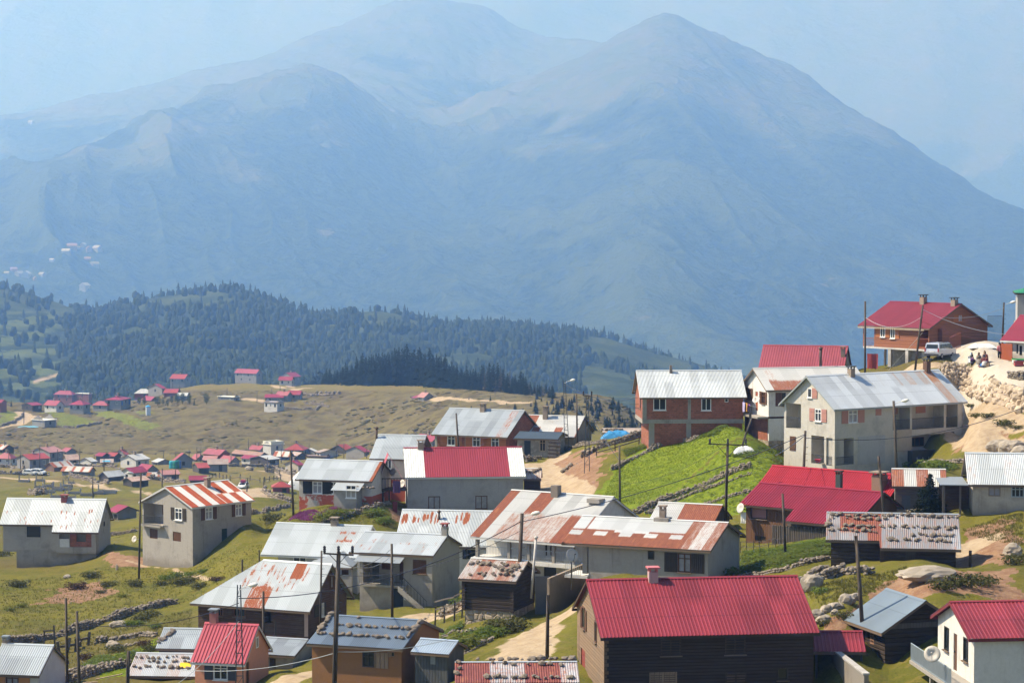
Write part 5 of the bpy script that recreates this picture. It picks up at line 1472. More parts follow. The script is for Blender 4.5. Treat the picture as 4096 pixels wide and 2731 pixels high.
heath = np.clip((DD - 300) / 60, 0, 1) * np.clip((PYN - 885 * DG) / 40, 0, 1) * (PYN < 1042 * DG) * np.clip((DD - 640) / 60, 0, 1)
dry = np.clip((DD - 560) / 100, 0, 1)
slope_n = None
tri = np.array(CTRL)
gm, t, b, co = newmat('hillside_ground')
A = lambda n: ND(t, 'Attribute', attribute_name=n).outputs['Fac']
nb, ns, nl = noise(t, co, 0.12, 6, .62), noise(t, co, 1.1, 8, .68), noise(t, co, 0.02, 5, .6)
nf = noise(t, co, 4.5, 6, .7)
vv = ND(t, 'Mapping', {'Vector': co, 'Scale': (1.0, .55, 1.0)}).outputs[0]
nh = noise(t, vv, 0.16, 7, .62)
nh2 = noise(t, vv, 0.05, 6, .6)
grass = mixc(t, step(t, nb, .38, .62), (0.145, 0.130, 0.018), (0.098, 0.098, 0.015))
grass = mixc(t, step(t, ns, .48, .62), grass, (0.15, 0.125, 0.030))
grass = mixc(t, mth(t, 'MULTIPLY', step(t, nl, .52, .66), .6), grass, (0.11, 0.080, 0.035))
grass = mixc(t, mth(t, 'MULTIPLY', step(t, nf, .52, .66), .55), grass, (0.035, 0.042, 0.010))
lu = mixc(t, step(t, ns, .42, .6), (0.115, 0.155, 0.008), (0.165, 0.200, 0.016))
lu = mixc(t, mth(t, 'MULTIPLY', step(t, nf, .5, .66), .5), lu, (0.06, 0.095, 0.006))
hea = mixc(t, step(t, nh, .42, .58), (0.135, 0.112, 0.044), (0.098, 0.073, 0.031))
hea = mixc(t, mth(t, 'MULTIPLY', step(t, nh, .56, .70), .8), hea, (0.050, 0.046, 0.022))
hea = mixc(t, mth(t, 'MULTIPLY', step(t, nh2, .5, .68), .55), hea, (0.125, 0.105, 0.040))
dr = mixc(t, step(t, ns, .4, .6), (0.130, 0.110, 0.033), (0.165, 0.135, 0.042))
dr = mixc(t, mth(t, 'MULTIPLY', step(t, nh, .5, .62), .6), dr, (0.19, 0.135, 0.055))
ea = mixc(t, step(t, ns, .35, .65), (0.28, 0.175, 0.105), (0.20, 0.105, 0.062))
ea = mixc(t, mth(t, 'MULTIPLY', step(t, nf, .5, .7), .5), ea, (0.36, 0.26, 0.165))
sa = mixc(t, step(t, ns, .4, .65), (0.40, 0.31, 0.205), (0.32, 0.235, 0.15))
cn = mixc(t, ns, (0.50, 0.45, 0.37), (0.42, 0.36, 0.29))
ed = mth(t, 'MULTIPLY', mth(t, 'SUBTRACT', nf, .5), .9)
eds = mth(t, 'MULTIPLY', mth(t, 'SUBTRACT', ns, .5), 1.1)
th = lambda a, e=eds: step(t, mth(t, 'ADD', a, e), .38, .62)
c = mixc(t, A('dry'), grass, dr)
c = mixc(t, th(A('heath')), c, hea)
c = mixc(t, th(A('lush')), c, lu)
c = mixc(t, th(A('dirt')), c, ea)
c = mixc(t, th(A('sand'), ed), c, sa)
c = mixc(t, A('conc'), c, cn)
setc(t, b, c, 1.0, mth(t, 'ADD', mth(t, 'MULTIPLY', nf, .5), mth(t, 'ADD', ns, mth(t, 'MULTIPLY', nh, mth(t, 'MULTIPLY', A('heath'), 7)))), .8, .22)
b.inputs['Specular IOR Level'].default_value = 0.1
ground = grid_mesh('ground', GV.reshape(-1, 3), NROW, NCOL, gm, {'dirt': dirt, 'lush': lush, 'heath': heath, 'dry': dry, 'sand': sand, 'conc': conc})
tag(ground, kind='structure')
# ------------------------------------------------------------------ the two far villages
FW = {'g': plaster('far_grey', (0.27, 0.26, 0.25), amt=.4), 'w': plaster('far_white', (0.58, 0.57, 0.54), amt=.3), 'b': plaster('far_brick', (0.27, 0.095, 0.07), amt=.3), 'd': plaster('far_dark', (0.075, 0.065, 0.06), amt=.5),
   'c': plaster('far_cream', (0.52, 0.46, 0.37), amt=.3), 'r': plaster('far_red', (0.30, 0.07, 0.07), amt=.3), 'n': plaster('far_brown', (0.20, 0.12, 0.09), amt=.4)}
def frt(n, c, **k): return tin('far_' + n, c, seam=0, **k)
FRF = {'m': (frt('magenta_red', (.25, .028, .06), ragged=.1, metal=0.0), rust_none), 'p': (frt('pink', (.36, .17, .155), rust=(.6, .4, .33), ragged=.3, metal=0.0), rust_spots(.2)), 'q': (frt('rose', (.29, .07, .085), ragged=.1, metal=0.0), rust_none),
    'o': (frt('orange_red', (.30, .05, .045), ragged=.1, metal=0.0), rust_none), 'w': (frt('white', (.48, .48, .46), ragged=.4, metal=.1), rust_spots(.08)), 't': (frt('streaked', (.46, .44, .41), ragged=.35, metal=.1), lambda u, v, i: .7 if i % 3 == 0 else .2),
    's': (frt('stony', (.36, .30, .27), rust=(.22, .09, .07), ragged=.5, metal=0.0), rust_spots(.35)), 'r': (frt('rusted', (.55, .42, .34), ragged=.4, metal=.1), rust_spots(.42)), 'k': (frt('brown_stone', (.25, .17, .14), rust=(.13, .07, .06), ragged=.5, metal=0.0), rust_spots(.4))}
FARH = []
GRPH = 'small houses of the village below the heath slope'
GRPT = 'houses along the top of the heath slope'
T_ = [
 ('v1', (10, 548), (-130, 545), 110, (55, 500), 715, 'R', 'gable', 'm', 'b', 1, 0, 'brick house cut by the left edge beside the dirt track on the heath top', GRPT),
 ('v1', (545, 592), (700, 578), 365, (455, 552), 690, 'L', 'gable', 'm', 'd', 2, 0, 'dark low house with long red roof above the track bend', GRPT),
 ('v1', (945, 588), (748, 575), 1068, (1003, 508), 705, 'R', 'gable', 'm', 'w', 2, 1, 'red roofed house with a white right gable behind the bright green field', GRPT),
 ('v1', (1210, 408), (905, 400), 1278, (1085, 332), 535, 'R', 'hip', 'm', 'b', 2, 1, 'tall raw brick house with hipped red roof standing highest at the left', GRPT),
 ('v1', (1490, 400), (1275, 392), 1520, None, 500, 'R', 'flat', 'w', 'b', 1, 0, 'unfinished flat topped brick house joined to the tall brick one', GRPT),
 ('v1', (1400, 578), (1168, 572), 1515, (1330, 505), 742, 'R', 'hip', 'm', 'g', 4, 1, 'square two storey grey house with hipped red roof at the green field corner', GRPT),
 ('v1', (1800, 585), (1560, 575), 1835, (1690, 527), 688, 'R', 'hip', 'm', 'g', 1, 0, 'low grey house with small red hipped roof between two larger hipped houses', GRPT),
 ('v1', (2030, 500), (1760, 495), 2215, (2000, 425), 672, 'R', 'hip', 'm', 'g', 2, 1, 'big two storey house with wide hipped red roof and blue sheets', GRPT),
 ('v2', (212, 440), (-5, 440), 232, (95, 388), 492, 'R', 'hip', 'w', 'r', 0, 0, 'red walled house under a whitish hipped roof at the slope brow', GRPT),
 ('v2', (365, 378), (412, 372), 178, (288, 323), 470, 'L', 'gable', 'm', 'g', 2, 0, 'grey gable fronted house with red roof behind the leafy trees', GRPT),
 ('v2', (560, 440), (390, 440), 632, (600, 388), 475, 'R', 'gable', 'o', 'b', 1, 0, 'long low red roofed house above the leafy trees', GRPT),
 ('v2', (688, 482), (560, 482), 745, (655, 440), 525, 'R', 'gable', 'w', 'g', 0, 0, 'little white roofed house half hidden by the leafy trees', GRPT),
 ('v2', (215, 538), (100, 515), 250, (180, 470), 560, 'R', 'gable', 'm', 'n', 0, 0, 'small house with steep dark red roof left of the leafy trees', GRPT),
 ('v2', (665, 250), (472, 247), 742, (713, 192), 338, 'R', 'gable', 'o', 'g', 3, 1, 'two storey grey house with orange red roof alone on the hill crest', GRPT),
 ('v2', (1630, 178), (1343, 166), 1705, (1665, 128), 305, 'R', 'gable', 'm', 'g', 4, 0, 'three storey bare grey block with red roof on the crest', GRPT),
 ('v2', (2108, 225), (2225, 212), 1962, (2042, 170), 300, 'L', 'gable', 'm', 'g', 2, 1, 'grey gabled red roofed house standing behind the white one near the dark firs', GRPT),
 ('v2', (2105, 265), (1936, 263), 2130, (2118, 224), 350, 'R', 'gable', 'm', 'w', 2, 0, 'white walled house with small red roof near the dark firs', GRPT),
 ('v2', (1330, 500), (1115, 490), 1405, None, 547, 'R', 'flat', 'w', 'g', 2, 0, 'low block building with flat pale concrete top alone in the mown field', GRPT),
 ('v2', (2215, 458), (2050, 455), 2235, (2224, 408), 535, 'R', 'gable', 'm', 'g', 1, 0, 'rear red roofed house of the walled cluster right of the mown field', GRPT),
 ('v2', (2045, 470), (1898, 464), 2060, (2050, 424), 560, 'R', 'gable', 'q', 'g', 1, 1, 'middle rose roofed house of the walled cluster right of the mown field', GRPT),
 ('v2', (1990, 500), (1750, 500), 2012, (1998, 460), 565, 'R', 'gable', 'm', 'g', 2, 0, 'front long red roofed house of the walled cluster right of the mown field', GRPT),
 ('v2', (1910, 572), (1735, 562), 2005, None, 692, 'R', 'flat', 's', 'w', 3, 0, 'unfinished white upper storey on grey pillars right of the mown field', GRPT),
 ('v1', (750, 850), (940, 822), 538, None, 965, 'L', 'flat', 'w', 'g', 1, 0, 'flat pale roofed block barn beside the bright blue plastic sheet', GRPT),
 ('z3', (1385, 192), (1452, 197), 1322, (1352, 158), 205, 'L', 'gable', 'm', 'w', 1, 0, 'tiny white gabled lodge with steep red roof by the far road', 'lodges by the far road'),
 ('z3', (1490, 188), (1437, 183), 1565, (1520, 152), 220, 'R', 'gable', 'p', 'g', 2, 1, 'beige roofed grey lodge by the far road', 'lodges by the far road'),
 ('v3', (45, 235), (-60, 228), 228, (138, 163), 300, 'R', 'gable', 't', 'd', 0, 1, 'dark wooden house with streaked pale roof at the left edge of the valley village', GRPH),
 ('v3', (180, 382), (-60, 372), 285, (225, 270), 498, 'R', 'hip', 'q', 'w', 2, 1, 'white house under a large hipped rose roof at the left edge', GRPH),
 ('v3', (838, 288), (1062, 264), 515, (690, 208), 452, 'L', 'gable', 'p', 'g', 2, 1, 'big grey house with broad pale pink roof at the back left', GRPH),
 ('v3', (498, 405), (828, 380), 285, (400, 325), 592, 'L', 'gable', 'o', 'g', 2, 1, 'grey house with white gable and orange red roof behind the parked cars', GRPH),
 ('v3', (1125, 272), (1035, 258), 1145, (1078, 220), 322, 'R', 'gable', 'q', 'g', 0, 0, 'rose roof peeping out right of the broad pale pink roof', GRPH),
 ('v3', (1322, 395), (1125, 405), 1342, (1250, 322), 498, 'R', 'gable', 'r', 'g', 0, 0, 'grey house with rusty orange roof in the middle of the village left half', GRPH),
 ('v3', (1535, 440), (1617, 420), 1345, (1430, 382), 500, 'L', 'gable', 'w', 'w', 1, 0, 'small white gabled house with white roof left of the tarpaulin hut', GRPH),
 ('v3', (2100, 318), (2150, 305), 1945, (1990, 242), 410, 'L', 'gable', 'q', 'g', 0, 1, 'grey gabled house with rose roof behind the dark red barns', GRPH),
 ('v3', (1925, 345), (1795, 338), 1965, (1900, 298), 455, 'R', 'gable', 'o', 'd', 0, 0, 'dark barn with bright red roof just above the tarpaulin hut', GRPH),
 ('v3', (1720, 345), (1612, 338), 1780, (1740, 312), 470, 'R', 'gable', 'm', 'd', 0, 0, 'small dark barn with red roof left above the tarpaulin hut', GRPH),
 ('v3', (1890, 455), (1698, 458), 1935, (1810, 402), 512, 'R', 'gable', 's', 'd', 0, 0, 'dark hut covered with blue and white tarpaulins', GRPH),
 ('v3', (2285, 412), (2503, 388), 2025, (2160, 335), 560, 'L', 'gable', 'w', 'w', 2, 1, 'large bright white house with white roof in the middle of the village', GRPH),
 ('v3', (910, 530), (1215, 502), 770, (848, 458), 615, 'L', 'gable', 't', 'n', 1, 0, 'shed with brown and white striped tin roof right of the parked cars', GRPH),
 ('v3', (1500, 605), (1040, 590), 1535, (1490, 535), 682, 'R', 'gable', 't', 'g', 0, 0, 'long low shed with half stony half tin roof beside the green bush', GRPH),
 ('v3', (1812, 692), (2080, 662), 1665, (1750, 615), 782, 'L', 'gable', 'w', 'd', 0, 0, 'low dark shed with a clean whitish roof beside the valley track', GRPH),
 ('v3', (2222, 628), (2468, 598), 2035, (2120, 552), 742, 'L', 'gable', 'm', 'w', 3, 0, 'pale house with red roof and white windows above the valley track', GRPH),
 ('v3', (2465, 588), (2300, 560), 2648, (2550, 505), 645, 'R', 'gable', 'm', 'g', 0, 0, 'grey gabled house adjoining the pale red roofed house', GRPH),
 ('v3', (2220, 768), (2493, 740), 2105, (2155, 720), 872, 'L', 'gable', 'r', 'd', 0, 0, 'dark plank hut with rusty roof below the pale red roofed house', GRPH),
 ('v4', (385, 452), (290, 432), 600, (478, 405), 502, 'R', 'gable', 'w', 'g', 0, 0, 'wide grey gabled hut with white roof left of the blue barrels', GRPH),
 ('v4', (668, 420), (640, 395), 962, (815, 305), 557, 'R', 'gable', 'q', 'g', 2, 0, 'grey gable fronted house with two dark windows behind the blue barrels', GRPH),
 ('v4', (1035, 398), (950, 385), 1150, (1040, 318), 440, 'R', 'gable', 'q', 'g', 0, 0, 'pink roof between the gable fronted house and the long red house', GRPH),
 ('v4', (1420, 325), (1152, 300), 1590, (1492, 250), 402, 'R', 'gable', 'q', 'r', 1, 1, 'long red walled house with rose roof at the back of the village', GRPH),
 ('v4', (1600, 440), (1420, 385), 1620, (1450, 358), 500, 'R', 'gable', 'q', 'g', 0, 0, 'low rose roof right behind the stone covered grey hut', GRPH),
 ('v4', (1350, 415), (1140, 410), 1382, (1250, 352), 470, 'R', 'gable', 'p', 'g', 0, 0, 'low faded pink roof left behind the stone covered grey hut', GRPH),
 ('v4', (1552, 472), (1235, 478), 1558, (1500, 400), 622, 'R', 'gable', 's', 'g', 0, 0, 'square grey hut with a whitish roof buried under stones', GRPH),
 ('v4', (1072, 548), (1240, 542), 968, (1005, 472), 637, 'L', 'gable', 'o', 'd', 0, 0, 'dark red plank hut joined to the stone covered grey hut', GRPH),
 ('v4', (740, 645), (470, 658), 772, (700, 582), 772, 'R', 'gable', 'p', 'g', 0, 0, 'grey hut with half white half pink tin roof by the dry stone wall', GRPH),
 ('v4', (440, 682), (212, 682), 452, (430, 645), 737, 'R', 'gable', 't', 'd', 0, 0, 'low dark lean-to with patchy tin left of the half pink hut', GRPH),
 ('v4', (1190, 742), (925, 746), 1195, (1180, 682), 812, 'R', 'gable', 'm', 'n', 1, 0, 'low hut with ragged magenta roof just above the striped rusty roof', GRPH),
 ('v4', (2100, 342), (1630, 295), 2190, (2125, 292), 400, 'R', 'gable', 'k', 'd', 0, 0, 'long dark barn with brown stony roof below the concrete box', GRPH),
 ('v4', (1995, 395), (1790, 378), 2060, (2050, 348), 502, 'R', 'gable', 'm', 'w', 2, 0, 'white walled cottage with red roof in front of the long stony barn', GRPH),
 ('v4', (2100, 238), (1925, 228), 2120, (2060, 180), 280, 'R', 'gable', 'q', 'g', 0, 1, 'rose roofed house left of the concrete box at the heath foot', GRPH),
 ('v5', (100, 415), (310, 398), -35, None, 590, 'L', 'flat', 'w', 'w', 1, 0, 'pale concrete box with open unfinished top', GRPH),
 ('v2', (1800, 1335), (1935, 1320), 1548, (1690, 1288), 1435, 'L', 'gable', 'w', 'd', 2, 0, 'dark timber house with wide white roof and brown porch', GRPH),
 ('v5', (640, 495), (330, 490), 725, (538, 390), 582, 'R', 'hip', 'o', 'g', 3, 1, 'veranda house with large hipped red roof right of the concrete box', GRPH),
 ('v5', (395, 602), (150, 592), 412, (380, 518), 672, 'R', 'gable', 't', 'd', 0, 0, 'dark hut with rust and white tin roof below the concrete box', GRPH),
 ('v5', (545, 592), (425, 565), 555, (540, 545), 662, 'R', 'gable', 's', 'd', 0, 0, 'little black hut behind the tall thin pole', GRPH),
 ('v5', (832, 520), (872, 500), 632, (742, 474), 572, 'L', 'gable', 'w', 'g', 1, 0, 'whitish gabled hut with tin roof right of the veranda house', GRPH),
 ('v5', (930, 540), (858, 490), 1225, (1040, 495), 622, 'R', 'gable', 's', 'w', 1, 0, 'white house whose roof is half tin half stone, wide gable to the front', GRPH),
 ('v5', (1368, 502), (1490, 472), 1105, (1310, 415), 562, 'L', 'gable', 'o', 'd', 0, 0, 'red roofed house between the wide white gable and the grey brick house', GRPH),
 ('v5', (1670, 530), (1748, 502), 1362, (1600, 440), 617, 'L', 'gable', 'm', 'g', 0, 0, 'grey block gable with red roof at the right end of the village', GRPH),
 ('v5', (1030, 615), (590, 600), 1045, None, 655, 'R', 'flat', 'k', 'n', 0, 0, 'low brown roofed stone barn just behind the silver roofed near house', GRPH),
 ('v5', (560, 752), (640, 735), 335, (510, 680), 870, 'L', 'gable', 'm', 'c', 0, 1, 'cream plastered house with red roof beside the winding road', GRPH),
 ('v5', (415, 1108), (135, 1112), 445, (265, 1022), 1228, 'R', 'hip', 'o', 'r', 0, 0, 'lone red hut with hipped red roof inside a curved stone wall', 'lone huts below the village'),
 ('v3', (1975, 1282), (1840, 1245), 2052, (2022, 1215), 1422, 'R', 'gable', 'm', 'g', 0, 0, 'tiny grey hut with magenta roof between the two left grey houses', 'lone huts below the village'),
 ('z3', (1560, 560), (1422, 548), 1580, (1565, 514), 615, 'R', 'gable', 'm', 'g', 0, 1, 'red roof peeping between the tall wing and the brick shutter house', GRPH),
]
for (fr, C, F, gx_, ap, by, side, kind, rf, wl, nwin, ch, lab, grp) in T_:
 g = G((fr, C[0], by), far=(fr != 'v3' or 'tiny' not in lab))
 D = g.y
 e = dict(C=(fr, *C), D=D, F=(fr, *F), G=(fr, gx_, C[1]), side=side, quiet=True, group=grp)
 h = None
 Cw = pt((fr, *C), D); r = ray((fr, *F)); Fw = r * (Cw.z / r.z)
 dv = (Cw - Fw) if side == 'R' else (Fw - Cw)
 ang = max(-50, min(50, math.degrees(math.atan2(dv.y, dv.x))))
 wpx = abs(px((fr, gx_, 0))[0] - px((fr, C[0], 0))[0]) / FPX * D
 az = math.degrees(math.atan2(Cw.x, D))
 vis = math.radians(-(ang + az) if side == 'R' else (ang + az))
 W = max(3.5, min(11.0, wpx / max(.12, math.sin(max(.05, vis)))))
 e['ang'] = ang
 z0 = (ray((fr, C[0], by)) * D).z - Cw.z
 nm = {'flat': 'block_house', 'hip': 'hipped_house'}.get(kind, 'village_house')
 if any(k in lab for k in (' hut', 'shed', 'barn', 'lean-to')): nm = 'village_hut'
 h = House(nm, lab, W=W, apex=None, rise=max(.8, W * .26) if ap is None else None, zb=min(-1.6, z0) - 2.5, cat='hut' if nm == 'village_hut' else 'house', **{**e, 'G': None}) if ap is None else House(nm, lab, W=W, apex=(fr, *ap), zb=min(-1.6, z0) - 2.5, cat='hut' if nm == 'village_hut' else 'house', **e)
 h.rise = max(.7, min(h.rise, W * .38)); h.sl = h.rise / (W / 2)
 st = abs(z0)
 for k in range(nwin):
  n2 = nwin
  u = h.L * (k + .5) / n2
  if h.L > 2.2:
   h.win('F', fr, 0, 0, 0, 0, r=(u - .45, u + .45, -min(1.9, st * .62), -.55), f=WHITEF if k % 2 else DARKSH, mull=(1, 0), sill=False)
 vf = 'R' if side == 'R' else 'L'
 if nwin > 1 and h.W > 3.2:
  h.win(vf, fr, 0, 0, 0, 0, r=(h.W * .5 - .5, h.W * .5 + .5, -1.8, -.6), f=DARKSH, mull=(1, 0), sill=False)
 if st > 4.6 and nwin:
  for u in (h.L * .3, h.L * .7):
   h.win('F', fr, 0, 0, 0, 0, r=(u - .45, u + .45, -st * .5 - 1.6, -st * .5 - .5), f=DARKSH, mull=(0, 0), sill=False)
 if nwin == 0 and h.L > 2.5:
  h.panel('door', 'F', fr, 0, 0, 0, 0, DARKSH, rec=.05, r=(h.L * .55, h.L * .55 + .95, -min(2.3, st - .1) - .3, -.5))
 h.walls(FW[wl], hip='LR' if kind == 'hip' else '')
 mt, rs = FRF[rf]
 if kind == 'flat':
  h.flat(SLABW if rf == 'w' else mt, ov=.35, parapet=.9 if 'box' in lab else 0)
 else:
  h.roof(mt, rs, prof=('flat', .95, 0), og=.35, oe=.45, hipL=W * .5 if kind == 'hip' else 0, hipR=W * .5 if kind == 'hip' else 0, rows=3)
 if ch:
  q = Vector((h.L * .5, h.W * .5, h.rise))
  c = h.addbox('chimney', CHIMC, (q.x - .3, q.x + .3, q.y - .3, q.y + .3, q.z - .5, q.z + 1.0))
  h.addbox('chimney_cap', CHIMC, (q.x - .4, q.x + .4, q.y - .4, q.y + .4, q.z + 1.003, q.z + 1.1), parent=c)
 if 'blue sheets' in lab:
  h.addbox('blue_sheet', plain('sheet_blue', (.02, .12, .42), .6), (h.L + .03, h.L + .06, .6, 2.0, -2.4, -.6), (h.L + .03, h.L + .06, h.W - 2.4, h.W - .6, -2.6, -.5))
 if 'tarpaulins' in lab:
  mb = MB()
  nn, vd = Vector((0, -h.sl, 1)).normalized(), Vector((0, 1, h.sl)).normalized()
  o = Vector((.4, 0, .14)) + nn * .12
  mb.quad(o, o + Vector((2.4, 0, 0)), o + Vector((2.4, 0, 0)) + vd * 1.4, o + vd * 1.4)
  h.part(mb, 'tarpaulin', plain('tarp_blue', (.10, .42, .62), .5), h.roofob)
 FARH.append(h)
# ------------------------------------------------------------------ poles and cables
POLEW = wood('pole_wood', (.085, .066, .05), .6, vert=True, weather=.5)
STEEL = plain('pole_steel', (.10, .11, .125), .55, .5)
LAMPM = plain('lamp_shell', (.62, .62, .58), .4, var=.05)
INSUL = plain('insulator', (.035, .03, .04), .25)
PTOP = {}
def pole(key, label, top, bot, D=None, r=.11, kind='wood', lamp=None, arm=None, grp=None, cat='pole', name='utility_pole', dish=None, zoff=0.0):
 far = D is None and kind == 'far'
 if D is None:
  B = G(bot, far=far)
 else:
  X = px(bot)[0]
  rr = ray((X, px(bot)[1])); B = Vector((rr.x * D, D, 0)); B.z = gz(B.x, B.y) + zoff
 T = pt(top, B.y)
 root = empty(name, B, 0, label, cat, grp)
 t = T - B
 mb = MB()
 if kind == 'lattice':
  w = max(.22, r * 2)
  for sx in (-1, 1):
   mb.bar((sx * w, 0, -.4), t + Vector((sx * w * .35, 0, 0)), .075, .05)
  n = int(t.z / .75)
  for k in range(1, n):
   f = k / n
   ww = w * (1 - .65 * f)
   mb.bar(t * f - Vector((ww, 0, 0)), t * f + Vector((ww, 0, 0)), .055, .05)
   if k % 2: mb.bar(t * f - Vector((ww, 0, 0)), t * ((k + 1) / n) + Vector((ww, 0, 0)), .03, .03)
  mb.build('mast', STEEL, root)
 else:
  mb.tube([Vector((0, 0, -.5)), t * .5, t], r, 8, r1=r * .78)
  mb.build('shaft', POLEW if kind != 'steel' else STEEL, root)
 up = t.normalized()
 if kind != 'far':
  for k in range(5):
   q = t - up * (1.4 + .55 * k)
   if q.z > .8 and kind == 'wood' and t.z > 3 and name == 'utility_pole':
    sb = MB(); sb.bar(q, q + Vector((r + .16, 0, .03)), .03); sb.build('rung', IRON, root)
 if lamp:
  sgn = lamp
  lb = MB()
  q = t - up * .35
  e = q + Vector((.75 * sgn, -.35, .35))
  lb.tube([q, (q + e) / 2 + Vector((0, 0, .05)), e], .028, 6)
  la = lb.build('lamp_arm', IRONW, root)
  hb = MB()
  d = Vector((.75 * sgn, -.35, .2)).normalized()
  M = d.to_track_quat('Z', 'Y').to_matrix()
  hb.lathe(e - d * .1, [(.05, 0), (.13, .15), (.16, .4), (.12, .62), (.04, .72)], 12, M=M)
  hb.build('lamp_head', LAMPM, la)
 if arm:
  ab = MB()
  q = t - up * .12
  n, w = arm
  ab.bar(q + Vector((-w, -.1, .05)), q + Vector((w, -.1, -.05)), .09, .09)
  ab.bar(q + Vector((-w * .6, -.1, 0)), q + Vector((0, -.1, -w * .65)), .04)
  ab.bar(q + Vector((w * .6, -.1, 0)), q + Vector((0, -.1, -w * .65)), .04)
  am = ab.build('crossarm', POLEW, root)
  for k in range(n):
   x = -w + 2 * w * (k + .08) / (n - .84)
   ib = MB()
   ib.lathe(q + Vector((x, -.1, .05)), [(.03, 0), (.07, .05), (.09, .14), (.07, .19), (.1, .26), (.07, .31), (.1, .37), (.06, .44), (.02, .47)], 10)
   ib.build('insulator', INSUL, am)
 if dish:
  db = MB()
  q = t * dish[0]
  M = Vector((dish[1], -.8, .35)).normalized().to_track_quat('Z', 'Y').to_matrix()
  c = q + Vector((dish[1] * .5, -.3, 0))
  R_ = dish[2]
  db.lathe(c, [(.02, 0), (R_ * .5, .05), (R_, .2), (R_, .22), (R_ * .5, .08), (.015, .03)], 18, M=M)
  db.tube([c + M @ Vector((0, -R_ * .9, .18)), c + M @ Vector((0, 0, R_))], .02, 6)
  db.tube([q, c], .03, 6)
  db.build('satellite_dish', DISH, root)
 PTOP[key] = root.location + t
 return root
pole(1, 'tall wooden pole with climbing rungs, left one of the pair beside the corner cottage', ('z2', 497, 925), ('z2', 508, 1525), 166)
pole(2, 'wooden pole, right one of the pair beside the corner cottage', ('z2', 580, 1025), ('z2', 603, 1600), 157)
pole(3, 'thick short wooden post in front of the patchwork roofed shed', ('z2', 970, 1325), ('z2', 955, 1600), 150, r=.14, name='wooden_post', cat='post')
pole(4, 'pole with lamp and satellite dish at the corner of the striped roof house', ('z2', 1064, -15), ('z2', 1045, 462), 240, lamp=-1, dish=(.38, -.7, .34))
pole(5, 'steel lattice pole with a round lamp standing before the salmon house', ('z2', 1804, 826), ('z2', 1808, 1610), 158, kind='lattice', lamp=1, r=.14)
pole(6, 'wooden pole in front of the wide windowed wall of the large plank house', ('z2', 1988, 875), ('z2', 1990, 1290), 178)
pole(8, 'thin dark pole against the gable of the large plank house', ('z4', 575, 505), ('z4', 560, 1100), 182, r=.09)
pole(9, 'very tall dark pole with insulator crossarm in front of the ochre house', ('z4', 712, 515), ('z4', 668, 1610), 143, r=.16, arm=(3, .9))
pole(10, 'bare dark wooden pole in front of the stair house doorway', ('z4', 1138, 450), ('z4', 1142, 1056), None, r=.12)
pole(11, 'stout wooden pole with a street lamp beside the log store', ('z6', 378, 205), ('z6', 340, 1028), None, r=.16, lamp=1)
pole(14, 'dark pole standing beside the pale dirt path', ('z6', 587, 860), ('z6', 578, 1372), None, r=.12)
pole(15, 'tall slim pole left of the house with the peeling red base', ('z3', 345, 640), ('z3', 374, 1212), None, r=.12)
pole(16, 'short crooked split pole in front of the orange shutters', ('z3', 1763, 325), ('z3', 1792, 640), 276, r=.12)
pole(18, 'steel lattice pole with street lamp rising over the tarpaulin and the shack', ('z5', 764, 45), ('z5', 786, 628), None, kind='lattice', lamp=1, r=.14)
pole(19, 'plain wooden pole between the two lattice poles', ('z5', 868, 160), ('z5', 875, 620), None)
pole(20, 'lattice pole with a crossbar standing on the dirt bank', ('z5', 962, 168), ('z5', 957, 830), None, kind='lattice', r=.14, arm=(2, .5))
pole(21, 'plain wooden pole at the upper left of the green meadow', ('z5', 1235, 600), ('z5', 1240, 1080), None)
pole(22, 'wooden pole with long insulator crossarm in the green meadow', ('z5', 2162, 580), ('z5', 2140, 1250), 198, r=.13, arm=(3, 1.6))
pole(23, 'tall wooden pole at the left corner of the timber chalet', ('z7', 1099, 205), ('z7', 1098, 780), 272, r=.13)
pole(24, 'leaning dark pole in front of the timber chalet', ('z7', 1552, 235), ('z7', 1484, 750), 264, r=.13)
pole(25, 'wooden pole with white lamp against the long balcony of the tall house', ('z9', 1395, 450), ('z9', 1440, 1350), 222, r=.14, lamp=1)
pole(26, 'weathered pole with a meter box before the tall house gable', ('z9', 357, 800), ('z9', 315, 1440), 200, r=.13)
pole(27, 'leaning pole behind the chimney of the bright red barn', ('z9', 1218, 1098), ('z8', 1145, 385), 181, r=.12)
pole(28, 'wooden pole at the step of the wine red roof', ('z8', 410, 220), ('z8', 432, 608), 176, r=.11)
pole(29, 'long leaning dark pole in front of the long log cabin', ('z8', 932, 520), ('z8', 988, 1262), None, r=.13)
pole(30, 'pole with a white street lamp at the top right near the green roof', ('z7', 2187, 215), ('z7', 2174, 470), 280, r=.12, lamp=1)
pole(33, 'short rusty post behind the wide hipped roof', ('zb', 790, 105), ('zb', 788, 330), 197, r=.09, name='wooden_post', cat='post')
pole(34, 'small pale post standing against the large plank house', ('z4', 205, 1065), ('z4', 203, 1240), 182, r=.06, name='wooden_post', cat='post')
pole(35, 'thin iron post behind the hip of the wide whitish roof', ('zb', 990, -5), ('zb', 990, 190), 200, r=.07, name='wooden_post', cat='post')
pole(36, 'leaning beam propped against the clothes balcony', ('za', 1492, 800), ('za', 1345, 1182), None, r=.11, name='prop_pole')
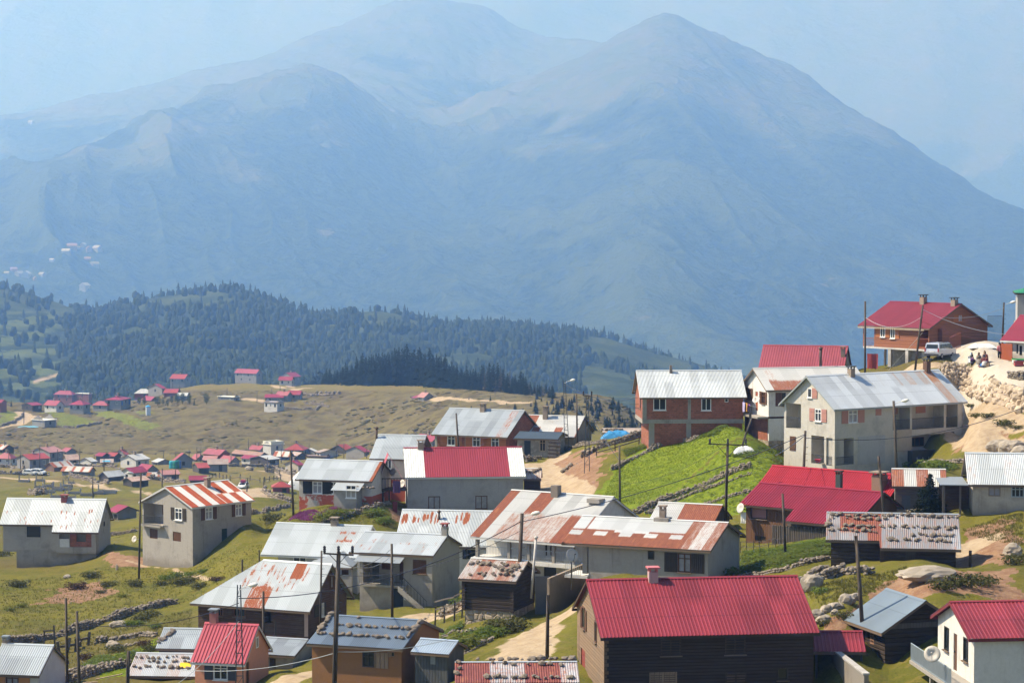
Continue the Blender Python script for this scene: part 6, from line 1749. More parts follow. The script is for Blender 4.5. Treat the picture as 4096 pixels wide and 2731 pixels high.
FP = [('v3', 72, 95, 75, 292), ('v3', 148, 240, 148, 524), ('v3', 340, 270, 345, 582), ('v3', 668, 165, 670, 588), ('v3', 967, 235, 967, 450), ('v3', 1342, 220, 1335, 505), ('v3', 1583, 320, 1583, 450), ('v3', 1748, 385, 1748, 605),
   ('v3', 1555, 690, 1565, 1092), ('v4', 480, 250, 480, 480), ('v4', 685, 270, 685, 430), ('v4', 908, 228, 910, 420), ('v4', 1038, 200, 1038, 440), ('v4', 1100, 235, 1100, 440), ('v4', 1472, 150, 1475, 330), ('v4', 1905, 60, 1905, 330), ('v4', 458, 555, 455, 872), ('v4', 680, 580, 680, 775),
   ('v4', 1890, 710, 1878, 948), ('v4', 2163, 708, 2163, 945), ('v4', 2228, 370, 2228, 625), ('v4', 1615, 290, 1613, 520), ('v2', 1237, 368, 1237, 465), ('v2', 1640, 412, 1640, 565), ('v2', 1838, 372, 1838, 480), ('v2', 1950, 345, 1950, 425), ('v2', 507, 300, 505, 450), ('v2', 602, 335, 602, 440),
   ('v1', 408, 455, 400, 905), ('v1', 1617, 345, 1620, 500), ('v1', 1697, 425, 1695, 530), ('v1', 2135, 275, 2135, 440), ('v1', 1385, 330, 1385, 500), ('v5', 740, 390, 740, 590), ('v5', 1197, 375, 1197, 650), ('v5', 1325, 380, 1325, 640), ('v5', 272, 480, 272, 720), ('v5', 1710, 445, 1710, 640)]
for i, (fr, x0, y0, x1, y1) in enumerate(FP):
 valley = fr in ('v3', 'v4', 'v5')
 pole(100 + i, 'thin distant pole among the valley village houses' if valley else 'thin distant pole along the top of the heath slope', (fr, x0, y0), (fr, x1, y1), None, r=.14, kind='far',
   grp='poles of the valley village' if valley else 'poles on the heath slope', lamp=None)
def cable(label, A_, B_, sag=1.0, r=.022, mat=None, name='power_cable', cat='cable'):
 A_, B_ = Vector(A_), Vector(B_)
 mid = (A_ + B_) / 2
 pts = [A_.lerp(B_, k / 16) - Vector((0, 0, sag * 4 * (k / 16) * (1 - k / 16))) - A_ for k in range(17)]
 mb = MB(); mb.tube(pts, r, 6, cap=False)
 o = mb.build(name, mat or INSUL); o.location = A_
 return tag(o, label, cat)
dn = Vector((0, 0, -.6))
cable('black cable rising from the lamp pole over the rust roofs to the right', PTOP[11] + dn, PTOP[26] + dn * .5, .6, .03)
cable('black cable crossing the front of the tall house to the right edge', PTOP[26] + dn, pt(('z7', 2400, 1010), 228), 1.3, .03)
cable('black cable sagging from the lamp pole down to the lattice pole on the left', PTOP[11] + dn * .9, PTOP[5] + dn * 1.5, 1.4, .03)
cable('thin cable below it ending at the gable of the large plank house', PTOP[11] + dn * 2, PTOP[8] + dn * 3, 1.2, .018)
cable('pale cable passing low across the ochre house wall to the left', PTOP[9] - Vector((0, 0, 6.0)), pt(('zb', 60, 1400), 158), .5, .02, IRONW)
cable('pale cable from the tall dark pole towards the plank shed on the right', PTOP[9] - Vector((0, 0, 6.0)), pt(('z4', 1600, 1215), 146), .25, .02, IRONW)
cable('cable running left from the lattice pole over the meadow', PTOP[5] + dn * 2, PTOP[2] + dn * 1.4, .7, .022)
cable('white service cable slanting across the salmon house roof', PTOP[5] + dn * 4, pt(('zb', -150, 1680), 154), .5, .018, IRONW)
cable('cable from the steel lamp pole to the raw brick house', PTOP[18] + dn * .7, pt(('z5', 1388, 190), 256), .9, .035)
cable('thin loose cable between the plain pole and the crossbar lattice pole', PTOP[19] + dn * 1.6, PTOP[20] + dn * 2.0, 1.3, .02)
cable('twisted cable falling from the crossbar lattice pole to the meadow pole', PTOP[20] + dn * 2.0, PTOP[21] + dn * 2.4, .4, .025)
cable('pale twisted cable from the leaning pole past the chalet gable to the white gate house', PTOP[24] + dn * .8, pt(('x1', 2400, 300), 262), .8, .03, IRONW)
cable('thin cable from the leaning pole to the chalet forecourt', PTOP[24] + dn * 3.0, pt(('x2', 1860, 668), 268), .4, .022, IRONR)
cable('pale cable from the chalet eave to the white lamp pole', pt(('x2', 1250, 365), 266), PTOP[30] + dn, .5, .022, IRONW)
cable('cable between the two wooden poles of the chalet over its roof', PTOP[23] + dn * 3, PTOP[24] + dn * 2, 1.2, .02, IRONW)
cable('stay wire from the leaning pole to the grassy verge', PTOP[24] + dn * 5.0, G(('x2', 520, 1085)), .0, .022, IRONW)
cable('cable from the meter box pole down left to the rust roofs', PTOP[26] + dn * .6, pt(('z9', 0, 1095), 190), .1, .03)
cable('thin cable from the tall dark pole up to the stair house porch', PTOP[9] + dn, pt(('z4', 1120, 560), 204), .6, .02)
cable('cable between the tall dark pole and the bare pole at the stair house', PTOP[9] + dn * 1.6, PTOP[10] + dn * .6, .5, .018)
cable('thin dark cable from the meadow crossarm pole to the hidden roofs at the lower left', PTOP[22], pt(('z5', 1250, 930), 235), .8, .015)
# ------------------------------------------------------------------ dry stone walls and boulders
rS = random.Random(11)
def drystone(label, fr, pts, hgt=.9, wid=.6, size=.26, far=False, name='stone_wall', cat='stone wall', mat=None, grp=None, over=1.0):
 if not far and name == 'stone_wall': hgt, wid, size = hgt * .62, wid * .7, size * .78
 P = [G((fr, a, b), far=far) for a, b in pts]
 mb = MB()
 L = [0]
 for a, b in zip(P[:-1], P[1:]): L.append(L[-1] + (b.xy - a.xy).length)
 n = max(2, int(L[-1] / (size * .95)))
 O = P[0].copy()
 for k in range(n + 1):
  s_ = L[-1] * k / n
  i = max(j for j in range(len(L)) if L[j] <= s_ + 1e-6); i = min(i, len(P) - 2)
  t_ = (s_ - L[i]) / max(1e-6, L[i + 1] - L[i])
  c = P[i].lerp(P[i + 1], t_)
  d = (P[i + 1] - P[i]); d.z = 0; d.normalize()
  nrm = Vector((-d.y, d.x, 0))
  H = hgt * (1 + .22 * math.sin(s_ * .7 + len(label)) + rS.uniform(-.12, .12))
  z = gz(c.x, c.y)
  lay = max(1, int(H / (size * .72)))
  across = 2 if wid < .9 else int(wid / (size * 1.2))
  for l in range(lay):
   for a in range(across):
    w = wid * (1 - .25 * l / lay) * (a / max(1, across - 1) - .5)
    q = size * rS.uniform(.75, 1.25)
    mb.rock(Vector((c.x, c.y, z + size * .2 + l * size * .72)) + nrm * (w + rS.uniform(-.05, .05)) + d * rS.uniform(-.1, .1) - O, q * .66, q * .58, q * .48, rS, .2)
 o = mb.build(name, mat or STONEW); o.location = O
 return tag(o, label, cat, grp, 'thing')
drystone('long dry stone wall climbing across the left meadow', 'zc', [(120, 745), (400, 738), (560, 700), (900, 622), (1070, 565), (1300, 485), (1500, 430), (1700, 365), (1900, 305), (2100, 270), (2340, 215)], 1.0, .7, .30)
drystone('dry stone wall behind the grey house at the left edge', 'z2', [(832, 462), (930, 445), (1030, 425)], .9)
drystone('dry stone wall right of the striped roof house', 'z2', [(1900, 300), (2000, 275), (2180, 240)], 1.0)
drystone('mossy dry stone wall rising to the balcony deck of the red and white roof', 'z3', [(620, 1262), (760, 1225), (900, 1190), (1080, 1135), (1190, 1105)], .8)
drystone('dry stone wall in front of the blue tarpaulin', 'z5', [(745, 655), (860, 620), (990, 595), (1110, 575)], .8)
drystone('thick dry stone wall above the dirt bank', 'z5', [(930, 705), (1000, 660), (1090, 620), (1280, 570), (1480, 520)], 1.2, .9, .32)
drystone('dry stone wall along the foot of the raw brick house', 'z5', [(1185, 812), (1300, 740), (1480, 660), (1650, 595), (1790, 565), (1900, 545)], .8)
drystone('dry stone wall along the lower edge of the bright green meadow', 'z5', [(1375, 1185), (1500, 1130), (1700, 1045), (1850, 985), (2000, 925), (2150, 865), (2352, 795)], .9, .7, .28)
drystone('second lower wall running beside the meadow edge wall', 'z5', [(1480, 1185), (1650, 1095), (1820, 1035), (2000, 965), (2200, 900), (2352, 850)], .55)
drystone('short dry stone wall below the two meadow walls', 'z5', [(1870, 1165), (1980, 1110), (2100, 1065), (2250, 1025), (2352, 1000)], .6)
drystone('low dry stone wall in front of the log cabin vegetable patch', 'z8', [(80, 820), (250, 800), (420, 770), (560, 725), (750, 675)], .55)
drystone('heap of big stones at the left end of the log cabin', 'z8', [(590, 890), (680, 830), (800, 800), (960, 790), (1020, 780)], .8, 1.0, .36, name='stone_heap', cat='stones')
drystone('broad rubble wall left of the patchwork roofed shed', 'zc', [(890, 1260), (1080, 1200), (1260, 1130), (1480, 1080), (1690, 1040)], 1.0, 1.5, .32)
drystone('ruined stone enclosure wall in the left meadow', 'zc', [(1330, 745), (1420, 725), (1600, 700), (1900, 640), (2080, 650)], .8, .6, .34)
drystone('crumbled low wall below the ruined enclosure', 'zc', [(1500, 810), (1660, 785), (1780, 760), (1890, 735)], .4, .5, .30)
drystone('dry stone wall edging the garden by the ochre house', 'z4', [(1525, 1245), (1600, 1215), (1700, 1180), (1810, 1150)], .6)
drystone('low stone edging along the dirt path', 'z4', [(1690, 1345), (1760, 1310), (1830, 1265), (1920, 1225)], .5)
drystone('tidy masonry wall under the small plank hut', 'z8', [(1218, 385), (1300, 382), (1390, 375)], .9, .5, .24, mat=STONEB)
drystone('stone pile by the corner hut', 'z5', [(420, 740), (500, 730)], .8, 1.0, .3, name='stone_heap', cat='stones')
drystone('rocks scattered on the dirt bank beside the road', 'z5', [(770, 830), (810, 800), (850, 765)], .4, .8, .36, name='stone_heap', cat='stones')
drystone('stones along the foot of the tall house garden', 'z9', [(1560, 1250), (1800, 1180), (2050, 1165), (2200, 1180)], .4, .7, .3, name='stone_heap', cat='stones')
drystone('loose stones in front of the ochre house roof', 'z4', [(1560, 1030), (1640, 985), (1690, 960)], .6, .6, .32, name='stone_heap', cat='stones')
for lab, fr, pts in (('far wall in front of the hipped white house', 'v3', [(0, 535), (200, 545), (420, 585)]), ('long dark far wall beside the parked cars', 'v3', [(0, 640), (200, 650), (430, 665)]), ('far wall right of the parked cars', 'v3', [(720, 665), (830, 672)]),
      ('far wall behind the green strip left of the white house', 'v3', [(1210, 520), (1500, 535), (2020, 570)]), ('far wall between the bush and the track', 'v3', [(1200, 690), (1400, 740), (1560, 790), (1840, 820)]), ('far wall below the half pink hut', 'v4', [(230, 740), (480, 760), (850, 800)]),
      ('far wall under the white walled cottage', 'v4', [(1570, 530), (1900, 530), (2352, 560)]), ('far wall beside the winding road', 'v5', [(0, 800), (200, 830), (330, 870), (540, 950)]), ('curved far wall round the lone red hut', 'v5', [(0, 1200), (90, 1260), (260, 1330), (450, 1380)]),
      ('dark wall below the bright green field', 'v1', [(1080, 965), (1250, 975), (1500, 930), (1690, 895)]), ('dark hedge-like wall round the field by the track', 'v1', [(0, 940), (230, 880), (350, 800), (370, 750)]), ('stone pen walls right of the walled cluster', 'z3', [(300, 285), (560, 300), (590, 275)]), ('dark pen wall behind the stone pen', 'z3', [(480, 240), (680, 270)])):
 drystone(lab, fr, pts, 1.3, .9, .75, far=True)
drystone('heap of pale rubble on the heath above the pens', 'z3', [(490, 175), (600, 170), (720, 170)], 1.6, 6, 1.3, far=True, name='stone_heap', cat='stones')
top = [(330, 8), (600, 62), (860, 142), (1100, 292), (1290, 402), (1560, 472)]
ft = [(285, 165), (440, 305), (600, 420), (760, 515), (1000, 590), (1180, 640), (1560, 780)]
def lerpl(P, t_):
 t_ *= len(P) - 1; i = min(int(t_), len(P) - 2); f = t_ - i
 return (P[i][0] + (P[i + 1][0] - P[i][0]) * f, P[i][1] + (P[i + 1][1] - P[i][1]) * f)
mb = MB()
O = G(('x3', 900, 560))
bkf = MB()
prev = None
for k in range(46):
 t_ = k / 45
 a, c = lerpl(top, t_), lerpl(ft, t_)
 A0, B0 = G(('x3', *c)), None
 B0 = pt(('x3', *a), A0.y + 1.6)
 cur = (A0 - O + Vector((0, .35, -.5)), B0 - O + Vector((0, .35, 0)), B0 - O + Vector((0, 2.5, 0)))
 if prev:
  bkf.quad(prev[0], cur[0], cur[1], prev[1]); bkf.quad(prev[1], cur[1], cur[2], prev[2])
 prev = cur
 big = .42 + .5 * t_
 n = max(2, int((B0 - A0).length / (big * .85)))
 for j in range(n + 1):
  q = A0.lerp(B0, j / n) - O
  s_ = big * rS.uniform(.6, 1.15)
  mb.rock(q + Vector((rS.uniform(-.25, .25), rS.uniform(-.1, .1), 0)), s_ * .74, s_ * .55, s_ * .62, rS, .2)
rw = mb.build('retaining_wall', stone('limestone', (.48, .385, .28), (.33, .26, .185), 1.6)); rw.location = O
tag(rw, 'sunlit retaining wall of big tan boulders holding up the terrace', 'retaining wall', kind='thing')
bkf.build('wall_core', stone('limestone_core', (.50, .42, .32), (.36, .29, .21), 3.0), rw)
TH = drystone('short stone wall at the right edge below the gate house', 'x1', [(2080, 1180), (2150, 1200), (2352, 1230)], 1.6, .6, .4)
def boulder(label, p, rx, ry, rz, mat=None, grp=None, far=False, D=None):
 q = G(p, D, far=far)
 mb = MB()
 rr = random.Random(int(p[1] * 7 + p[2]))
 V, F = IVL, IFL
 vs = []
 for v in V:
  k = 1 + .16 * math.sin(3.1 * v.x + p[1]) * math.cos(2.7 * v.y + p[2]) + rr.uniform(-.10, .10)
  vs.append((v.x * rx * k, v.y * ry * k, v.z * rz * k + rz * .45))
 mb.add(vs, F)
 o = mb.build('boulder', mat or BOULD)
 o.location = q
 return tag(o, label, 'boulder', grp)
IVL, IFL = [Vector(v) for v in ROCKV], list(ROCKF)
for _ in range(2):
 mid, nf_ = {}, []
 def mp(i, j):
  k = (min(i, j), max(i, j))
  if k not in mid:
   IVL.append(((IVL[i] + IVL[j]) / 2).normalized()); mid[k] = len(IVL) - 1
  return mid[k]
 for a_, b_, c_ in IFL:
  x_, y_, z_ = mp(a_, b_), mp(b_, c_), mp(c_, a_)
  nf_ += [(a_, x_, z_), (b_, y_, x_), (c_, z_, y_), (x_, y_, z_)]
 IFL = nf_
BOULD = stone('boulder_rock', (.36, .31, .25), (.24, .21, .17), 1.1)
BOULP = stone('boulder_pale', (.36, .31, .25), (.27, .23, .18), 1.1)
boulder('large pale flat boulder below the long log cabin', ('z8', 1430, 820), 2.0, 1.2, .5, BOULP)
boulder('big upright grey boulder at the end of the stone heap left of the log cabin', ('z8', 615, 905), .75, .6, .75)
boulder('grey boulder half sunk in the bank at the right edge', ('z8', 2050, 660), .75, .6, .55, BOULP)
for x, y, a in ((870, 1000, .75), (775, 1040, .55), (720, 1065, .6), (660, 1110, .75), (700, 1140, .65), (780, 1080, .4), (820, 1030, .35), (920, 970, .5)):
 a *= .72
 boulder('rounded boulder in the row on the slope right of the big crimson roof', ('z8', x, y), a, a * .8, a * .75, grp='row of boulders on the slope')
boulder('small pale rock alone in the left meadow below the grey house', ('z2', 507, 775), .42, .3, .25, BOULP)
boulder('whitish stone post stump in the left meadow', ('z2', 882, 715), .13, .13, .42, BOULP)
boulder('pale rock at the head of the ruined enclosure', ('zc', 1590, 520), .75, .5, .35, BOULP)
boulder('pale rock beside the dark bush in the left meadow', ('zc', 1520, 800), .6, .45, .35, BOULP)
boulder('white stone near the far road bend', ('v4', 1920, 590), 1.3, 1.0, .9, BOULP, far=True)
for x, y, a in ((1180, 1370, 1.2), (1380, 1400, 1.3), (1500, 1490, .9), (1552, 1480, 1.2), (1290, 1420, .6)):
 boulder('tan boulder on the bank beside the lower dirt road', ('x3', x, y), a, a * .7, a * .6, BOULP, grp='boulders by the lower dirt road')
# ------------------------------------------------------------------ stones lying on the tin roofs
RS = []
for k in range(7):
 mb = MB(); mb.rock((0, 0, 0), .19, .15, .105, rS, .24)
 me = mb.build('roof_stone', STONER)
 RS.append(me)
_first = {}
def roofstones(key, label, grp, rows, jit=.12, size=1.0, plane=None):
 h = NEAR[key]
 a = math.atan(h.sl)
 for (fr, x0, y0, x1, y1, n) in rows:
  for k in range(n):
   f = (k + rS.uniform(.2, .8)) / n
   q = h.rp((fr, x0 + (x1 - x0) * f, y0 + (y1 - y0) * f))
   q = q + Vector((rS.uniform(-jit, jit), rS.uniform(-jit, jit), 0))
   q.z = q.y * h.sl + .20 if q.y < h.W / 2 else h.rise + .18
   i = rS.randrange(7)
   if i not in _first:
    o = RS[i]; _first[i] = True
   else:
    o = RS[i].copy(); COL.objects.link(o)
   s_ = size * rS.choice((.62, .8, .9, 1.0, 1.1, 1.45))
   o.scale = (s_ * rS.uniform(.8, 1.35), s_, s_ * rS.uniform(.85, 1.2))
   o.rotation_euler = (a, 0, h.a + rS.uniform(-1.2, 1.2))
   o.location = h.loc @ q
   tag(o, label, 'stone', grp)
roofstones('E', 'stone weighing down the blue-grey roof of the ochre house', 'stones on the ochre house roof', [('z4', 545, 1170, 660, 1035, 10), ('z4', 700, 1122, 1290, 1145, 17), ('z4', 520, 1185, 1240, 1228, 21), ('z4', 1258, 1222, 1400, 1062, 13), ('z4', 865, 1060, 890, 1055, 1)], .1, 1.0)
roofstones('I', 'stone weighing down the rusty roof of the dark log store', 'stones on the log store roof', [('z4', 1745, 625, 2180, 640, 16), ('z4', 1990, 660, 2170, 690, 9), ('z4', 1780, 705, 2120, 715, 12)], .2, 1.0)
roofstones('N', 'stone weighing down the tin roof of the long log cabin', 'stones on the log cabin roof', [('z8', 760, 385, 1670, 400, 34), ('z8', 850, 410, 1150, 420, 8), ('z8', 840, 462, 1640, 478, 26), ('z8', 730, 490, 1110, 505, 13), ('z8', 1320, 525, 1640, 535, 10), ('z8', 1150, 560, 1620, 572, 14), ('z8', 735, 470, 770, 385, 6)], .14, .92)
roofstones('M', 'stone weighing down the maroon and silver shed roof at the bottom', 'stones on the bottom shed roof', [('z6', 10, 1392, 800, 1372, 14), ('z6', 100, 1535, 790, 1550, 17), ('z6', 60, 1430, 760, 1440, 7), ('z4', 1665, 1400, 1680, 1520, 4)], .15, 1.0)
roofstones('S3', 'stone weighing down the patchwork roof of the low shed', 'stones on the patchwork roof', [('z2', 1000, 1390, 1460, 1390, 12), ('z2', 1100, 1415, 1450, 1425, 8), ('z2', 990, 1460, 1440, 1470, 11)], .15, .95)
roofstones('S2', 'stone lying along the left verge of the dark plank lean-to', 'stones on the lean-to verge', [('z2', 1208, 1275, 1320, 1175, 13)], .14, 1.25)
roofstones('Z4', 'stone heaped on the roof of the tiny plank shack', 'stones on the plank shack', [('z5', 1090, 478, 1270, 478, 13)], .25, 1.3)
roofstones('S5', 'stone on the rusty roof of the corner hut', 'stones on the corner hut', [('z5', 430, 850, 555, 820, 6)], .15, 1.2)
h = NEAR['AB']
for k, (x, y) in enumerate(((826, 885), (876, 885), (920, 892), (945, 905), (968, 912), (975, 925))):
 q = h.inv @ pt(('z3', x, y), 239.0)
 o = RS[k].copy(); COL.objects.link(o); o.location = h.loc @ Vector((q.x, -1.2 + .05 * k, -.64 - .08 * (k % 2))); o.scale = (1.1, 1.1, 1.1)
 tag(o, 'stone resting on the small porch roof of the red based house', 'stone', 'stones on the porch roof')
# ------------------------------------------------------------------ vehicles
CARW = plain('car_white', (.66, .67, .67), .25, var=.03)
CARS = plain('car_silver', (.48, .50, .56), .25, .3, .05)
TYRE = plain('tyre', (.02, .02, .02), .8)
RIM = plain('wheel_rim', (.35, .35, .36), .4, .5)
TAIL = plain('lamp_red', (.35, .02, .015), .3)
HEADL = plain('lamp_clear', (.6, .62, .65), .2)
BUMP = plain('bumper_dark', (.04, .04, .045), .6)
def car(label, loc, rz, paint, van=True, grp=None, kind='van'):
 """car facing local +y; origin on the ground"""
 r = empty('parked_van' if van else 'parked_car', loc, rz, label, kind, grp)
 W = .88
 if van: prof = [(-2.15, .42), (-2.2, .85), (-2.12, 1.15), (-1.98, 1.72), (-1.8, 1.80), (.55, 1.80), (.85, 1.70), (1.45, 1.18), (2.1, 1.0), (2.2, .7), (2.15, .42)]
 else: prof = [(-2.1, .42), (-2.15, .8), (-2.05, 1.05), (-1.75, 1.5), (-1.5, 1.6), (.2, 1.58), (.5, 1.5), (1.1, 1.05), (1.95, .92), (2.1, .65), (2.05, .42)]
 mb = MB()
 n = len(prof)
 ins = lambda z: W - (.10 * max(0, z - 1.0) / .7 if z > 1.0 else 0) - (.04 if z < .5 else 0)
 vs = [(-ins(z), y, z) for y, z in prof] + [(ins(z), y, z) for y, z in prof]
 fs = [tuple(range(n - 1, -1, -1)), tuple(range(n, 2 * n))] + [(i, (i + 1) % n, n + (i + 1) % n, n + i) for i in range(n)]
 mb.add(vs, fs)
 bd = mb.build('body', paint, r)
 zt, zb = (1.66, 1.18) if van else (1.5, 1.08)
 for sx in (-1, 1):
  g = MB()
  x = lambda z: sx * (ins(z) + .03)
  if van: spans = [(-1.85, -.15), (-.08, .9)]
  else: spans = [(-1.6, -.5), (-.42, .55)]
  for a, b_ in spans:
   fwd = .42 if b_ > .4 else 0.0
   bk_ = .22 if a < -1.5 else 0.0
   g.quad((x(zb), a + 0.0, zb), (x(zb), b_ + fwd, zb), (x(zt), b_ - .02, zt), (x(zt), a + bk_, zt))
  g.build('side_window', PANE, bd)
 g = MB()
 if van: g.quad((-.72, -2.12, 1.2), (.72, -2.12, 1.2), (.68, -2.0, 1.64), (-.68, -2.0, 1.64))
 else: g.quad((-.70, -2.03, 1.1), (.70, -2.03, 1.1), (.64, -1.80, 1.45), (-.64, -1.80, 1.45))
 g.build('rear_window', PANE, bd)
 g = MB()
 if van: g.quad((-.74, 1.42, 1.215), (.74, 1.42, 1.215), (.66, .90, 1.67), (-.66, .90, 1.67))
 else: g.quad((-.72, 1.06, 1.09), (.72, 1.06, 1.09), (.62, .55, 1.49), (-.62, .55, 1.49))
 g.build('windscreen', PANE, bd)
 for sx in (-1, 1):
  l = MB(); l.box(sx * .80 - .06, sx * .80 + .06, -2.215, -2.10, .85, 1.25 if van else 1.05); l.build('tail_lamp', TAIL, bd)
  l = MB(); l.box(sx * .66 - .16, sx * .66 + .16, 2.08, 2.19, .72, .92); l.build('headlamp', HEADL, bd)
 l = MB(); l.box(-.84, .84, -2.27, -2.12, .38, .62); l.box(-.84, .84, 2.1, 2.24, .36, .6); l.build('bumper', BUMP, r)
 l = MB(); l.box(-.26, .26, -2.225, -2.205, .80, .92); l.build('number_plate', CARW, bd)
 for sx in (-1, 1):
  for y in (-1.35, 1.35):
   w = MB()
   R_ = Matrix.Rotation(math.radians(90), 3, 'Y')
   w.lathe((sx * .78 - .1, y, .32), [(.20, 0), (.31, .01), (.325, .06), (.325, .15), (.31, .2), (.2, .21)], 18, M=R_)
   wo_ = w.build('wheel', TYRE, r)
   w = MB(); w.lathe((sx * .78 + (.115 if sx > 0 else -.125), y, .32), [(.19, 0), (.18, .012), (.05, .016)], 14, M=R_); w.build('rim', RIM, wo_)
 for sx in (-1, 1):
  l = MB(); l.box(sx * 1.0 - .09, sx * 1.0 + .09, .78, .9, 1.12, 1.27); l.build('mirror', BUMP, bd)
 if van:
  l = MB()
  for sx in (-1, 1): l.box(sx * .66 - .025, sx * .66 + .025, -1.6, .4, 1.82, 1.86); l.box(sx * .66 - .025, sx * .66 + .025, -1.4, -1.35, 1.79, 1.83); l.box(sx * .66 - .025, sx * .66 + .025, .2, .25, 1.79, 1.83)
  l.build('roof_rail', BUMP, bd)
 return r
q = G(('x1', 640, 812))
car('silver family van parked in front of the timber chalet', q + Vector((.2, 1.6, .02)), math.radians(-36), CARS, True)
q = G(('v3', 505, 668), far=True)
car('white station wagon parked at the far dark wall, left of two', q, math.radians(-112), CARW, False, kind='car')
q = G(('v3', 650, 668), far=True)
car('white van parked at the far dark wall, right of two', q, math.radians(-118), CARW, True)
q = G(('v4', 1818, 905), far=True)
c = car('white car with a magenta load on its roof on the far meadow', q, math.radians(170), CARW, False, kind='car')
mb = MB(); mb.box(-.6, .6, -1.3, .1, 0, .4); mb.box(-.5, .5, -1.2, 0, .4, .55)
o = mb.build('roof_load', plain('load_magenta', (.35, .05, .12), .7)); o.location = q + Vector((0, .6, 1.62)); tag(o, 'magenta bundle strapped on top of the far white car', 'bundle')
q = G(('v1', 1545, 505), far=True)
car('dark car standing by the far brick house on the heath top', q, math.radians(80), plain('car_dark', (.05, .055, .06), .3), False, kind='car')
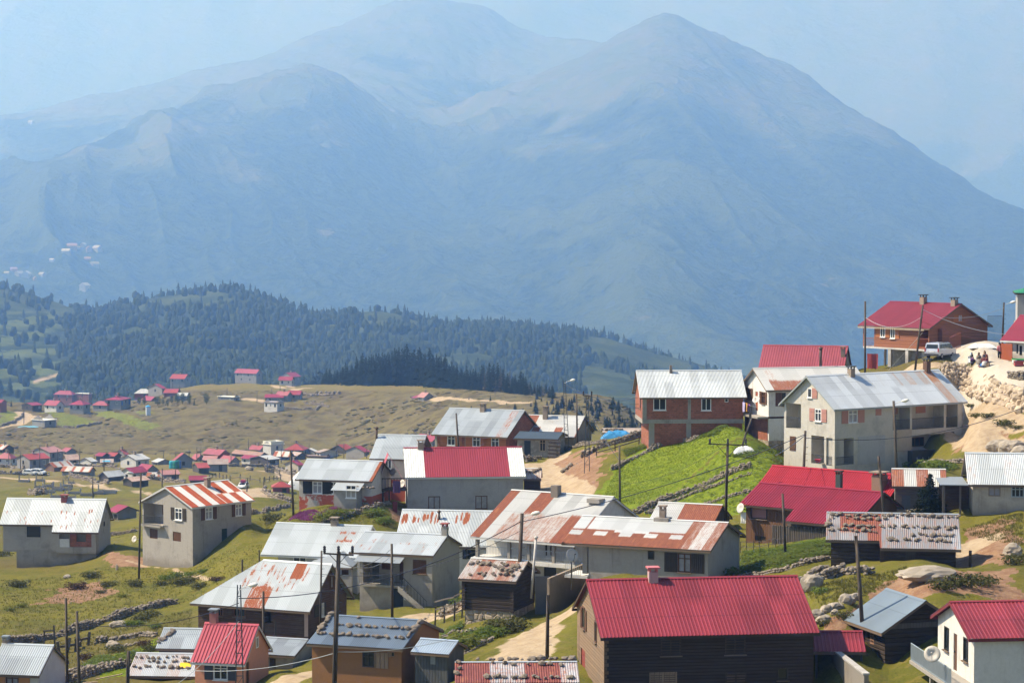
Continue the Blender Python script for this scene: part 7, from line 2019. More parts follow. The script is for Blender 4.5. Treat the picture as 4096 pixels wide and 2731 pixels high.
# ------------------------------------------------------------------ people on the terrace
SKIN = plain('skin', (.42, .25, .17), .6, var=.05)
def person(label, loc, rz, pose, cols, grp=None):
 """body: one skinned surface grown from a joint skeleton; clothing and hair are children"""
 J, E, R = [], [], []
 def v(p, r, par=None):
  J.append(Vector(p)); R.append(r)
  if par is not None: E.append((par, len(J) - 1))
  return len(J) - 1
 st = pose == 'stand'
 hz = .92 if st else .46
 pel = v((0, 0, hz), .13)
 ch = v((0, .02 if st else .06, hz + .30), .15, pel); nk0 = v((0, .03 if st else .09, hz + .50), .10, ch)
 nk = v((0, .04 if st else .11, hz + .57), .05, nk0); hd = v((0, .05 if st else .14, hz + .68), .088, nk); tp = v((0, .045 if st else .13, hz + .78), .085, hd)
 v((0, .155 if st else .245, hz + .69), .016, hd)
 fts = []
 for sx in (-1, 1):
  hip = v((sx * .10, 0, hz - .02), .10, pel)
  kn = v((sx * .11, .03, hz - .44), .062, hip) if st else v((sx * .14, .42, hz + .02), .068, hip)
  an = v((sx * .11, -.02, .09), .042, kn) if st else v((sx * .14, .40, .09), .042, kn)
  v((sx * .12, an and (.14 if st else .54), .035), .034, an)
  sh = v((sx * .19, .02 if st else .08, hz + .45), .062, nk0)
  el = v((sx * .25, -.02, hz + .16), .042, sh) if st else v((sx * .26, .14, hz + .20), .042, sh)
  wr = v((sx * .25, .08, hz - .06), .028, el) if st else v((sx * .13, .36, hz + .14), .028, el)
  d = Vector((0, .03, -1)).normalized() if st else Vector((-sx * .5, .8, -.15)).normalized()
  s_ = Vector((0, 1, 0)) if st else Vector((sx * .8, .5, 0)).normalized()
  pm = v(J[wr] + d * .07, .030, wr)
  for f in range(4):
   k1 = v(J[pm] + d * .035 + s_ * (.03 - .02 * f), .009, pm)
   v(J[k1] + d * (.05 - .006 * abs(f - 1)) + Vector((-sx * .012, 0, -.01)), .0075, k1)
  th_ = v(J[wr] + d * .03 + s_ * .04, .010, wr); v(J[th_] + d * .04 + s_ * .012, .008, th_)
 me = bpy.data.meshes.new('person')
 me.from_pydata([tuple(j) for j in J], E, [])
 me.materials.append(SKIN)
 o = bpy.data.objects.new('person', me)
 COL.objects.link(o)
 o.modifiers.new('skin', 'SKIN'); o.modifiers.new('smooth', 'SUBSURF').levels = 1
 o.modifiers['smooth'].render_levels = 1
 for sv, r in zip(me.skin_vertices[0].data, R): sv.radius = (r, r)
 me.skin_vertices[0].data[0].use_root = True
 o.location = loc; o.rotation_euler = (0, 0, rz)
 tag(o, label, 'person', grp)
 def lathe_along(name, P, rr, mat, n=14, sx=1.0, sy=.75):
  mb = MB(); vs = []
  for p, r in zip(P, rr):
   for k in range(n):
    a = 2 * math.pi * k / n
    vs.append((p[0] + r * sx * math.cos(a), p[1] + r * sy * math.sin(a), p[2]))
  m_ = len(P)
  fs = [(i * n + k, i * n + (k + 1) % n, (i + 1) * n + (k + 1) % n, (i + 1) * n + k) for i in range(m_ - 1) for k in range(n)] + [tuple(range(n - 1, -1, -1)), tuple(range((m_ - 1) * n, m_ * n))]
  mb.add(vs, fs, True)
  return mb.build(name, mat, o)
 y = .02 if st else .07
 lathe_along('top', [(0, 0, hz - .12), (0, 0, hz), (0, y, hz + .25), (0, y + .01, hz + .42), (0, y + .02, hz + .50)], [.19, .185, .20, .215, .10], cols[0])
 mb = MB()
 for sx in (-1, 1):
  a, b_, c_ = ((sx * .19, y, hz + .45), (sx * .255, y - .03, hz + .17), (sx * .25, .07, hz - .02)) if st else ((sx * .19, y, hz + .45), (sx * .265, .14, hz + .20), (sx * .15, .34, hz + .14))
  mb.tube([a, b_, c_], .072, 10, r1=.05)
 mb.build('sleeves', cols[0], o)
 if st:
  mb = MB()
  for sx in (-1, 1): mb.tube([(sx * .09, 0, hz + .02), (sx * .11, .03, hz - .44), (sx * .11, -.02, .08)], .115, 10, r1=.07)
  mb.build('trousers', cols[1], o)
  lathe_along('hair', [(0, .03, hz + .66), (0, .02, hz + .72), (0, .025, hz + .80), (0, .04, hz + .85)], [.10, .112, .10, .03], cols[2], sy=1.0)
 else:
  lathe_along('skirt', [(0, .36, .06), (0, .33, .2), (0, .26, hz), (0, .20, hz + .08), (0, .06, hz + .13)], [.31, .29, .31, .29, .17], cols[1], sy=1.05)
  mb = MB(); n = 14; vs = []; prof = [(.13, hz + .50, .07), (.135, hz + .60, .085), (.125, hz + .70, .10), (.11, hz + .80, .11), (.04, hz + .86, .115)]
  for r, z, yy in prof:
   for k in range(n + 1):
    a = math.radians(55) + math.radians(430 - 180) * k / n + math.radians(90)
    vs.append((r * math.cos(a), yy + r * math.sin(a), z))
  m_ = n + 1
  mb.add(vs, [(i * m_ + k, i * m_ + k + 1, (i + 1) * m_ + k + 1, (i + 1) * m_ + k) for i in range(len(prof) - 1) for k in range(n)] + [tuple((len(prof) - 1) * m_ + k for k in range(m_))], True)
  mb.build('headscarf', cols[2], o)
 return o
cl = lambda n, c: plain('cloth_' + n, c, .85, var=.2)
def seat_under(label, loc, rz, crate=False):
 r = empty('wooden_crate' if crate else 'garden_chair', loc, rz, label, 'crate' if crate else 'chair')
 if crate:
  mb = MB()
  for k in range(4): mb.box(-.22, .22, -.20, .20, .02 + k * .1, .10 + k * .1)
  mb.build('slats', PALEW, r)
  return r
 mb = MB(); mb.box(-.22, .22, -.22, .22, .40, .44); mb.build('seat', CARW, r)
 mb = MB(); mb.box(-.22, .22, -.25, -.21, .44, .85); mb.build('backrest', CARW, r)
 for a in (-.2, .2):
  for b_ in (-.2, .2):
   mb = MB(); mb.bar((a, b_, 0), (a, b_, .4), .03); mb.build('leg', IRONW, r)
 return r
def seated(px_, py_, rz, label, cols, dy=0.0, crate=False, sl_=None):
 q = G(('x1', px_, py_)) + Vector((0, dy, 0)); q.z = gz(q.x, q.y)
 person(label, q, math.radians(rz), 'sit', cols)
 seat_under(sl_, q, math.radians(rz), crate)
 return q
seated(1265, 950, -75, 'person in a purple top and long black skirt seated at the left of the circle', (cl('purple', (.09, .03, .13)), cl('black', (.012, .012, .014)), cl('black2', (.02, .02, .025))), sl_='white metal chair under the person in purple')
seated(1300, 940, -150, 'person with a pale blue headscarf seated at the back left of the circle', (cl('bluegrey', (.14, .20, .26)), cl('black', (.012, .012, .014)), cl('paleblue', (.40, .50, .60))), 1.3, sl_='white chair under the pale blue headscarf')
seated(1425, 925, 185, 'person in grey with a black headscarf seated in the middle of the circle', (cl('grey', (.19, .17, .15)), cl('grey2', (.24, .21, .18)), cl('black2', (.02, .02, .025))), .3, sl_='white chair in the middle of the circle')
seated(1580, 925, 150, 'person in a dark cardigan and headscarf seated at the back right', (cl('charcoal', (.035, .03, .04)), cl('maroonskirt', (.10, .025, .03)), cl('darkscarf', (.045, .03, .035))), .9, sl_='white chair at the back right of the circle')
seated(1600, 955, 62, 'person in a maroon top and whitish skirt seated on a crate at the right', (cl('maroon', (.16, .025, .03)), cl('offwhite', (.52, .49, .47)), cl('maroon2', (.12, .02, .025))), crate=True, sl_='brown wooden crate used as a seat at the right of the circle')
q = G(('x1', 1845, 795))
person('person in a pink top and black trousers standing by the black open door', q, math.radians(15), 'stand', (cl('pink', (.55, .19, .20)), cl('black', (.012, .012, .014)), plain('hair_dark', (.015, .012, .01), .6)))
q = G(('x1', 1490, 965))
mb = MB(); mb.lathe((0, 0, 0), [(.16, 0), (.24, .06), (.25, .2), (.17, .34), (.06, .42), (.03, .46)], 14)
o = mb.build('cloth_bag', cl('blue', (.04, .16, .42))); o.location = q; tag(o, 'bright blue cloth bag on the terrace among the seated people', 'bag')
mb = MB(); mb.lathe((0, 0, 0), [(.12, 0), (.2, .03), (.22, .12), (.23, .13), (.2, .12), (.02, .03)], 16)
o = mb.build('bowl', plain('bowl_pink', (.5, .25, .25), .5)); o.location = G(('x1', 1445, 968)); tag(o, 'shallow pinkish bowl beside the blue bag', 'bowl')
# ------------------------------------------------------------------ fences, tarpaulins, laundry and other small things
def cloth(name, label, p, D, w, hgt, mat, wavy=.06, rz=0.0, cat='laundry'):
 q = pt(p, D)
 mb = MB(); vs = []
 n, m_ = 8, 6
 for side in (0, .015):
  for i in range(n + 1):
   for j in range(m_ + 1):
    vs.append((w * (i / n - .5), wavy * math.sin(i * 1.9 + j * .4) * (j / m_) + side, -hgt * j / m_ * (1 + .04 * math.sin(i * 2.3))))
 k = (n + 1) * (m_ + 1)
 for s_ in (0, 1):
  mb.f += [tuple(s_ * k + t_ for t_ in ((i * (m_ + 1) + j, (i + 1) * (m_ + 1) + j, (i + 1) * (m_ + 1) + j + 1, i * (m_ + 1) + j + 1)[::1 if s_ else -1])) for i in range(n) for j in range(m_)]
 mb.v = vs; mb.sm = [True] * len(mb.f)
 o = mb.build(name, mat); o.location = q; o.rotation_euler = (0, 0, rz)
 return tag(o, label, cat)
U = NEAR['U']
rzU = U.a + math.pi / 2
cloth('laundry', 'lilac patterned cloth hanging on the clothes line balcony', ('za', 1398, 612), U.O.y - 0.2, .7, 1.0, cl('lilac', (.40, .35, .55)), rz=rzU)
cloth('laundry', 'mustard cloth hanging on the clothes line balcony', ('za', 1430, 620), U.O.y - 0.6, .5, .9, cl('mustard', (.5, .25, .05)), rz=rzU)
cloth('laundry', 'purple cloth hanging on the clothes line balcony', ('za', 1460, 635), U.O.y - 0.9, .6, .7, cl('purple2', (.25, .08, .30)), rz=rzU)
cloth('laundry', 'black garment hanging at the balcony corner over the leaning beam', ('za', 1475, 655), U.O.y - 1.6, .8, 1.9, cl('black', (.012, .012, .014)), rz=rzU)
On = NEAR['O']
cloth('laundry', 'white towel hanging inside the barn window', ('z8', 205, 318), On.O.y - .1, .6, 1.0, cl('white', (.7, .69, .66)), rz=On.a)
cloth('laundry', 'white towel with pink stripes hanging beside it in the barn window', ('z8', 235, 330), On.O.y - .5, .4, .9, cl('whitepink', (.65, .5, .5)), rz=On.a)
cloth('laundry', 'white sheet hanging at the left corner of the wine red barn', ('z8', 130, 350), On.O.y - .6, .5, .9, cl('white', (.7, .69, .66)), rz=On.a)
cloth('rug', 'red patterned rug hung over the wooden rack below the chalet', ('x2', 305, 860), 272, 1.3, 1.7, cl('rugred', (.28, .05, .05)), rz=-.5, cat='rug')
cloth('rug', 'purple checked blanket on the balcony deck rail', ('z3', 1255, 905), 243, .75, 1.2, cl('check', (.10, .05, .13)), rz=0, cat='blanket')
cloth('laundry', 'maroon cloth hanging under the balcony deck', ('z3', 1240, 1080), 243, .5, 2.2, cl('maroon', (.16, .025, .03)), rz=.4)
def tarp(label, p, D, rx, ry, rz_, mat, name='tarpaulin', cat='tarpaulin', seed=1):
 q = G(p, D)
 mb = MB(); n = 26; vs = []
 for i in range(n + 1):
  for j in range(n + 1):
   u, v_ = 2 * i / n - 1, 2 * j / n - 1
   k = max(0, 1 - max(abs(u), abs(v_)) ** 3)
   f = float(fbm(np.array([u * 4 + seed]), np.array([v_ * 4]), 4, seed, .7)[0])
   vs.append((u * rx, v_ * ry, rz_ * k * (.62 + .75 * f) - .12))
 m_ = n + 1
 mb.add(vs, [(i * m_ + j, (i + 1) * m_ + j, (i + 1) * m_ + j + 1, i * m_ + j + 1) for i in range(n) for j in range(n)], True)
 o = mb.build(name, mat); o.location = q
 return tag(o, label, cat)
tarp('bright blue tarpaulin covering a heap beside the plank shack', ('z5', 1220, 585), 284, 2.0, 1.2, .9, plain('tarp_blue2', (.05, .24, .48), .4, var=.2), seed=3)
tarp('white sheet of plastic thrown over a mound before the chalet gable', ('x1', 1500, 548), None, 1.5, 1.0, .45, plain('sheet_white', (.66, .66, .64), .5, var=.06), seed=5)
tarp('heap of white plastic sacks at the foot of the brick ground floor', ('za', 1410, 1195), None, 1.1, .8, .6, plain('sack_white', (.60, .61, .62), .6, var=.12), 'plastic_heap', 'plastic heap', 7)
tarp('white plastic covered haystack behind the silver roofed low house', ('v5', 800, 660), 560, 6.5, 4, 4.6, plain('sheet_white', (.66, .66, .64), .5, var=.06), 'covered_haystack', 'haystack', 9)
tarp('blue plastic sheet lying on the heath by the flat barn', ('v1', 490, 950), None, 4.5, 2, .4, plain('tarp_cyan', (.14, .34, .44), .5), seed=11)
for k, (x, c_) in enumerate(((628, (.02, .28, .36)), (690, (.015, .17, .14)), (722, (.03, .10, .34)))):
 mb = MB(); mb.lathe((0, 0, 0), [(.9, 0), (1.0, .1), (1.0, .9), (.97, .95), (1.0, 1.0), (1.0, 2.2), (.9, 2.35)], 16)
 o = mb.build('plastic_barrel', plain('barrel_%d' % k, c_, .5)); o.location = G(('v4', x, 560), far=True)
 tag(o, ('teal', 'dark green', 'blue')[k] + ' plastic barrel before the gable fronted grey house', 'barrel', 'barrels before the grey house')
q = G(('v2', 178, 745), far=True)
r = empty('toilet_cabin', q, .3, 'pale blue and white upright cabin at the edge of the far field', 'cabin')
mb = MB(); mb.box(-.9, .9, -.9, .9, 0, 3.6); mb.build('wall', plain('cabin_white', (.55, .6, .65), .6), r)
mb = MB(); mb.box(-1.0, 1.0, -1.0, 1.0, 3.61, 3.8); mb.add([(-1, -1, 3.81), (1, -1, 3.81), (1, 1, 3.81), (-1, 1, 3.81), (0, 0, 4.5)], [(0, 1, 4), (1, 2, 4), (2, 3, 4), (3, 0, 4)]); mb.build('roof', plain('cabin_blue', (.06, .32, .62), .5), r)
def rail_fence(label, fr, pts, hgt=1.0, rails=2, mat=None, far=False, post=.12, step_=1.6, name='wooden_fence', lean=.1):
 P = [G((fr, a, b), far=far) for a, b in pts]
 O = P[0].copy()
 root = empty(name, O, 0, label, 'fence')
 rb = MB()
 tops = []
 for a, b in zip(P[:-1], P[1:]):
  n = max(1, int((b - a).length / step_))
  for k in range(n):
   c = a.lerp(b, k / n); c.z = gz(c.x, c.y)
   tops.append(c - O)
 c = P[-1]; tops.append(c - O)
 for c in tops:
  e = Vector((rS.uniform(-lean, lean), rS.uniform(-lean, lean), hgt * rS.uniform(.85, 1.15)))
  pb = MB(); pb.bar(c - Vector((0, 0, .3)), c + e, post); pb.build('post', mat or GREYW, root)
 for a, b in zip(tops[:-1], tops[1:]):
  for k in range(rails):
   z = Vector((0, 0, hgt * (.45 + .42 * k) + rS.uniform(-lean, lean) * .5))
   rb.bar(a + z, b + z, post * .55, post * .9)
 rb.build('rail', mat or GREYW, root)
 return root
rail_fence('broken plank fence left in the meadow behind the corner cottage', 'zc', [(585, 790), (740, 785)], 1.5, 2, step_=.5)
rail_fence('leaning old fence posts right of the tall pole in the meadow', 'zc', [(810, 880), (900, 870), (1010, 850), (1090, 790), (1180, 770)], 1.1, 1, step_=.9, post=.2, lean=.25)
rail_fence('weathered rail fence beside the log store masonry', 'z4', [(1485, 1105), (1560, 1085), (1640, 1070), (1700, 1045)], 1.4, 3)
rail_fence('grey plank fence along the stone wall above the dirt bank', 'z5', [(1040, 690), (1200, 650), (1400, 590)], .9, 3, step_=2.2)
rail_fence('thin stake fence in the vegetable patch by the log cabin', 'z8', [(110, 640), (250, 630), (420, 610)], .9, 2, step_=.7, post=.05)
rail_fence('pale post and rail fence beside the winding far road', 'v5', [(0, 850), (150, 890), (250, 930)], 1.5, 2, far=True, step_=3.0, post=.25)
rail_fence('dark far fence on the meadow left of the winding road', 'v5', [(0, 1040), (150, 1010), (260, 1000)], 1.3, 1, far=True, step_=3.0, post=.22)
rail_fence('far wire fence below the half pink hut', 'v4', [(1250, 700), (1600, 760), (2100, 790)], 1.3, 1, far=True, step_=5, post=.2)
rail_fence('wooden drying rack holding the red rug', 'x2', [(262, 1010), (380, 1010), (480, 1030)], 2.6, 2, step_=1.3, post=.14, name='drying_rack')
def iron_rail(label, A_, B_, hgt, mat, name='iron_railing', g=.16):
 root = empty(name, A_, 0, label, 'railing')
 d = B_ - A_
 mb = MB(); mb.bar((0, 0, hgt), d + Vector((0, 0, hgt)), .06); mb.bar((0, 0, .12), d + Vector((0, 0, .12)), .05)
 mb.build('rails', mat, root)
 mb = MB()
 n = int(d.length / g)
 for k in range(n + 1): mb.bar(d * (k / n), d * (k / n) + Vector((0, 0, hgt)), .03)
 mb.build('bars', mat, root)
iron_rail('dark blue iron railing between the chalet and the gate house', pt(('x2', 1858, 690), 288), pt(('x2', 2050, 690), 286), 3.0, plain('iron_navy', (.03, .05, .09), .5))
iron_rail('rust red iron gate behind the silver van', G(('x1', 820, 590), 272) , G(('x1', 1040, 600), 275), 1.7, IRONR, 'iron_gate', .32)
def slabwall(label, A_, B_, za, zb_, th_, mat, name='yard_wall', cat='wall', dz=1.2, cap=None):
 O = Vector(A_); d = Vector(B_) - O
 n = Vector((-d.y, d.x, 0)).normalized() * th_
 mb = MB()
 a, b = Vector((0, 0, 0)), d
 vs = [a + Vector((0, 0, -dz)), b + Vector((0, 0, -dz)), b + Vector((0, 0, zb_)), a + Vector((0, 0, za))]
 mb.add(vs + [q_ + n for q_ in vs], [(0, 1, 2, 3), (7, 6, 5, 4), (3, 2, 6, 7), (0, 3, 7, 4), (1, 5, 6, 2), (4, 5, 1, 0)])
 o = mb.build(name, mat); o.location = O
 tag(o, label, cat, kind='thing')
 if cap:
  cb = MB()
  k = n.normalized() * .06
  q0, q1 = vs[3] + Vector((0, 0, .003)), vs[2] + Vector((0, 0, .003))
  cb.add([q0 - k, q1 - k, q1 + n + k, q0 + n + k] + [q_ + Vector((0, 0, .1)) for q_ in (q0 - k, q1 - k, q1 + n + k, q0 + n + k)], [(3, 2, 1, 0), (4, 5, 6, 7), (0, 1, 5, 4), (1, 2, 6, 5), (2, 3, 7, 6), (3, 0, 4, 7)])
  cb.build('coping', cap, o)
 return o
slabwall('concrete yard wall with white coping running below the small red canopy', pt(('z8', 745, 1440), 141), pt(('z8', 990, 1640), 130), 1.0, 1.0, .25, PLAST, cap=WHITEW)
slabwall('tan rendered ramp wall beside the balcony house', pt(('z6', 598, 900), 171), pt(('z6', 880, 790), 176), 1.55, 1.65, .2, plaster('render_sand', (.42, .33, .25), amt=.3), 'ramp_wall')
slabwall('grey sheet metal gate between the log store and the ramp wall', pt(('z6', 482, 910), 172), pt(('z6', 598, 910), 172), 1.8, 1.8, .06, plain('gate_grey', (.14, .15, .16), .5, .3), 'sheet_gate', 'gate')
h = NEAR['K']
q = pt(('z6', 775, 545), 166.5)
r = empty('satellite_dish', q, 0, 'large beige satellite dish before the balcony, left of the rust and white roof', 'satellite dish')
mb = MB(); M = Vector((.45, -.8, .3)).normalized().to_track_quat('Z', 'Y').to_matrix()
mb.lathe((0, 0, 0), [(.02, 0), (.24, .03), (.47, .13), (.47, .15), (.24, .05), (.015, .02)], 22, M=M); mb.build('reflector', DISH, r)
mb = MB(); mb.tube([M @ Vector((0, -.44, .13)), M @ Vector((0, 0, .5))], .02, 6); mb.tube([M @ Vector((0, 0, .45)), M @ Vector((0, 0, .58))], .045, 8); mb.build('feed_arm', IRON, r)
mb = MB(); mb.tube([(0, .1, 0), (0, .3, -2.4)], .05, 8); mb.build('stand', IRON, r)
q = pt(('z8', 118, 325), NEAR['O'].O.y - .5)
r = empty('satellite_dish', q, 0, 'satellite dish at the left corner of the wine red roofed barn', 'satellite dish')
mb = MB(); M = Vector((-.75, -.55, .3)).normalized().to_track_quat('Z', 'Y').to_matrix()
mb.lathe((0, 0, 0), [(.02, 0), (.2, .03), (.4, .13), (.4, .15), (.2, .05), (.015, .02)], 20, M=M); mb.build('reflector', DISH, r)
mb = MB(); mb.tube([(0, 0, 0), (.8, .5, -.3)], .04, 8); mb.build('bracket', IRON, r)
q = pt(('z3', 1228, 830), 248)
r = empty('satellite_dish', q, 0, 'satellite dish on the tall narrow wing next to the tiled porch', 'satellite dish')
mb = MB(); M = Vector((-.6, -.7, .3)).normalized().to_track_quat('Z', 'Y').to_matrix()
mb.lathe((0, 0, 0), [(.02, 0), (.2, .03), (.4, .13), (.4, .15), (.2, .05), (.015, .02)], 20, M=M); mb.build('reflector', DISH, r)
mb = MB(); mb.tube([(0, 0, 0), (.3, 1.4, -.2)], .04, 8); mb.build('bracket', IRON, r)
B = pt(('z6', 450, 775), 171); T = pt(('z6', 490, 408), 171)
r = empty('white_flue', B, 0, 'long white flue pipe standing behind the log store', 'flue pipe')
mb = MB(); mb.tube([Vector((0, 0, -1)), T - B], .085, 12); mb.build('pipe', plain('flue_white', (.5, .48, .45), .7), r)
mb = MB(); mb.lathe(T - B, [(.09, 0), (.16, .04), (.16, .1), (.03, .24)], 12); mb.build('cowl', plain('flue_white', (.5, .48, .45), .7), r)
for k, (x, y, c_, lab) in enumerate(((2160, 905, (.6, .58, .55), 'white sack leaning on the clutter before the gate house'), (2240, 940, (.35, .06, .06), 'red crate under the green board before the gate house'))):
 q = G(('x1', x, y))
 mb = MB()
 if k: mb.box(-.45, .45, -.3, .3, 0, .45); mb.box(-.5, .5, -.35, .35, .451, .5)
 else: mb.lathe((0, 0, 0), [(.2, 0), (.3, .1), (.28, .4), (.12, .55)], 12)
 o = mb.build('crate' if k else 'sack', plain('clutter_%d' % k, c_, .7)); o.location = q; tag(o, lab, 'crate' if k else 'sack')
q = G(('x1', 2245, 940))
mb = MB(); mb.box(-.75, .75, -.25, .25, 0, .1); o = mb.build('green_board', plain('board_green', (.05, .42, .08), .6)); o.location = q + Vector((0, 0, .62)); tag(o, 'bright green board lying on the red crate', 'board')
def thing_at(name, label, cat, p, D, rz=0.0):
 q = pt(p, D); q.z = gz(q.x, q.y)
 return empty(name, q, rz, label, cat)
r = thing_at('wooden_pallet', 'grey slatted pallet leaning against the block annex', 'pallet', ('z5', 672, 690), 282.5, -.3)
for k in range(5):
 mb = MB(); z = .15 + .42 * k; y = z * .3
 mb.bar((-.75, y, z), (.75, y, z), .06, .26, (0, -.3, 1)); mb.build('slat', GREYW, r)
mb = MB()
for x in (-.6, .6): mb.bar((x, .06, 0), (x, .70, 2.15), .09)
mb.build('frame', GREYW, r)
for k, (a, b_, lab) in enumerate(((('zc', 1290, 1225), ('zc', 1645, 1155), 'long pale board lying across the rubble wall'), (('zc', 1110, 1275), ('zc', 1310, 1262), 'short pale board at the foot of the rubble wall'))):
 A_, B_ = pt(a, 152.5), pt(b_, 152.5)
 mb = MB(); mb.bar((0, 0, 0), B_ - A_, .22, .05); o = mb.build('board', PALEW); o.location = A_; tag(o, lab, 'board')
r = thing_at('dark_cupboard', 'dark metal cupboard standing under the long balcony of the tall house', 'cupboard', ('z9', 1720, 1150), 236, .55)
mb = MB(); mb.box(-1.5, 1.5, -.3, .3, 0, 1.6); mb.build('case', plain('cupboard_navy', (.02, .025, .035), .5), r)
for k in range(4):
 mb = MB(); mb.box(-1.44 + .74 * k, -.78 + .74 * k, -.335, -.303, .1, 1.5); d_ = mb.build('door', plain('cupboard_navy', (.02, .025, .035), .5), r)
 mb = MB(); mb.box(-.86 + .74 * k, -.82 + .74 * k, -.36, -.338, .7, .95); mb.build('handle', IRONW, d_)
mb = MB(); mb.lathe((0, 0, 0), [(.2, 0), (.32, .3), (.34, .3), (.3, .28), (.02, .05)], 14)
o = mb.build('basin', plain('basin_pink', (.45, .05, .12), .4)); o.location = T_B = NEAR['T'].wp((-.0, 0, 0)) * 0 + pt(('z9', 502, 1172), NEAR['T'].O.y + 1.2); tag(o, 'pinkish red basin on the floor of the tall house loggia', 'basin')
for k, (fr, x, y, D_, n_, lab) in enumerate((('z4', 830, 1020, 193, 12, 'stacked pale slabs in the yard before the stair house'), ('z5', 545, 712, 283, 10, 'low firewood stack beside the block annex door'))):
 r = thing_at('slab_stack' if not k else 'firewood_stack', lab, 'stack', (fr, x, y), D_)
 mb = MB()
 for i in range(n_):
  if not k: mb.box(-.7 + .05 * (i % 3), .7 - .07 * (i % 2), -.35, .35, .045 * i + .002, .045 * i + .043)
  else: mb.tube([(-.55 + .2 * (i % 5) + .1 * (i // 5), -.5, .1 + .19 * (i // 5)), (-.55 + .2 * (i % 5) + .1 * (i // 5), .5, .1 + .19 * (i // 5))], .095, 8)
 mb.build('layers' if not k else 'logs', SLABW if not k else GREYW, r)
GRV = [(390, 790, 3.6, 0), (945, 912, 2.7, 0), (735, 965, 3.2, 0), (832, 975, 2.8, 0), (960, 1060, 3.8, 0), (1180, 1075, 3.0, 0), (1120, 870, 2.8, 0), (1240, 990, 3.6, 0), (1450, 1022, 3.4, 0), (1640, 995, 3.4, 0), (960, 935, 3.5, 1), (1085, 930, 3.4, 1), (640, 895, 2.6, 1), (800, 870, 2.4, 1), (650, 775, 2.4, 1), (1190, 815, 2.0, 0)]
GRC = plaster('grave_concrete', (.46, .44, .41), amt=.4)
def grave(label, p, w, white=False, grp='graves in the valley meadow'):
 q = G(p, far=True)
 r = empty('grave', q, rS.uniform(-.15, .15), label, 'grave', grp)
 mt = WHITEW if white else GRC
 mb = MB()
 w *= .8
 d, hh = 1.7, .5 if not white else .8
 mb.box(-w / 2, w / 2, 0, .18, -.5, hh); mb.box(-w / 2, w / 2, d - .18, d, -.5, hh); mb.box(-w / 2, -w / 2 + .18, .181, d - .181, -.5, hh); mb.box(w / 2 - .18, w / 2, .181, d - .181, -.5, hh)
 mb.build('kerb', mt, r)
 mb = MB(); mb.box(-w / 2 + .05, -w / 2 + .2, d * .3, d * .7, hh + .003, hh + 1.15); mb.box(-w / 2 + .06, -w / 2 + .19, d * .38, d * .62, hh + 1.153, hh + 1.35); mb.build('headstone', WHITEW if white or rS.random() < .5 else GRC, r)
 if not white:
  mb = MB(); mb.box(w / 2 - .18, w / 2 - .04, d * .38, d * .62, hh + .003, hh + .6); mb.build('footstone', GRC, r)
 return r
for x, y, w, k in GRV: grave('concrete kerbed grave in the small valley graveyard', ('v3', x, y), w)
grave('white painted grave standing out at the right of the graveyard', ('v3', 1790, 990), 5.2, True, None)
drystone('grey stone heap at the left of the graveyard', 'v3', [(560, 990), (690, 1000)], 1.6, 2.2, .6, far=True, name='stone_heap', cat='stones')
h = NEAR['AA']
zd = (h.inv @ pt(('z3', 1230, 985), h.O.y)).z
h.addbox('balcony', DARKW, (-2.6, -.004, 1.2, 3.4, zd - .2, zd))
mb = MB()
for a, b_ in (((-2.55, 1.25, zd), (-2.55, 3.3, zd)), ((-2.55, 1.25, zd), (-.1, 1.25, zd))):
 a, b_ = Vector(a), Vector(b_)
 for k in range(9): mb.bar(a.lerp(b_, k / 8), a.lerp(b_, k / 8) + Vector((0, 0, 1.1)), .06)
 mb.bar(a + Vector((0, 0, 1.1)), b_ + Vector((0, 0, 1.1)), .09)
h.part(mb, 'railing', DARKW)
h.addbox('balcony_post', DARKW, (-2.55, -2.4, 1.25, 1.4, h.zb, zd - .204), (-1.9, -1.75, 1.25, 1.4, h.zb, zd - .204), (-2.55, -2.4, 3.2, 3.35, h.zb, zd - .204))
zt = (h.inv @ pt(('z3', 1225, 690), h.O.y)).z
mb = MB()
mb.add([(-2.9, 1.0, zt - 2.6), (-1.9, 1.0, zt), (-.2, 1.0, zt - 2.9), (-2.9, 4, zt - 2.6), (-1.9, 4, zt), (-.2, 4, zt - 2.9)], [(0, 1, 4, 3), (1, 2, 5, 4)])
mb.v = [(a, b_, c_) for a, b_, c_ in mb.v]
h.part(mb, 'porch_roof', plain('tile_red', (.36, .06, .08), .5))
# ------------------------------------------------------------------ trees one can tell apart
def leafclump(mb, c, R_, n, size, rng, flat=.8):
 for _ in range(n):
  while True:
   d = Vector((rng.uniform(-1, 1), rng.uniform(-1, 1), rng.uniform(-1, 1)))
   if .25 < d.length < 1: break
  p = Vector(c) + Vector((d.x * R_, d.y * R_, d.z * R_ * flat))
  nrm = (d + Vector((rng.uniform(-.7, .7), rng.uniform(-.7, .7), rng.uniform(-.3, .9)))).normalized()
  a = nrm.orthogonal().normalized(); b_ = nrm.cross(a)
  t_ = rng.uniform(0, 6.28)
  u = (a * math.cos(t_) + b_ * math.sin(t_)) * size * rng.uniform(.6, 1.3); w = nrm.cross(u).normalized() * size * rng.uniform(.35, .7)
  mb.add([p - u, p + w * .8, p + u, p - w * .8], [(0, 1, 2, 3)])
LEAFD = leaf('leaf_dark', (.040, .062, .020), (.075, .100, .030))
LEAFB = leaf('leaf_bright', (.105, .155, .018), (.165, .205, .028))
LEAFY = leaf('leaf_yellowgreen', (.15, .17, .022), (.19, .19, .035))
LEAFO = leaf('leaf_olive', (.080, .082, .022), (.110, .108, .030))
LEAFR = leaf('leaf_rust', (.060, .032, .022), (.095, .055, .030))
BARK = wood('bark', (.07, .05, .035), .4, vert=True)
rT_ = random.Random(77)
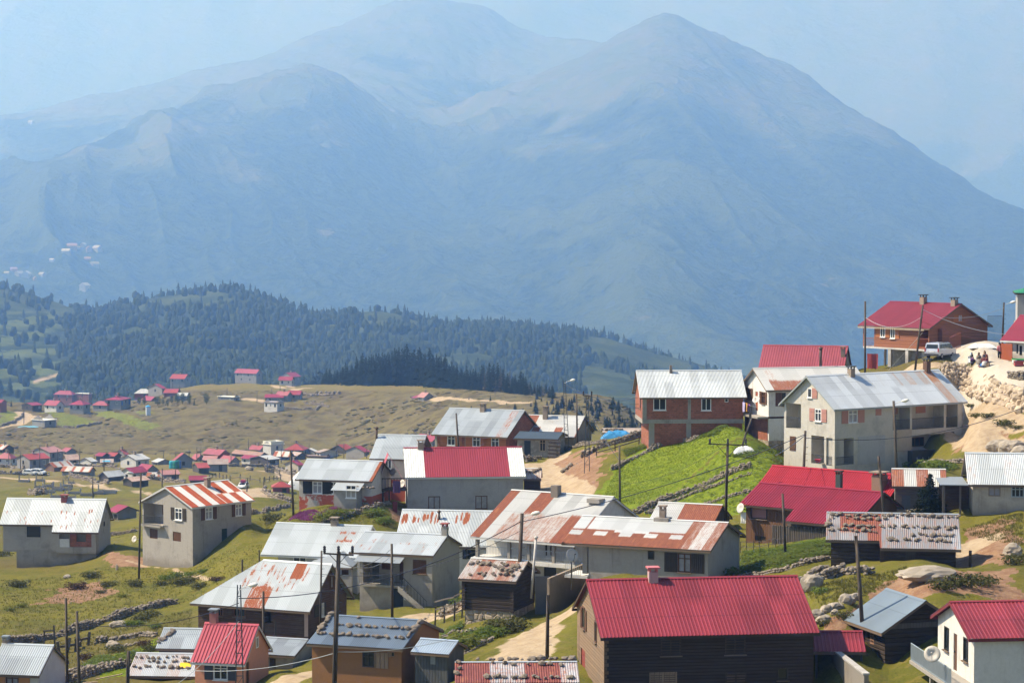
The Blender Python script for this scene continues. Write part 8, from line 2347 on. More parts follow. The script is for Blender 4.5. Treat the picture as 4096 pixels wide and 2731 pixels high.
def leafy(label, fr, xc, yt, yb, wpx, far=True, grp=None, mat=None, name='leafy_tree'):
 q = G((fr, xc, yb), far=far)
 k = FPX / q.y / FR[fr][2]
 H, Wd = (yb - yt) / k, wpx / k
 r = empty(name, q, rT_.uniform(0, 6), label, 'tree', grp)
 tb = MB(); tb.tube([(0, 0, -.5), (.1, 0, H * .3), (0, .1, H * .75)], H * .035, 7, r1=H * .012)
 for a in range(5):
  e = Vector((math.cos(a * 1.3) * Wd * .3, math.sin(a * 1.3) * Wd * .3, H * (.5 + .07 * a)))
  tb.tube([(0, 0, H * (.25 + .06 * a)), e], H * .014, 5, r1=H * .006)
 tb.build('trunk', BARK, r)
 cb = MB()
 for c_ in range(11):
  a = c_ * 2.4
  f = c_ / 10
  rr = Wd * .30 * math.sin(math.pi * (.25 + .62 * f)) * rT_.uniform(.5, 1.1)
  leafclump(cb, (math.cos(a) * rr, math.sin(a) * rr, H * (.24 + .66 * f)), Wd * rT_.uniform(.17, .26), 70, H * .042, rT_)
 cb.build('crown', mat or LEAFD, r)
 return r
LG = 'leafy trees of the heath top garden'
for k, (x, yt, yb, w) in enumerate(((55, 495, 598, 75), (125, 488, 600, 80), (305, 482, 612, 115), (378, 520, 600, 70), (435, 528, 622, 75), (495, 478, 582, 75), (565, 440, 592, 110), (640, 440, 590, 105), (728, 480, 590, 95))):
 leafy('small leafy tree in the row along the heath top garden wall', 'v2', x, yt, yb, w, grp=LG)
leafy('round leafy tree standing alone right of the garden row', 'v2', 960, 448, 590, 130)
leafy('bushy tree in front of the rose roofs in the valley village', 'v4', 1095, 355, 452, 95, mat=LEAFO)
leafy('thick green bush by the valley track left of the clean white shed', 'v3', 1110, 668, 752, 210, mat=LEAFD, name='bush')
leafy('small dark bushy tree before the tarpaulin hut', 'v3', 1740, 465, 540, 75)
CONM = treemat_ = None
def conifer_mesh(name, tiers, seed, mat, dead=0.0):
 """unit conifer: height 1, crown width about .36"""
 rg = random.Random(seed)
 mb = MB()
 mb.tube([(0, 0, -.05), (0, 0, .97)], .012, 5, r1=.002)
 for k in range(tiers):
  f = k / tiers
  z = .06 + .92 * f
  R_ = .19 * (1 - f) ** .85 + .012
  n = int(9 - 4 * f)
  for i in range(n):
   a = 2 * math.pi * (i + rg.random()) / n
   l = R_ * rg.uniform(.6, 1.2) * (1 - dead * rg.random())
   d = Vector((math.cos(a), math.sin(a), 0)); s_ = Vector((-d.y, d.x, 0))
   z0 = z + rg.uniform(-.02, .02)
   tip = d * l + Vector((0, 0, z0 - l * .38))
   w = l * rg.uniform(.28, .45) * (1 - dead * .6)
   mid = d * l * .55 + Vector((0, 0, z0 - l * .08))
   mb.add([(0, 0, z0 + .015), mid + s_ * w - Vector((0, 0, .025)), tip, mid - s_ * w - Vector((0, 0, .025))], [(0, 1, 2), (0, 2, 3)])
 return mb
m, t, b, co = newmat('conifer_needles')
n_ = noise(t, co, 8.0, 4)
oi = ND(t, 'ObjectInfo')
c_ = mixc(t, oi.outputs['Random'], (.008, .014, .009), (.018, .027, .014))
setc(t, b, mixc(t, n_, sc((.012, .019, .011), .7), c_), .9)
b.inputs['Specular IOR Level'].default_value = .05
NEEDLE = m
DEADN = plain('conifer_bare', (.05, .042, .036), .9)
PROTO = [conifer_mesh('c', 20, s_, NEEDLE).build('conifer', NEEDLE) for s_ in (1, 2, 3, 4)]
PROTD = conifer_mesh('c', 16, 9, DEADN, .75).build('conifer', DEADN)
_used = set()
def put_conifer(proto, q, H, wk, label, grp, name):
 if proto.name not in _used:
  _used.add(proto.name); o = proto
 else:
  o = proto.copy(); COL.objects.link(o)
 o.name = name
 _used.add(o.name)
 o.location = q; o.scale = (H * wk, H * wk, H); o.rotation_euler = (rT_.uniform(-.03, .03), rT_.uniform(-.03, .03), rT_.uniform(0, 6.28))
 tag(o, label, 'conifer', grp)
 return o
K2 = 1500 / 2352
FR['gr'] = (1200, 1200, K2)
TOPP = [(0, 480), (40, 462), (110, 432), (230, 402), (300, 370), (370, 322), (430, 325), (490, 272), (560, 290), (640, 272), (700, 262), (760, 285), (850, 276), (900, 312), (960, 360), (1010, 410), (1060, 408), (1130, 395), (1200, 375), (1280, 400), (1330, 428), (1370, 450), (1410, 440), (1460, 505), (1520, 510), (1590, 535)]
BASP = [(0, 525), (400, 533), (700, 533), (900, 548), (1200, 572), (1400, 592), (1600, 615)]
ip = lambda P, x: float(np.interp(x, [p[0] for p in P], [p[1] for p in P]))
for k in range(150):
 x = 15 + 1575 * ((k * .618034) % 1.0)
 q = G(('gr', x, ip(BASP, x)), far=True)
 back = rT_.uniform(0, 45) if k % 3 else 0.0
 D = q.y + back
 q2 = Vector((q.x * D / q.y, D, 0)); q2.z = min(gz(q2.x, q2.y), q.z + 2) - .3
 yt = ip(TOPP, x) + (rT_.uniform(0, 30) if k % 3 else rT_.uniform(20, 90))
 T = pt(('gr', x, yt), D)
 H = max(5.0, T.z - q2.z)
 dead = x > 1060 and rT_.random() < .3
 put_conifer(PROTD if dead else PROTO[k % 4], q2, H * rT_.uniform(.82, 1.06), rT_.uniform(.95, 1.6) * (1 if H > 9 else 1.3), 'bare dying fir in the dark grove behind the heath slope' if dead else 'dark fir in the grove behind the heath slope', 'bare firs of the grove' if dead else 'firs of the dark grove', 'fir_tree')
n = 0
while n < 135:
 x, y = rT_.uniform(980, 2185), rT_.uniform(590, 850)
 lo = np.interp(x, [980, 1300, 1500, 1800, 2185], [600, 618, 622, 628, 660])
 if y < lo: continue
 if x < 1430 and rT_.random() < .75: continue
 if y < 680 and x < 1900 and rT_.random() < .5: continue
 q = G(('gr', x, y), far=True)
 H = rT_.uniform(1.6, 4.2) if x > 1430 else rT_.uniform(1.0, 2.4)
 put_conifer(PROTO[n % 4], q - Vector((0, 0, .1)), H, rT_.uniform(1.4, 2.0), 'young dark conifer on the slope behind the brick shutter house', 'young conifers on the far slope', 'young_conifer')
 n += 1
for k, (fr, x, yt, yb) in enumerate((('v2', 918, 215, 270), ('v2', 1070, 232, 272), ('v2', 1272, 235, 275), ('v2', 1835, 235, 302), ('v2', 1890, 265, 305), ('v2', 2240, 195, 300), ('v2', 2310, 175, 320), ('v2', 1750, 260, 300), ('v2', 795, 535, 608), ('v1', 190, 545, 612))):
 q = G((fr, x, yb), far=True); kk = FPX / q.y / FR[fr][2]
 put_conifer(PROTO[k % 4], q, max(3, (yb - yt) / kk), 1.2, 'single small conifer on the crest of the heath', 'single conifers on the heath crest', 'young_conifer')
q = G(('z8', 1455, 395)); T = pt(('z8', 1440, 72), q.y)
H = T.z - q.z
r = empty('young_pine', q, 0, 'dense young pine in front of the small plank hut', 'pine tree')
mb = MB(); mb.tube([(0, 0, -.3), (.05, 0, H * .5), (-.05, 0, H)], .09, 8, r1=.02); mb.build('trunk', BARK, r)
mb = MB()
rg = random.Random(5)
for k in range(26):
 f = k / 26
 z = H * (.05 + .93 * f)
 for i in range(int(9 - 5 * f)):
  a = rg.uniform(0, 6.28); l = (1.45 * (1 - f) ** .9 * (1 if f < .62 else .6) + .1) * rg.uniform(.6, 1.1)
  e = Vector((math.cos(a) * l, math.sin(a) * l, z + l * .15))
  mb.tube([(0, 0, z), e], .018, 4, r1=.006)
  for s_ in range(max(2, int(l * 8))):
   c = Vector((0, 0, z)).lerp(e, (s_ + 1) / max(2, int(l * 8)))
   leafclump(mb, c, .16, 7, .10, rg)
mb.build('crown', NEEDLE, r)
def shrubmesh(n, size, mat, seed, flat=.55):
 mb = MB(); rg = random.Random(seed)
 for k in range(6):
  a = k * 1.05
  rr = .55 * (k > 0)
  leafclump(mb, (math.cos(a) * rr, math.sin(a) * rr, .32), .55, n, size, rg, flat)
 return mb.build('shrub', mat)
SH = {k: [shrubmesh(60, .12, m_, 1)] * 2 for k, m_ in (('d', LEAFO), ('b', LEAFB), ('y', LEAFY), ('r', LEAFR))}
_su = set()
def shrub(kind, fr, x, y, s_, label, grp, sy=1.0):
 p = SH[kind][int(x) % 2]
 if kind in _su: o = p.copy(); COL.objects.link(o)
 else: o = p
 _su.add(kind)
 if fr in ('z2', 'zc', 'z8', 'x3'): s_ *= .72
 o.location = G((fr, x, y)); o.rotation_euler = (0, 0, rT_.uniform(0, 6.28)); o.scale = (s_, s_ * sy, s_ * rT_.uniform(.7, 1.0))
 tag(o, label, 'shrub', grp)
SPOT = [('d', 'z2', 690, 775, 1.6), ('r', 'z2', 575, 860, 1.7), ('d', 'z2', 820, 840, 1.5), ('d', 'z2', 1025, 835, 1.5), ('d', 'z2', 140, 840, 1.8), ('b', 'z2', 1260, 790, 1.3), ('b', 'z2', 1330, 770, 1.4), ('d', 'z2', 1360, 830, 1.8), ('d', 'z2', 1420, 815, 1.7), ('b', 'z2', 1440, 760, 1.3), ('d', 'z2', 1500, 855, 1.6), ('d', 'z2', 1220, 830, 1.2), ('b', 'z2', 1530, 735, 1.0), ('d', 'z2', 30, 610, 1.9),
  ('r', 'z2', 1640, 800, 1.2), ('d', 'z2', 760, 890, 1.0), ('y', 'z2', 920, 920, .9), ('y', 'z2', 160, 990, 1.0), ('y', 'z2', 70, 1025, .9), ('d', 'zc', 2010, 400, 1.8), ('d', 'zc', 1880, 440, 1.4), ('b', 'zc', 1850, 500, 1.0), ('d', 'zc', 1560, 840, 1.3), ('b', 'zc', 1760, 500, 1.1), ('b', 'zc', 2080, 530, .9), ('r', 'zc', 1150, 960, 1.0), ('r', 'zc', 1950, 780, 1.1), ('d', 'zc', 2040, 850, 1.3)]
NM = {'d': 'dark olive', 'r': 'rust brown', 'b': 'fresh green', 'y': 'yellow green'}
for kd, fr, x, y, s_ in SPOT:
 shrub(kd, fr, x, y, s_, NM[kd] + ' low shrub on the left meadow', NM[kd] + ' shrubs of the left meadow')
for kd, fr, x, y, s_ in (('b', 'z3', 900, 1100, 1.3), ('b', 'z3', 1000, 1110, 1.2), ('b', 'z3', 780, 1200, 1.5), ('y', 'z3', 640, 1240, 1.6), ('y', 'z3', 720, 1215, 1.4), ('b', 'z3', 1090, 1190, 1.3), ('b', 'z3', 1140, 1265, 1.2), ('y', 'z3', 1040, 1205, 1.0), ('d', 'z3', 200, 1250, 1.5)):
 shrub(kd, fr, x, y, s_, NM[kd] + ' bush on the bank below the peeling red base', NM[kd] + ' bushes on the bank below the red base')
for kd, fr, x, y, s_ in (('b', 'z4', 1640, 1300, 1.5), ('y', 'z4', 1700, 1280, 1.7), ('b', 'z4', 1760, 1235, 1.4), ('d', 'z4', 2090, 1150, 1.6), ('d', 'z4', 2010, 1140, 1.4), ('b', 'z4', 1940, 1190, 1.2), ('b', 'z4', 1690, 940, .9)):
 shrub(kd, fr, x, y, s_, NM[kd] + ' bush along the path below the log store', NM[kd] + ' bushes by the log store path')
for kd, fr, x, y, s_ in (('d', 'z8', 1560, 900, 1.5), ('d', 'z8', 1700, 880, 2.0), ('d', 'z8', 1850, 870, 1.8), ('d', 'z8', 2080, 720, 1.7), ('d', 'z8', 860, 1110, 1.2), ('d', 'z8', 700, 1150, 1.0), ('b', 'z8', 680, 930, 1.1), ('d', 'x3', 800, 860, 1.2), ('d', 'x3', 980, 860, 1.3), ('d', 'x3', 1240, 990, 1.6), ('d', 'x3', 740, 700, 1.2), ('d', 'x3', 1450, 1040, 1.1)):
 shrub(kd, fr, x, y, s_, NM[kd] + ' heather clump on the bare earth bank at the right', NM[kd] + ' heather clumps on the right bank')
shrub('b', 'z6', 2010, 705, 1.6, 'leafy green bush against the right wall of the rust and white roofed house', None)
for x, y in ((1540, 1270), (1700, 1260), (1850, 1250), (1950, 1265), (1640, 1285)):
 shrub('b', 'z9', x, y, 1.5, 'fresh green bush on the grass strip below the tall house', 'bushes below the tall house')
rgn = np.random.default_rng(8)
def cover(name, label, cat, mat, areas, size, tall=False, kk=5):
 """ground cover: one object of many small leaf or blade faces standing on the ground"""
 VV, FF, o = [], [], 0
 for fr, poly, n in areas:
  P = [G((fr, a, b_)) for a, b_ in poly]
  xs, ys = [p.x for p in P], [p.y for p in P]
  got = 0
  while got < n:
   m_ = (n - got) * 3 + 60
   X, Y = rgn.uniform(min(xs), max(xs), m_), rgn.uniform(min(ys), max(ys), m_)
   ok = inpoly(P, X, Y)
   X, Y = X[ok][:n - got], Y[ok][:n - got]
   if len(X) == 0: break
   Z = gzv(X, Y)
   for x, y, z in zip(X, Y, Z):
    for _ in range(kk):
     a = rgn.uniform(0, 6.28); s_ = size * rgn.uniform(.5, 1.4)
     d = np.array([math.cos(a), math.sin(a), 0]); c = np.array([x, y, z]) + rgn.uniform(-1, 1, 3) * np.array([size, size, 0])
     if tall:
      w = np.array([-d[1], d[0], 0]) * s_ * .16
      tip = c + d * s_ * .5 + np.array([0, 0, s_ * 1.2])
      VV += [c - w, c + w, tip + w * .3, tip - w * .3]
     else:
      up = np.array([0, 0, size * rgn.uniform(.1, 1.6)])
      e = np.array([-d[1], d[0], rgn.uniform(-.4, .4)])
      VV += [c + up - d * s_ * .5, c + up + e * s_ * .4, c + up + d * s_ * .5, c + up - e * s_ * .4]
     FF.append((o, o + 1, o + 2, o + 3)); o += 4
   got += len(X)
 ob = raw_mesh(name, np.array(VV), np.array(FF), mat)
 return tag(ob, label, cat, kind='stuff')
cover('meadow_weeds', 'leafy weeds growing over the meadows and garden plots', 'weeds', LEAFB, [('z8', [(110, 650), (420, 600), (750, 540), (750, 660), (420, 760), (110, 800)], 2600), ('o', [(1470, 1168), (1800, 1055), (1790, 1110), (1700, 1180), (1560, 1190)], 1500),
   ('za', [(1050, 960), (1390, 820), (1390, 900), (1100, 1000), (800, 1080)], 700), ('za', [(1200, 1250), (1500, 1200), (1860, 1120), (1860, 1180), (1500, 1300)], 500), ('zc', [(1100, 1080), (1250, 950), (1700, 900), (1890, 830), (1700, 1010), (1280, 1080)], 900), ('z4', [(1600, 1330), (1640, 1240), (1800, 1170), (2000, 1120), (2100, 1140), (1900, 1230), (1700, 1330)], 900),
   ('z9', [(1480, 1280), (1600, 1230), (2050, 1200), (2150, 1240), (2050, 1280), (1700, 1290)], 700), ('z5', [(1250, 640), (1450, 600), (1480, 620), (1300, 700)], 350), ('z4', [(1530, 1190), (1700, 1090), (1700, 1130), (1560, 1210)], 350)], .17)
cover('yellow_flowers', 'yellow flowering weeds in the garden plots', 'weeds', LEAFY, [('z8', [(110, 700), (420, 640), (750, 590), (750, 650), (420, 740), (110, 790)], 900), ('zc', [(1250, 1000), (1700, 920), (1850, 850), (1700, 1000)], 500)], .14)
cover('purple_flowers', 'patch of purple flowering willowherb below the peeling red base', 'flowers', leaf('petal_purple', (.26, .06, .20), (.34, .12, .27)), [('z3', [(330, 1250), (420, 1180), (560, 1160), (590, 1200), (520, 1250)], 700), ('z3', [(580, 1190), (760, 1120), (770, 1150), (620, 1200)], 160)], .16, True)
GRASSM = leaf('grass_blades', (.115, .110, .020), (.155, .140, .030))
cover('grass_tufts', 'tufts of rough grass over the near slopes', 'grass', GRASSM, [('o', [(0, 1330), (250, 1300), (600, 1250), (600, 1300), (440, 1380), (200, 1440), (0, 1470)], 4500), ('o', [(30, 1490), (440, 1400), (440, 1450), (300, 1540), (150, 1560), (30, 1560)], 2500), ('o', [(600, 1190), (700, 1180), (900, 1160), (880, 1200), (640, 1260)], 1500),
   ('z8', [(580, 930), (1000, 800), (1300, 740), (1200, 860), (700, 1060)], 1200), ('z8', [(1680, 470), (2120, 360), (2120, 600), (1900, 560)], 1000), ('o', [(0, 1270), (330, 1200), (330, 1240), (250, 1280)], 700)], .10, True, 4)
cover('meadow_grass', 'dense bright green grass of the steep meadow', 'grass', leaf('grass_bright', (.125, .165, .010), (.175, .205, .018)), [('o', [(1380, 1148), (1420, 1070), (1500, 1030), (1700, 975), (1790, 1038), (1480, 1160)], 9000)], .075, True, 4)
# ------------------------------------------------------------------ forest ridge, mountains, haze
def hill_sheet(name, ctrl, pxr, dr, nc, nr, mat, nz, extra=None, lam=1e-3):
 c = np.array([(a * DG, b * DG, d) for a, b, d in ctrl], float)
 T = TPS(np.c_[c[:, 0] / 1000, np.log(c[:, 2]) * 2.2], c[:, 1], lam)
 X, Dn = np.linspace(pxr[0], pxr[1], nc), np.exp(np.linspace(math.log(dr[0]), math.log(dr[1]), nr))
 cx_, cd_ = np.linspace(pxr[0], pxr[1], 90), np.linspace(math.log(dr[0]), math.log(dr[1]), 90)
 tab = T(np.stack(np.meshgrid(cd_ * 2.2, cx_ / 1000, indexing='ij'), -1).reshape(-1, 2)[:, ::-1]).reshape(90, 90)
 DN, XX = np.meshgrid(Dn, X, indexing='ij')
 PYh = interp2(tab, (np.log(DN) - cd_[0]) / (cd_[1] - cd_[0]), (XX - cx_[0]) / (cx_[1] - cx_[0]))
 V = px2xyz(XX, PYh, DN)
 V[..., 2] += nz(V[..., 0], V[..., 1], V[..., 2])
 o = grid_mesh(name, V.reshape(-1, 3), nr, nc, mat)
 return o, V
SKYL = [(-250, 640), (-60, 650), (80, 680), (160, 703), (215, 716), (300, 692), (400, 682), (480, 670), (540, 667), (600, 692), (700, 722), (750, 736), (830, 722), (880, 714), (960, 736), (1100, 738), (1200, 742), (1300, 757), (1400, 772), (1480, 802), (1560, 832), (1640, 856), (1750, 890), (1900, 930), (2100, 980), (2600, 1050)]
hc = []
for x, y in SKYL:
 y += 6
 hc += [(x, 1090, 1330), (x, max(965, y + 40), 1600), (x, y + .58 * (960 - y) if y < 900 else y + 20, 2050), (x, y + .2 * (960 - y) if y < 900 else y + 8, 2500), (x, y, 2850), (x, y + 60, 3300), (x, y + 200, 3900)]
m, t, b, co = newmat('forest_floor')
n1, n2, n3 = noise(t, co, .012, 6), noise(t, co, .09, 6, .65), noise(t, co, .45, 5)
c = mixc(t, step(t, n1, .42, .6), (.026, .037, .015), (.058, .070, .024))
c = mixc(t, mth(t, 'MULTIPLY', step(t, n2, .45, .62), .6), c, (.04, .055, .02))
zz_ = ND(t, 'SeparateXYZ', {0: co}).outputs[2]
fr_ = mth(t, 'FRACT', mth(t, 'ADD', mth(t, 'MULTIPLY', zz_, .145), mth(t, 'MULTIPLY', n2, .9)))
tq = ND(t, 'Attribute', attribute_name='terr').outputs['Fac']
c = mixc(t, mth(t, 'MULTIPLY', tq, step(t, fr_, .35, .6)), c, (.085, .105, .035))
c = mixc(t, mth(t, 'MULTIPLY', tq, mth(t, 'SUBTRACT', 1.0, step(t, fr_, .1, .35))), c, (.018, .028, .010))
c = mixc(t, ND(t, 'Attribute', attribute_name='road').outputs['Fac'], c, (.34, .26, .18))
setc(t, b, c, 1.0, mth(t, 'ADD', n2, mth(t, 'MULTIPLY', n3, .4)), .7, 4.0)
b.inputs['Specular IOR Level'].default_value = 0.05
hills, HV = hill_sheet('forest_hills', hc, (-500, 4300), (1330, 3900), 520, 300, m, lambda x, y, z: 22 * (fbm(x / 160, y / 160, 4, 71) - .5) + 5 * (fbm(x / 22, y / 22, 3, 73) - .5))
tag(hills, kind='structure')
hX, hY = proj(HV)
hX, hY = hX / DG, hY / DG
def ptrack(P, w):
 d = np.full(hX.shape, 1e9)
 for (ax, ay), (bx, by) in zip(P[:-1], P[1:]):
  t_ = np.clip(((hX - ax) * (bx - ax) + (hY - ay) * (by - ay)) / ((bx - ax) ** 2 + (by - ay) ** 2), 0, 1)
  d = np.minimum(d, np.hypot(hX - ax - t_ * (bx - ax), hY - ay - t_ * (by - ay)))
 return np.clip(1.5 - d / w, 0, 1)
road = np.zeros_like(hX)
for P, w in (([(512, 823), (560, 821), (620, 814), (695, 798), (688, 790)], 3.0), ([(312, 836), (330, 830), (355, 834), (372, 830)], 4.0), ([(78, 876), (110, 868), (160, 850), (185, 842)], 3.0), ([(220, 716), (240, 716)], 3.0)):
 road = np.maximum(road, ptrack(P, w))
terr = ((hX < 150) & (hY > 715) & (hY < 905)).astype(float) * np.clip((150 - hX) / 30, 0, 1)
for n_, a_ in (('road', road), ('terr', terr)):
 at = hills.data.attributes.new(n_, 'FLOAT', 'POINT')
 at.data.foreach_set('value', a_.astype(np.float32).ravel())
rngW = np.random.default_rng(4)
def ico(sub=1):
 V = [tuple(v) for v in ROCKV]; F = list(ROCKF)
 for _ in range(sub):
  mid, nf_ = {}, []
  def mp(i, j):
   k = (min(i, j), max(i, j))
   if k not in mid:
    q = (Vector(V[i]) + Vector(V[j])).normalized()
    V.append(tuple(q)); mid[k] = len(V) - 1
   return mid[k]
  for a_, b_, c_ in F:
   x, y, z = mp(a_, b_), mp(b_, c_), mp(c_, a_)
   nf_ += [(a_, x, z), (b_, y, x), (c_, z, y), (x, y, z)]
  F = nf_
 return np.array(V), np.array(F)
IV, IF = ico(1)
def cone_tree(tiers=4, n=7, rng=rngW, rag=.25, base=.08):
 V, F = [], []
 for k in range(tiers):
  z0 = base + (1 - base) * k / tiers * .92
  z1 = base + (1 - base) * min(1, (k + 1.55) / tiers)
  r = .5 * (1 - k / tiers * .86)
  o = len(V)
  for i in range(n):
   a = 2 * math.pi * (i + .5 * (k % 2)) / n
   q = r * (1 + rng.uniform(-rag, rag))
   V.append((q * math.cos(a), q * math.sin(a), z0 + rng.uniform(-.025, .02)))
  V.append((rng.uniform(-.01, .01), rng.uniform(-.01, .01), z1))
  F += [(o + i, o + (i + 1) % n, o + n) for i in range(n)]
 return np.array(V), np.array(F)
def scatter_mesh(name, pts, kinds, mat, hs, ws):
 VV, FF, TT = [], [], []
 o = 0
 for p, k, h, w in zip(pts, kinds, hs, ws):
  bv, bf = k
  a = rngW.uniform(0, 6.28)
  v = bv.copy()
  if len(bv) == 12: v = v * (1 + rngW.uniform(-.25, .25, (12, 1)))
  if len(bv) == len(IV):
   v = v * (1 + rngW.uniform(-.22, .22, (len(v), 1)))
   v[:, 2] = v[:, 2] * .5 + .5
   v[:, :2] *= .5
  x = v[:, 0] * math.cos(a) - v[:, 1] * math.sin(a)
  y = v[:, 0] * math.sin(a) + v[:, 1] * math.cos(a)
  VV.append(np.stack([p[0] + x * w, p[1] + y * w, p[2] + v[:, 2] * h], -1))
  FF.append(bf + o)
  TT.append(np.full(len(v), rngW.random()))
  o += len(v)
 return raw_mesh(name, np.concatenate(VV), np.concatenate(FF), mat, {'tone': np.concatenate(TT)})
def treemat(name, c1, c2, c3, sc_=.6):
 m, t, b, co = newmat(name)
 to = ND(t, 'Attribute', attribute_name='tone').outputs['Fac']
 n = noise(t, co, sc_, 4)
 c = mixc(t, to, c1, c2)
 c = mixc(t, step(t, n, .42, .62), c, c3)
 setc(t, b, c, .9, n, .8, .6)
 b.inputs['Specular IOR Level'].default_value = 0.08
 return m
CONES = [cone_tree(5, 7), cone_tree(4, 6), cone_tree(6, 8)]
BROAD = (IV, IF)
TM = treemat('forest_leaves', (.020, .032, .014), (.036, .048, .020), (.012, .019, .010), .35)
fx_, fy_ = HV[..., 0], HV[..., 1]
hpx, hpy = proj(HV)
nr, nc = hpx.shape
cand = []
while len(cand) < 8500:
 i, j = rngW.integers(20, nr - 70), rngW.integers(0, nc)
 D = HV[i, j, 1]
 if D > 3000 or hpx[i, j] < -150 or hpx[i, j] > 3350: continue
 if rngW.random() > (1500 / D) ** 2 * 1.6: continue
 X, Yv = hpx[i, j] / DG, hpy[i, j] / DG
 dens = fbm(np.array([HV[i, j, 0] / 130]), np.array([HV[i, j, 1] / 150]), 4, 91)[0]
 lim = .35
 if X < 160: lim = .52
 if 940 < X < 1120 and 780 < Yv < 850: lim = .57
 if X > 1330 and Yv > 785: lim = .60
 if 820 < X < 960 and Yv < 760: lim = .62
 if X < 150 and Yv > 715 and rngW.random() < .8: continue
 if road[i, j] > .15: continue
 if dens < lim: continue
 con = rngW.random() < (.34 if X < 1200 else .55)
 cand.append((HV[i, j] + np.array([rngW.uniform(-4, 4), rngW.uniform(-4, 4), -1.5]), con))
hs = [rngW.uniform(10, 18) if c_ else rngW.uniform(7.5, 13) for _, c_ in cand]
ws = [h_ * rngW.uniform(.34, .46) if c_ else h_ * rngW.uniform(.5, .8) for h_, (_, c_) in zip(hs, cand)]
forest = scatter_mesh('forest', [p for p, _ in cand], [CONES[rngW.integers(0, 3)] if c_ else BROAD for _, c_ in cand], TM, hs, ws)
tag(forest, 'blue-green mixed forest covering the ridge behind the meadow village', 'forest', kind='stuff')
rk_ = (np.array([tuple(v) for v in ROCKV]), np.array(ROCKF))
hp, hh, hw = [], [], []
for _ in range(200):
 X_, Y_ = rngW.uniform(-100, 2600, 700), rngW.uniform(880 * DG, 1042 * DG, 700)
 for X, Yv in zip(X_, Y_):
  if len(hp) >= 5200: break
  ii = (X - gpx[0]) / (gpx[1] - gpx[0])
  d_ = rngW.uniform(math.log(600), math.log(1090))
  fy = (d_ - gln[0]) / (gln[1] - gln[0])
  i_, j_ = int(fy), int(ii)
  if heath[i_, j_] < .5 or lush[i_, j_] > .2 or sand[i_, j_] > .1: continue
  P_ = GV[i_, j_] + rngW.uniform(-1, 1, 3) * np.array([1.5, 2.5, 0])
  if fbm(np.array([P_[0] / 26]), np.array([P_[1] / 40]), 3, 61)[0] < .44: continue
  hp.append(P_ - np.array([0, 0, .25])); s_ = rngW.uniform(.6, 1.9); hw.append(s_ * .9); hh.append(s_ * .28)
HM = treemat('heather', (.110, .080, .038), (.080, .066, .030), (.095, .085, .034), .3)
tag(scatter_mesh('heather', hp, [rk_] * len(hp), HM, hh, hw), 'brown and olive heather clumps covering the heath slope', 'heather', kind='stuff')
mc = []
for x, pts in {-250: [(3300, 1000), (4300, 700), (5300, 440), (5700, 430), (6500, 420), (7600, 300), (9000, 560)],
      0: [(3300, 980), (4300, 660), (5400, 412), (5800, 425), (6500, 400), (7600, 266), (9000, 500)],
      200: [(3300, 980), (4400, 640), (5700, 352), (6100, 362), (6700, 340), (7800, 218), (9200, 420)],
      450: [(3300, 980), (4500, 620), (6100, 272), (6500, 285), (7000, 270), (8100, 160), (9500, 380)],
      740: [(3300, 980), (4500, 620), (6500, 164), (6900, 190), (7400, 165), (8300, 68), (9800, 330)],
      900: [(3300, 980), (4500, 640), (6000, 330), (6800, 205), (7400, 180), (8500, 16), (9800, 300)],
      1000: [(3300, 980), (4500, 650), (5900, 380), (6900, 235), (7500, 190), (8500, -2), (9800, 300)],
      1115: [(3300, 980), (4400, 680), (5600, 440), (6500, 222), (7000, 235), (7600, 215), (8500, 14), (9800, 300)],
      1280: [(3300, 980), (4300, 680), (5500, 400), (6600, 146), (7100, 165), (7700, 160), (8500, 86), (9800, 320)],
      1400: [(3300, 980), (4300, 660), (5500, 350), (6750, 84), (7400, 110), (8500, 105), (9800, 330)],
      1530: [(3300, 980), (4300, 640), (5500, 300), (6900, 33), (7500, 150), (8500, 260), (9800, 400)],
      1700: [(3300, 980), (4300, 660), (5600, 340), (6800, 110), (7400, 220), (8500, 330), (9800, 480)],
      1850: [(3300, 980), (4300, 690), (5600, 380), (6600, 180), (7200, 290), (8500, 430), (9800, 560)],
      2050: [(3300, 1000), (4200, 760), (5200, 520), (6200, 290), (6800, 390), (8500, 560), (9800, 650)],
      2200: [(3300, 1010), (4200, 790), (5200, 560), (5900, 390), (6500, 500), (8500, 650), (9800, 720)],
      2352: [(3300, 1020), (4200, 810), (5000, 610), (5600, 470), (6200, 580), (8500, 740), (9800, 800)],
      2600: [(3300, 1060), (4200, 850), (4800, 720), (5300, 600), (6000, 740), (8500, 860), (9800, 900)]}.items():
 mc += [(x, y, d * 1.35) for d, y in pts]
def ridged(x, y, s, seed, o=4):
 t, a, n = 0, 1.0, 0
 for k in range(o):
  v = 1 - np.abs(2 * vnoise(x / s * 2 ** k + 3.7 * k, y / s * 2 ** k - 5.1 * k, seed + k) - 1)
  t = t + a * v * v; n += a; a *= .5
 return t / n
m, t, b, co = newmat('mountain_slopes')
z = ND(t, 'SeparateXYZ', {0: co}).outputs[2]
n1, n2, n3, n4 = noise(t, co, .0014, 7, .6), noise(t, co, .0058, 8, .62), noise(t, co, .032, 6, .7), noise(t, co, .0006, 5, .5)
tree = step(t, mth(t, 'ADD', mth(t, 'MULTIPLY', mth(t, 'ADD', z, -340), .0012), mth(t, 'MULTIPLY', mth(t, 'SUBTRACT', n1, .5), 2.2)), -.10, .14)
fo = mixc(t, step(t, n3, .40, .60), (.006, .012, .005), (.050, .068, .026))
n5 = noise(t, co, .085, 4, .7)
fo = mixc(t, mth(t, 'MULTIPLY', step(t, n5, .5, .62), .7), fo, (.060, .080, .030))
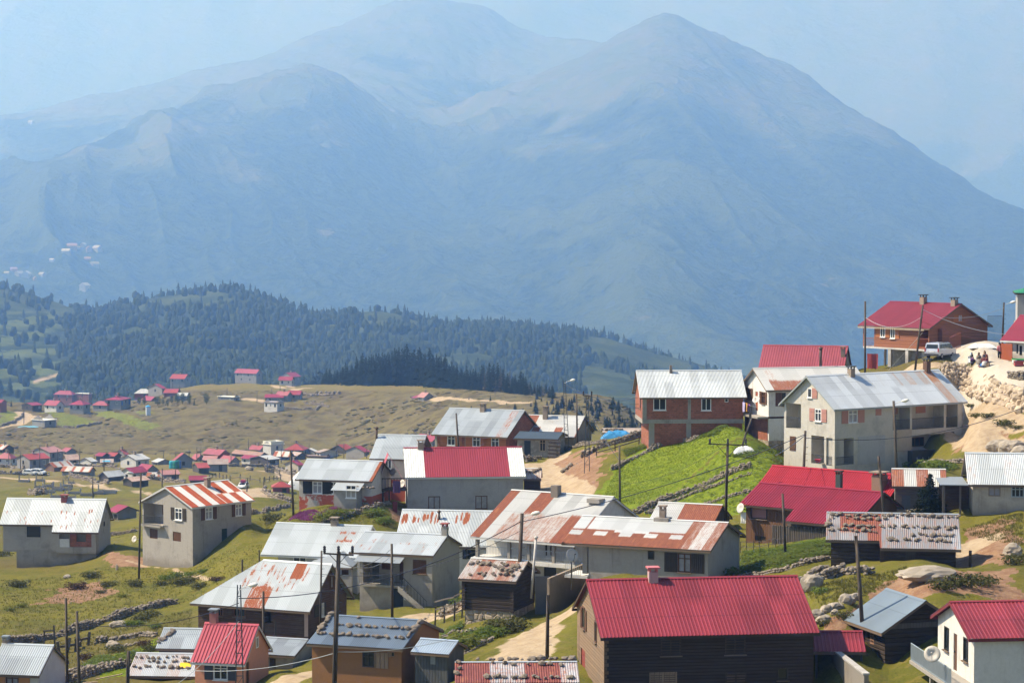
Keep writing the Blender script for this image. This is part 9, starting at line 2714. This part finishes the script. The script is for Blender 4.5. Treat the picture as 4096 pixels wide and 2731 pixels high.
rid = mth(t, 'ADD', ND(t, 'Attribute', attribute_name='rid').outputs['Fac'], mth(t, 'MULTIPLY', mth(t, 'SUBTRACT', n2, .5), .9))
fo = mixc(t, mth(t, 'MULTIPLY', step(t, rid, .54, .78), .62), fo, (.10, .125, .046))
gr = mixc(t, step(t, n2, .4, .6), (.070, .088, .034), (.095, .096, .050))
gr = mixc(t, mth(t, 'MULTIPLY', step(t, n3, .55, .7), .5), gr, (.08, .085, .035))
c = mixc(t, tree, fo, gr)
vo = ND(t, 'TexVoronoi', {'Vector': ND(t, 'Mapping', {'Vector': co, 'Scale': (.011, .011, .004)}).outputs[0], 'Scale': 1.0}).outputs[0]
rk = mth(t, 'MULTIPLY', step(t, n2, .64, .70), step(t, n1, .50, .56))
c = mixc(t, mth(t, 'MULTIPLY', rk, .45), c, (.26, .23, .19))
setc(t, b, c, 1.0, mth(t, 'ADD', mth(t, 'MULTIPLY', n3, mth(t, 'SUBTRACT', 1.25, tree)), mth(t, 'MULTIPLY', n2, 1.2)), .95, 34.0)
b.inputs['Specular IOR Level'].default_value = 0.02
MM = m
RID = {}
def mnz(x, y, z):
 w = 160 * (fbm(x / 1000, y / 1000, 3, 12) - .5)
 r = ridged(x + .30 * y + w, y * .34 + w, 820, 40, 5)
 X = (CX + FPX * x / y) / DG
 cd = np.interp(X, [-250, 200, 740, 1115, 1280, 1400, 1530, 1850, 2050, 2200, 2352, 2600], [7600, 7800, 8300, 8500, 6600, 6750, 6900, 6600, 6200, 5900, 5600, 5300]) * 1.35
 RID['r'] = r
 return 250 * np.clip((cd - y) / 3000, .30, 1) * (r - .42) + 14 * (fbm(x / 45, y / 45, 2, 55) - .5)
mount, MV = hill_sheet('mountain', mc, (-500, 4600), (4455, 13230), 900, 620, MM, mnz)
tag(mount, kind='structure')
at = MV_at = mount.data.attributes.new('rid', 'FLOAT', 'POINT')
at.data.foreach_set('value', RID['r'].astype(np.float32).ravel())
fc = []
for x, y in ((-250, -110), (100, -100), (450, -90), (800, -100), (1150, -90), (1300, -60), (1500, -40), (1700, -70), (1900, -50), (2100, -70), (2352, -90), (2600, -100)):
 fc += [(x, 900, 12000), (x, 520, 13000), (x, y + 160, 14600), (x, y, 15800), (x, y + 200, 18000)]
farm, FV = hill_sheet('far_mountains', fc, (-600, 4700), (12000, 18000), 360, 240, MM, lambda x, y, z: 260 * (ridged(x, y * .6, 1900, 60, 5) - .42))
tag(farm, kind='structure')
mX, mY = proj(MV)
mt_ = [plain('hamlet_%d' % k, c_, .8) for k, c_ in enumerate(((.32, .30, .26), (.26, .16, .12), (.24, .23, .21)))]
hb = MB(); hb.box(-.5, .5, -.36, .36, -.6, .42); hb.add([(-.55, -.42, .40), (.55, -.42, .40), (.55, 0, .78), (-.55, 0, .78), (.55, .42, .40), (-.55, .42, .40)], [(0, 1, 2, 3), (3, 2, 4, 5), (0, 3, 5), (1, 4, 2)])
for k, (x, y) in enumerate(((14, 630), (30, 622), (44, 634), (60, 637), (80, 640), (96, 634), (150, 582), (165, 572), (178, 570), (190, 566), (205, 576), (225, 578), (120, 600), (200, 598), (216, 612), (196, 664), (18, 292), (46, 288), (72, 284))):
 c_ = np.argmin(np.hypot(mX - x * DG, mY - y * DG) + MV[..., 1] * .0004)
 p_ = MV.reshape(-1, 3)[c_]
 o = hb.build('hamlet_house', mt_[k % 3]); o.location = p_; s_ = 11 + 4 * (k % 4); o.scale = (s_, s_, s_ * .8); o.rotation_euler = (0, 0, .5 * k)
 tag(o, 'tiny pale house of the hamlets on the hazy mountainside at the left', 'house', 'hamlet houses on the far mountain')
m = bpy.data.materials.new('haze_air')
m.use_nodes = True
t = m.node_tree
t.nodes.clear()
pv = ND(t, 'VolumePrincipled', {'Color': (0.25, 0.48, 0.96, 1), 'Density': 0.00019, 'Anisotropy': 0.42, 'Absorption Color': (1, 1, 1, 1)})
ou = ND(t, 'OutputMaterial')
t.links.new(pv.outputs[0], ou.inputs['Volume'])
zlo = min(float(GV[..., 2].min()), float(HV[..., 2].min()), float(MV[..., 2].min()), float(FV[..., 2].min())) - 1
zhi = max(float(MV[..., 2].max()), float(FV[..., 2].max())) + 5
mb = MB()
mb.box(-9000, 9000, -300, 24000, zlo, zhi)
hz = mb.build('haze', m)
tag(hz, kind='stuff')
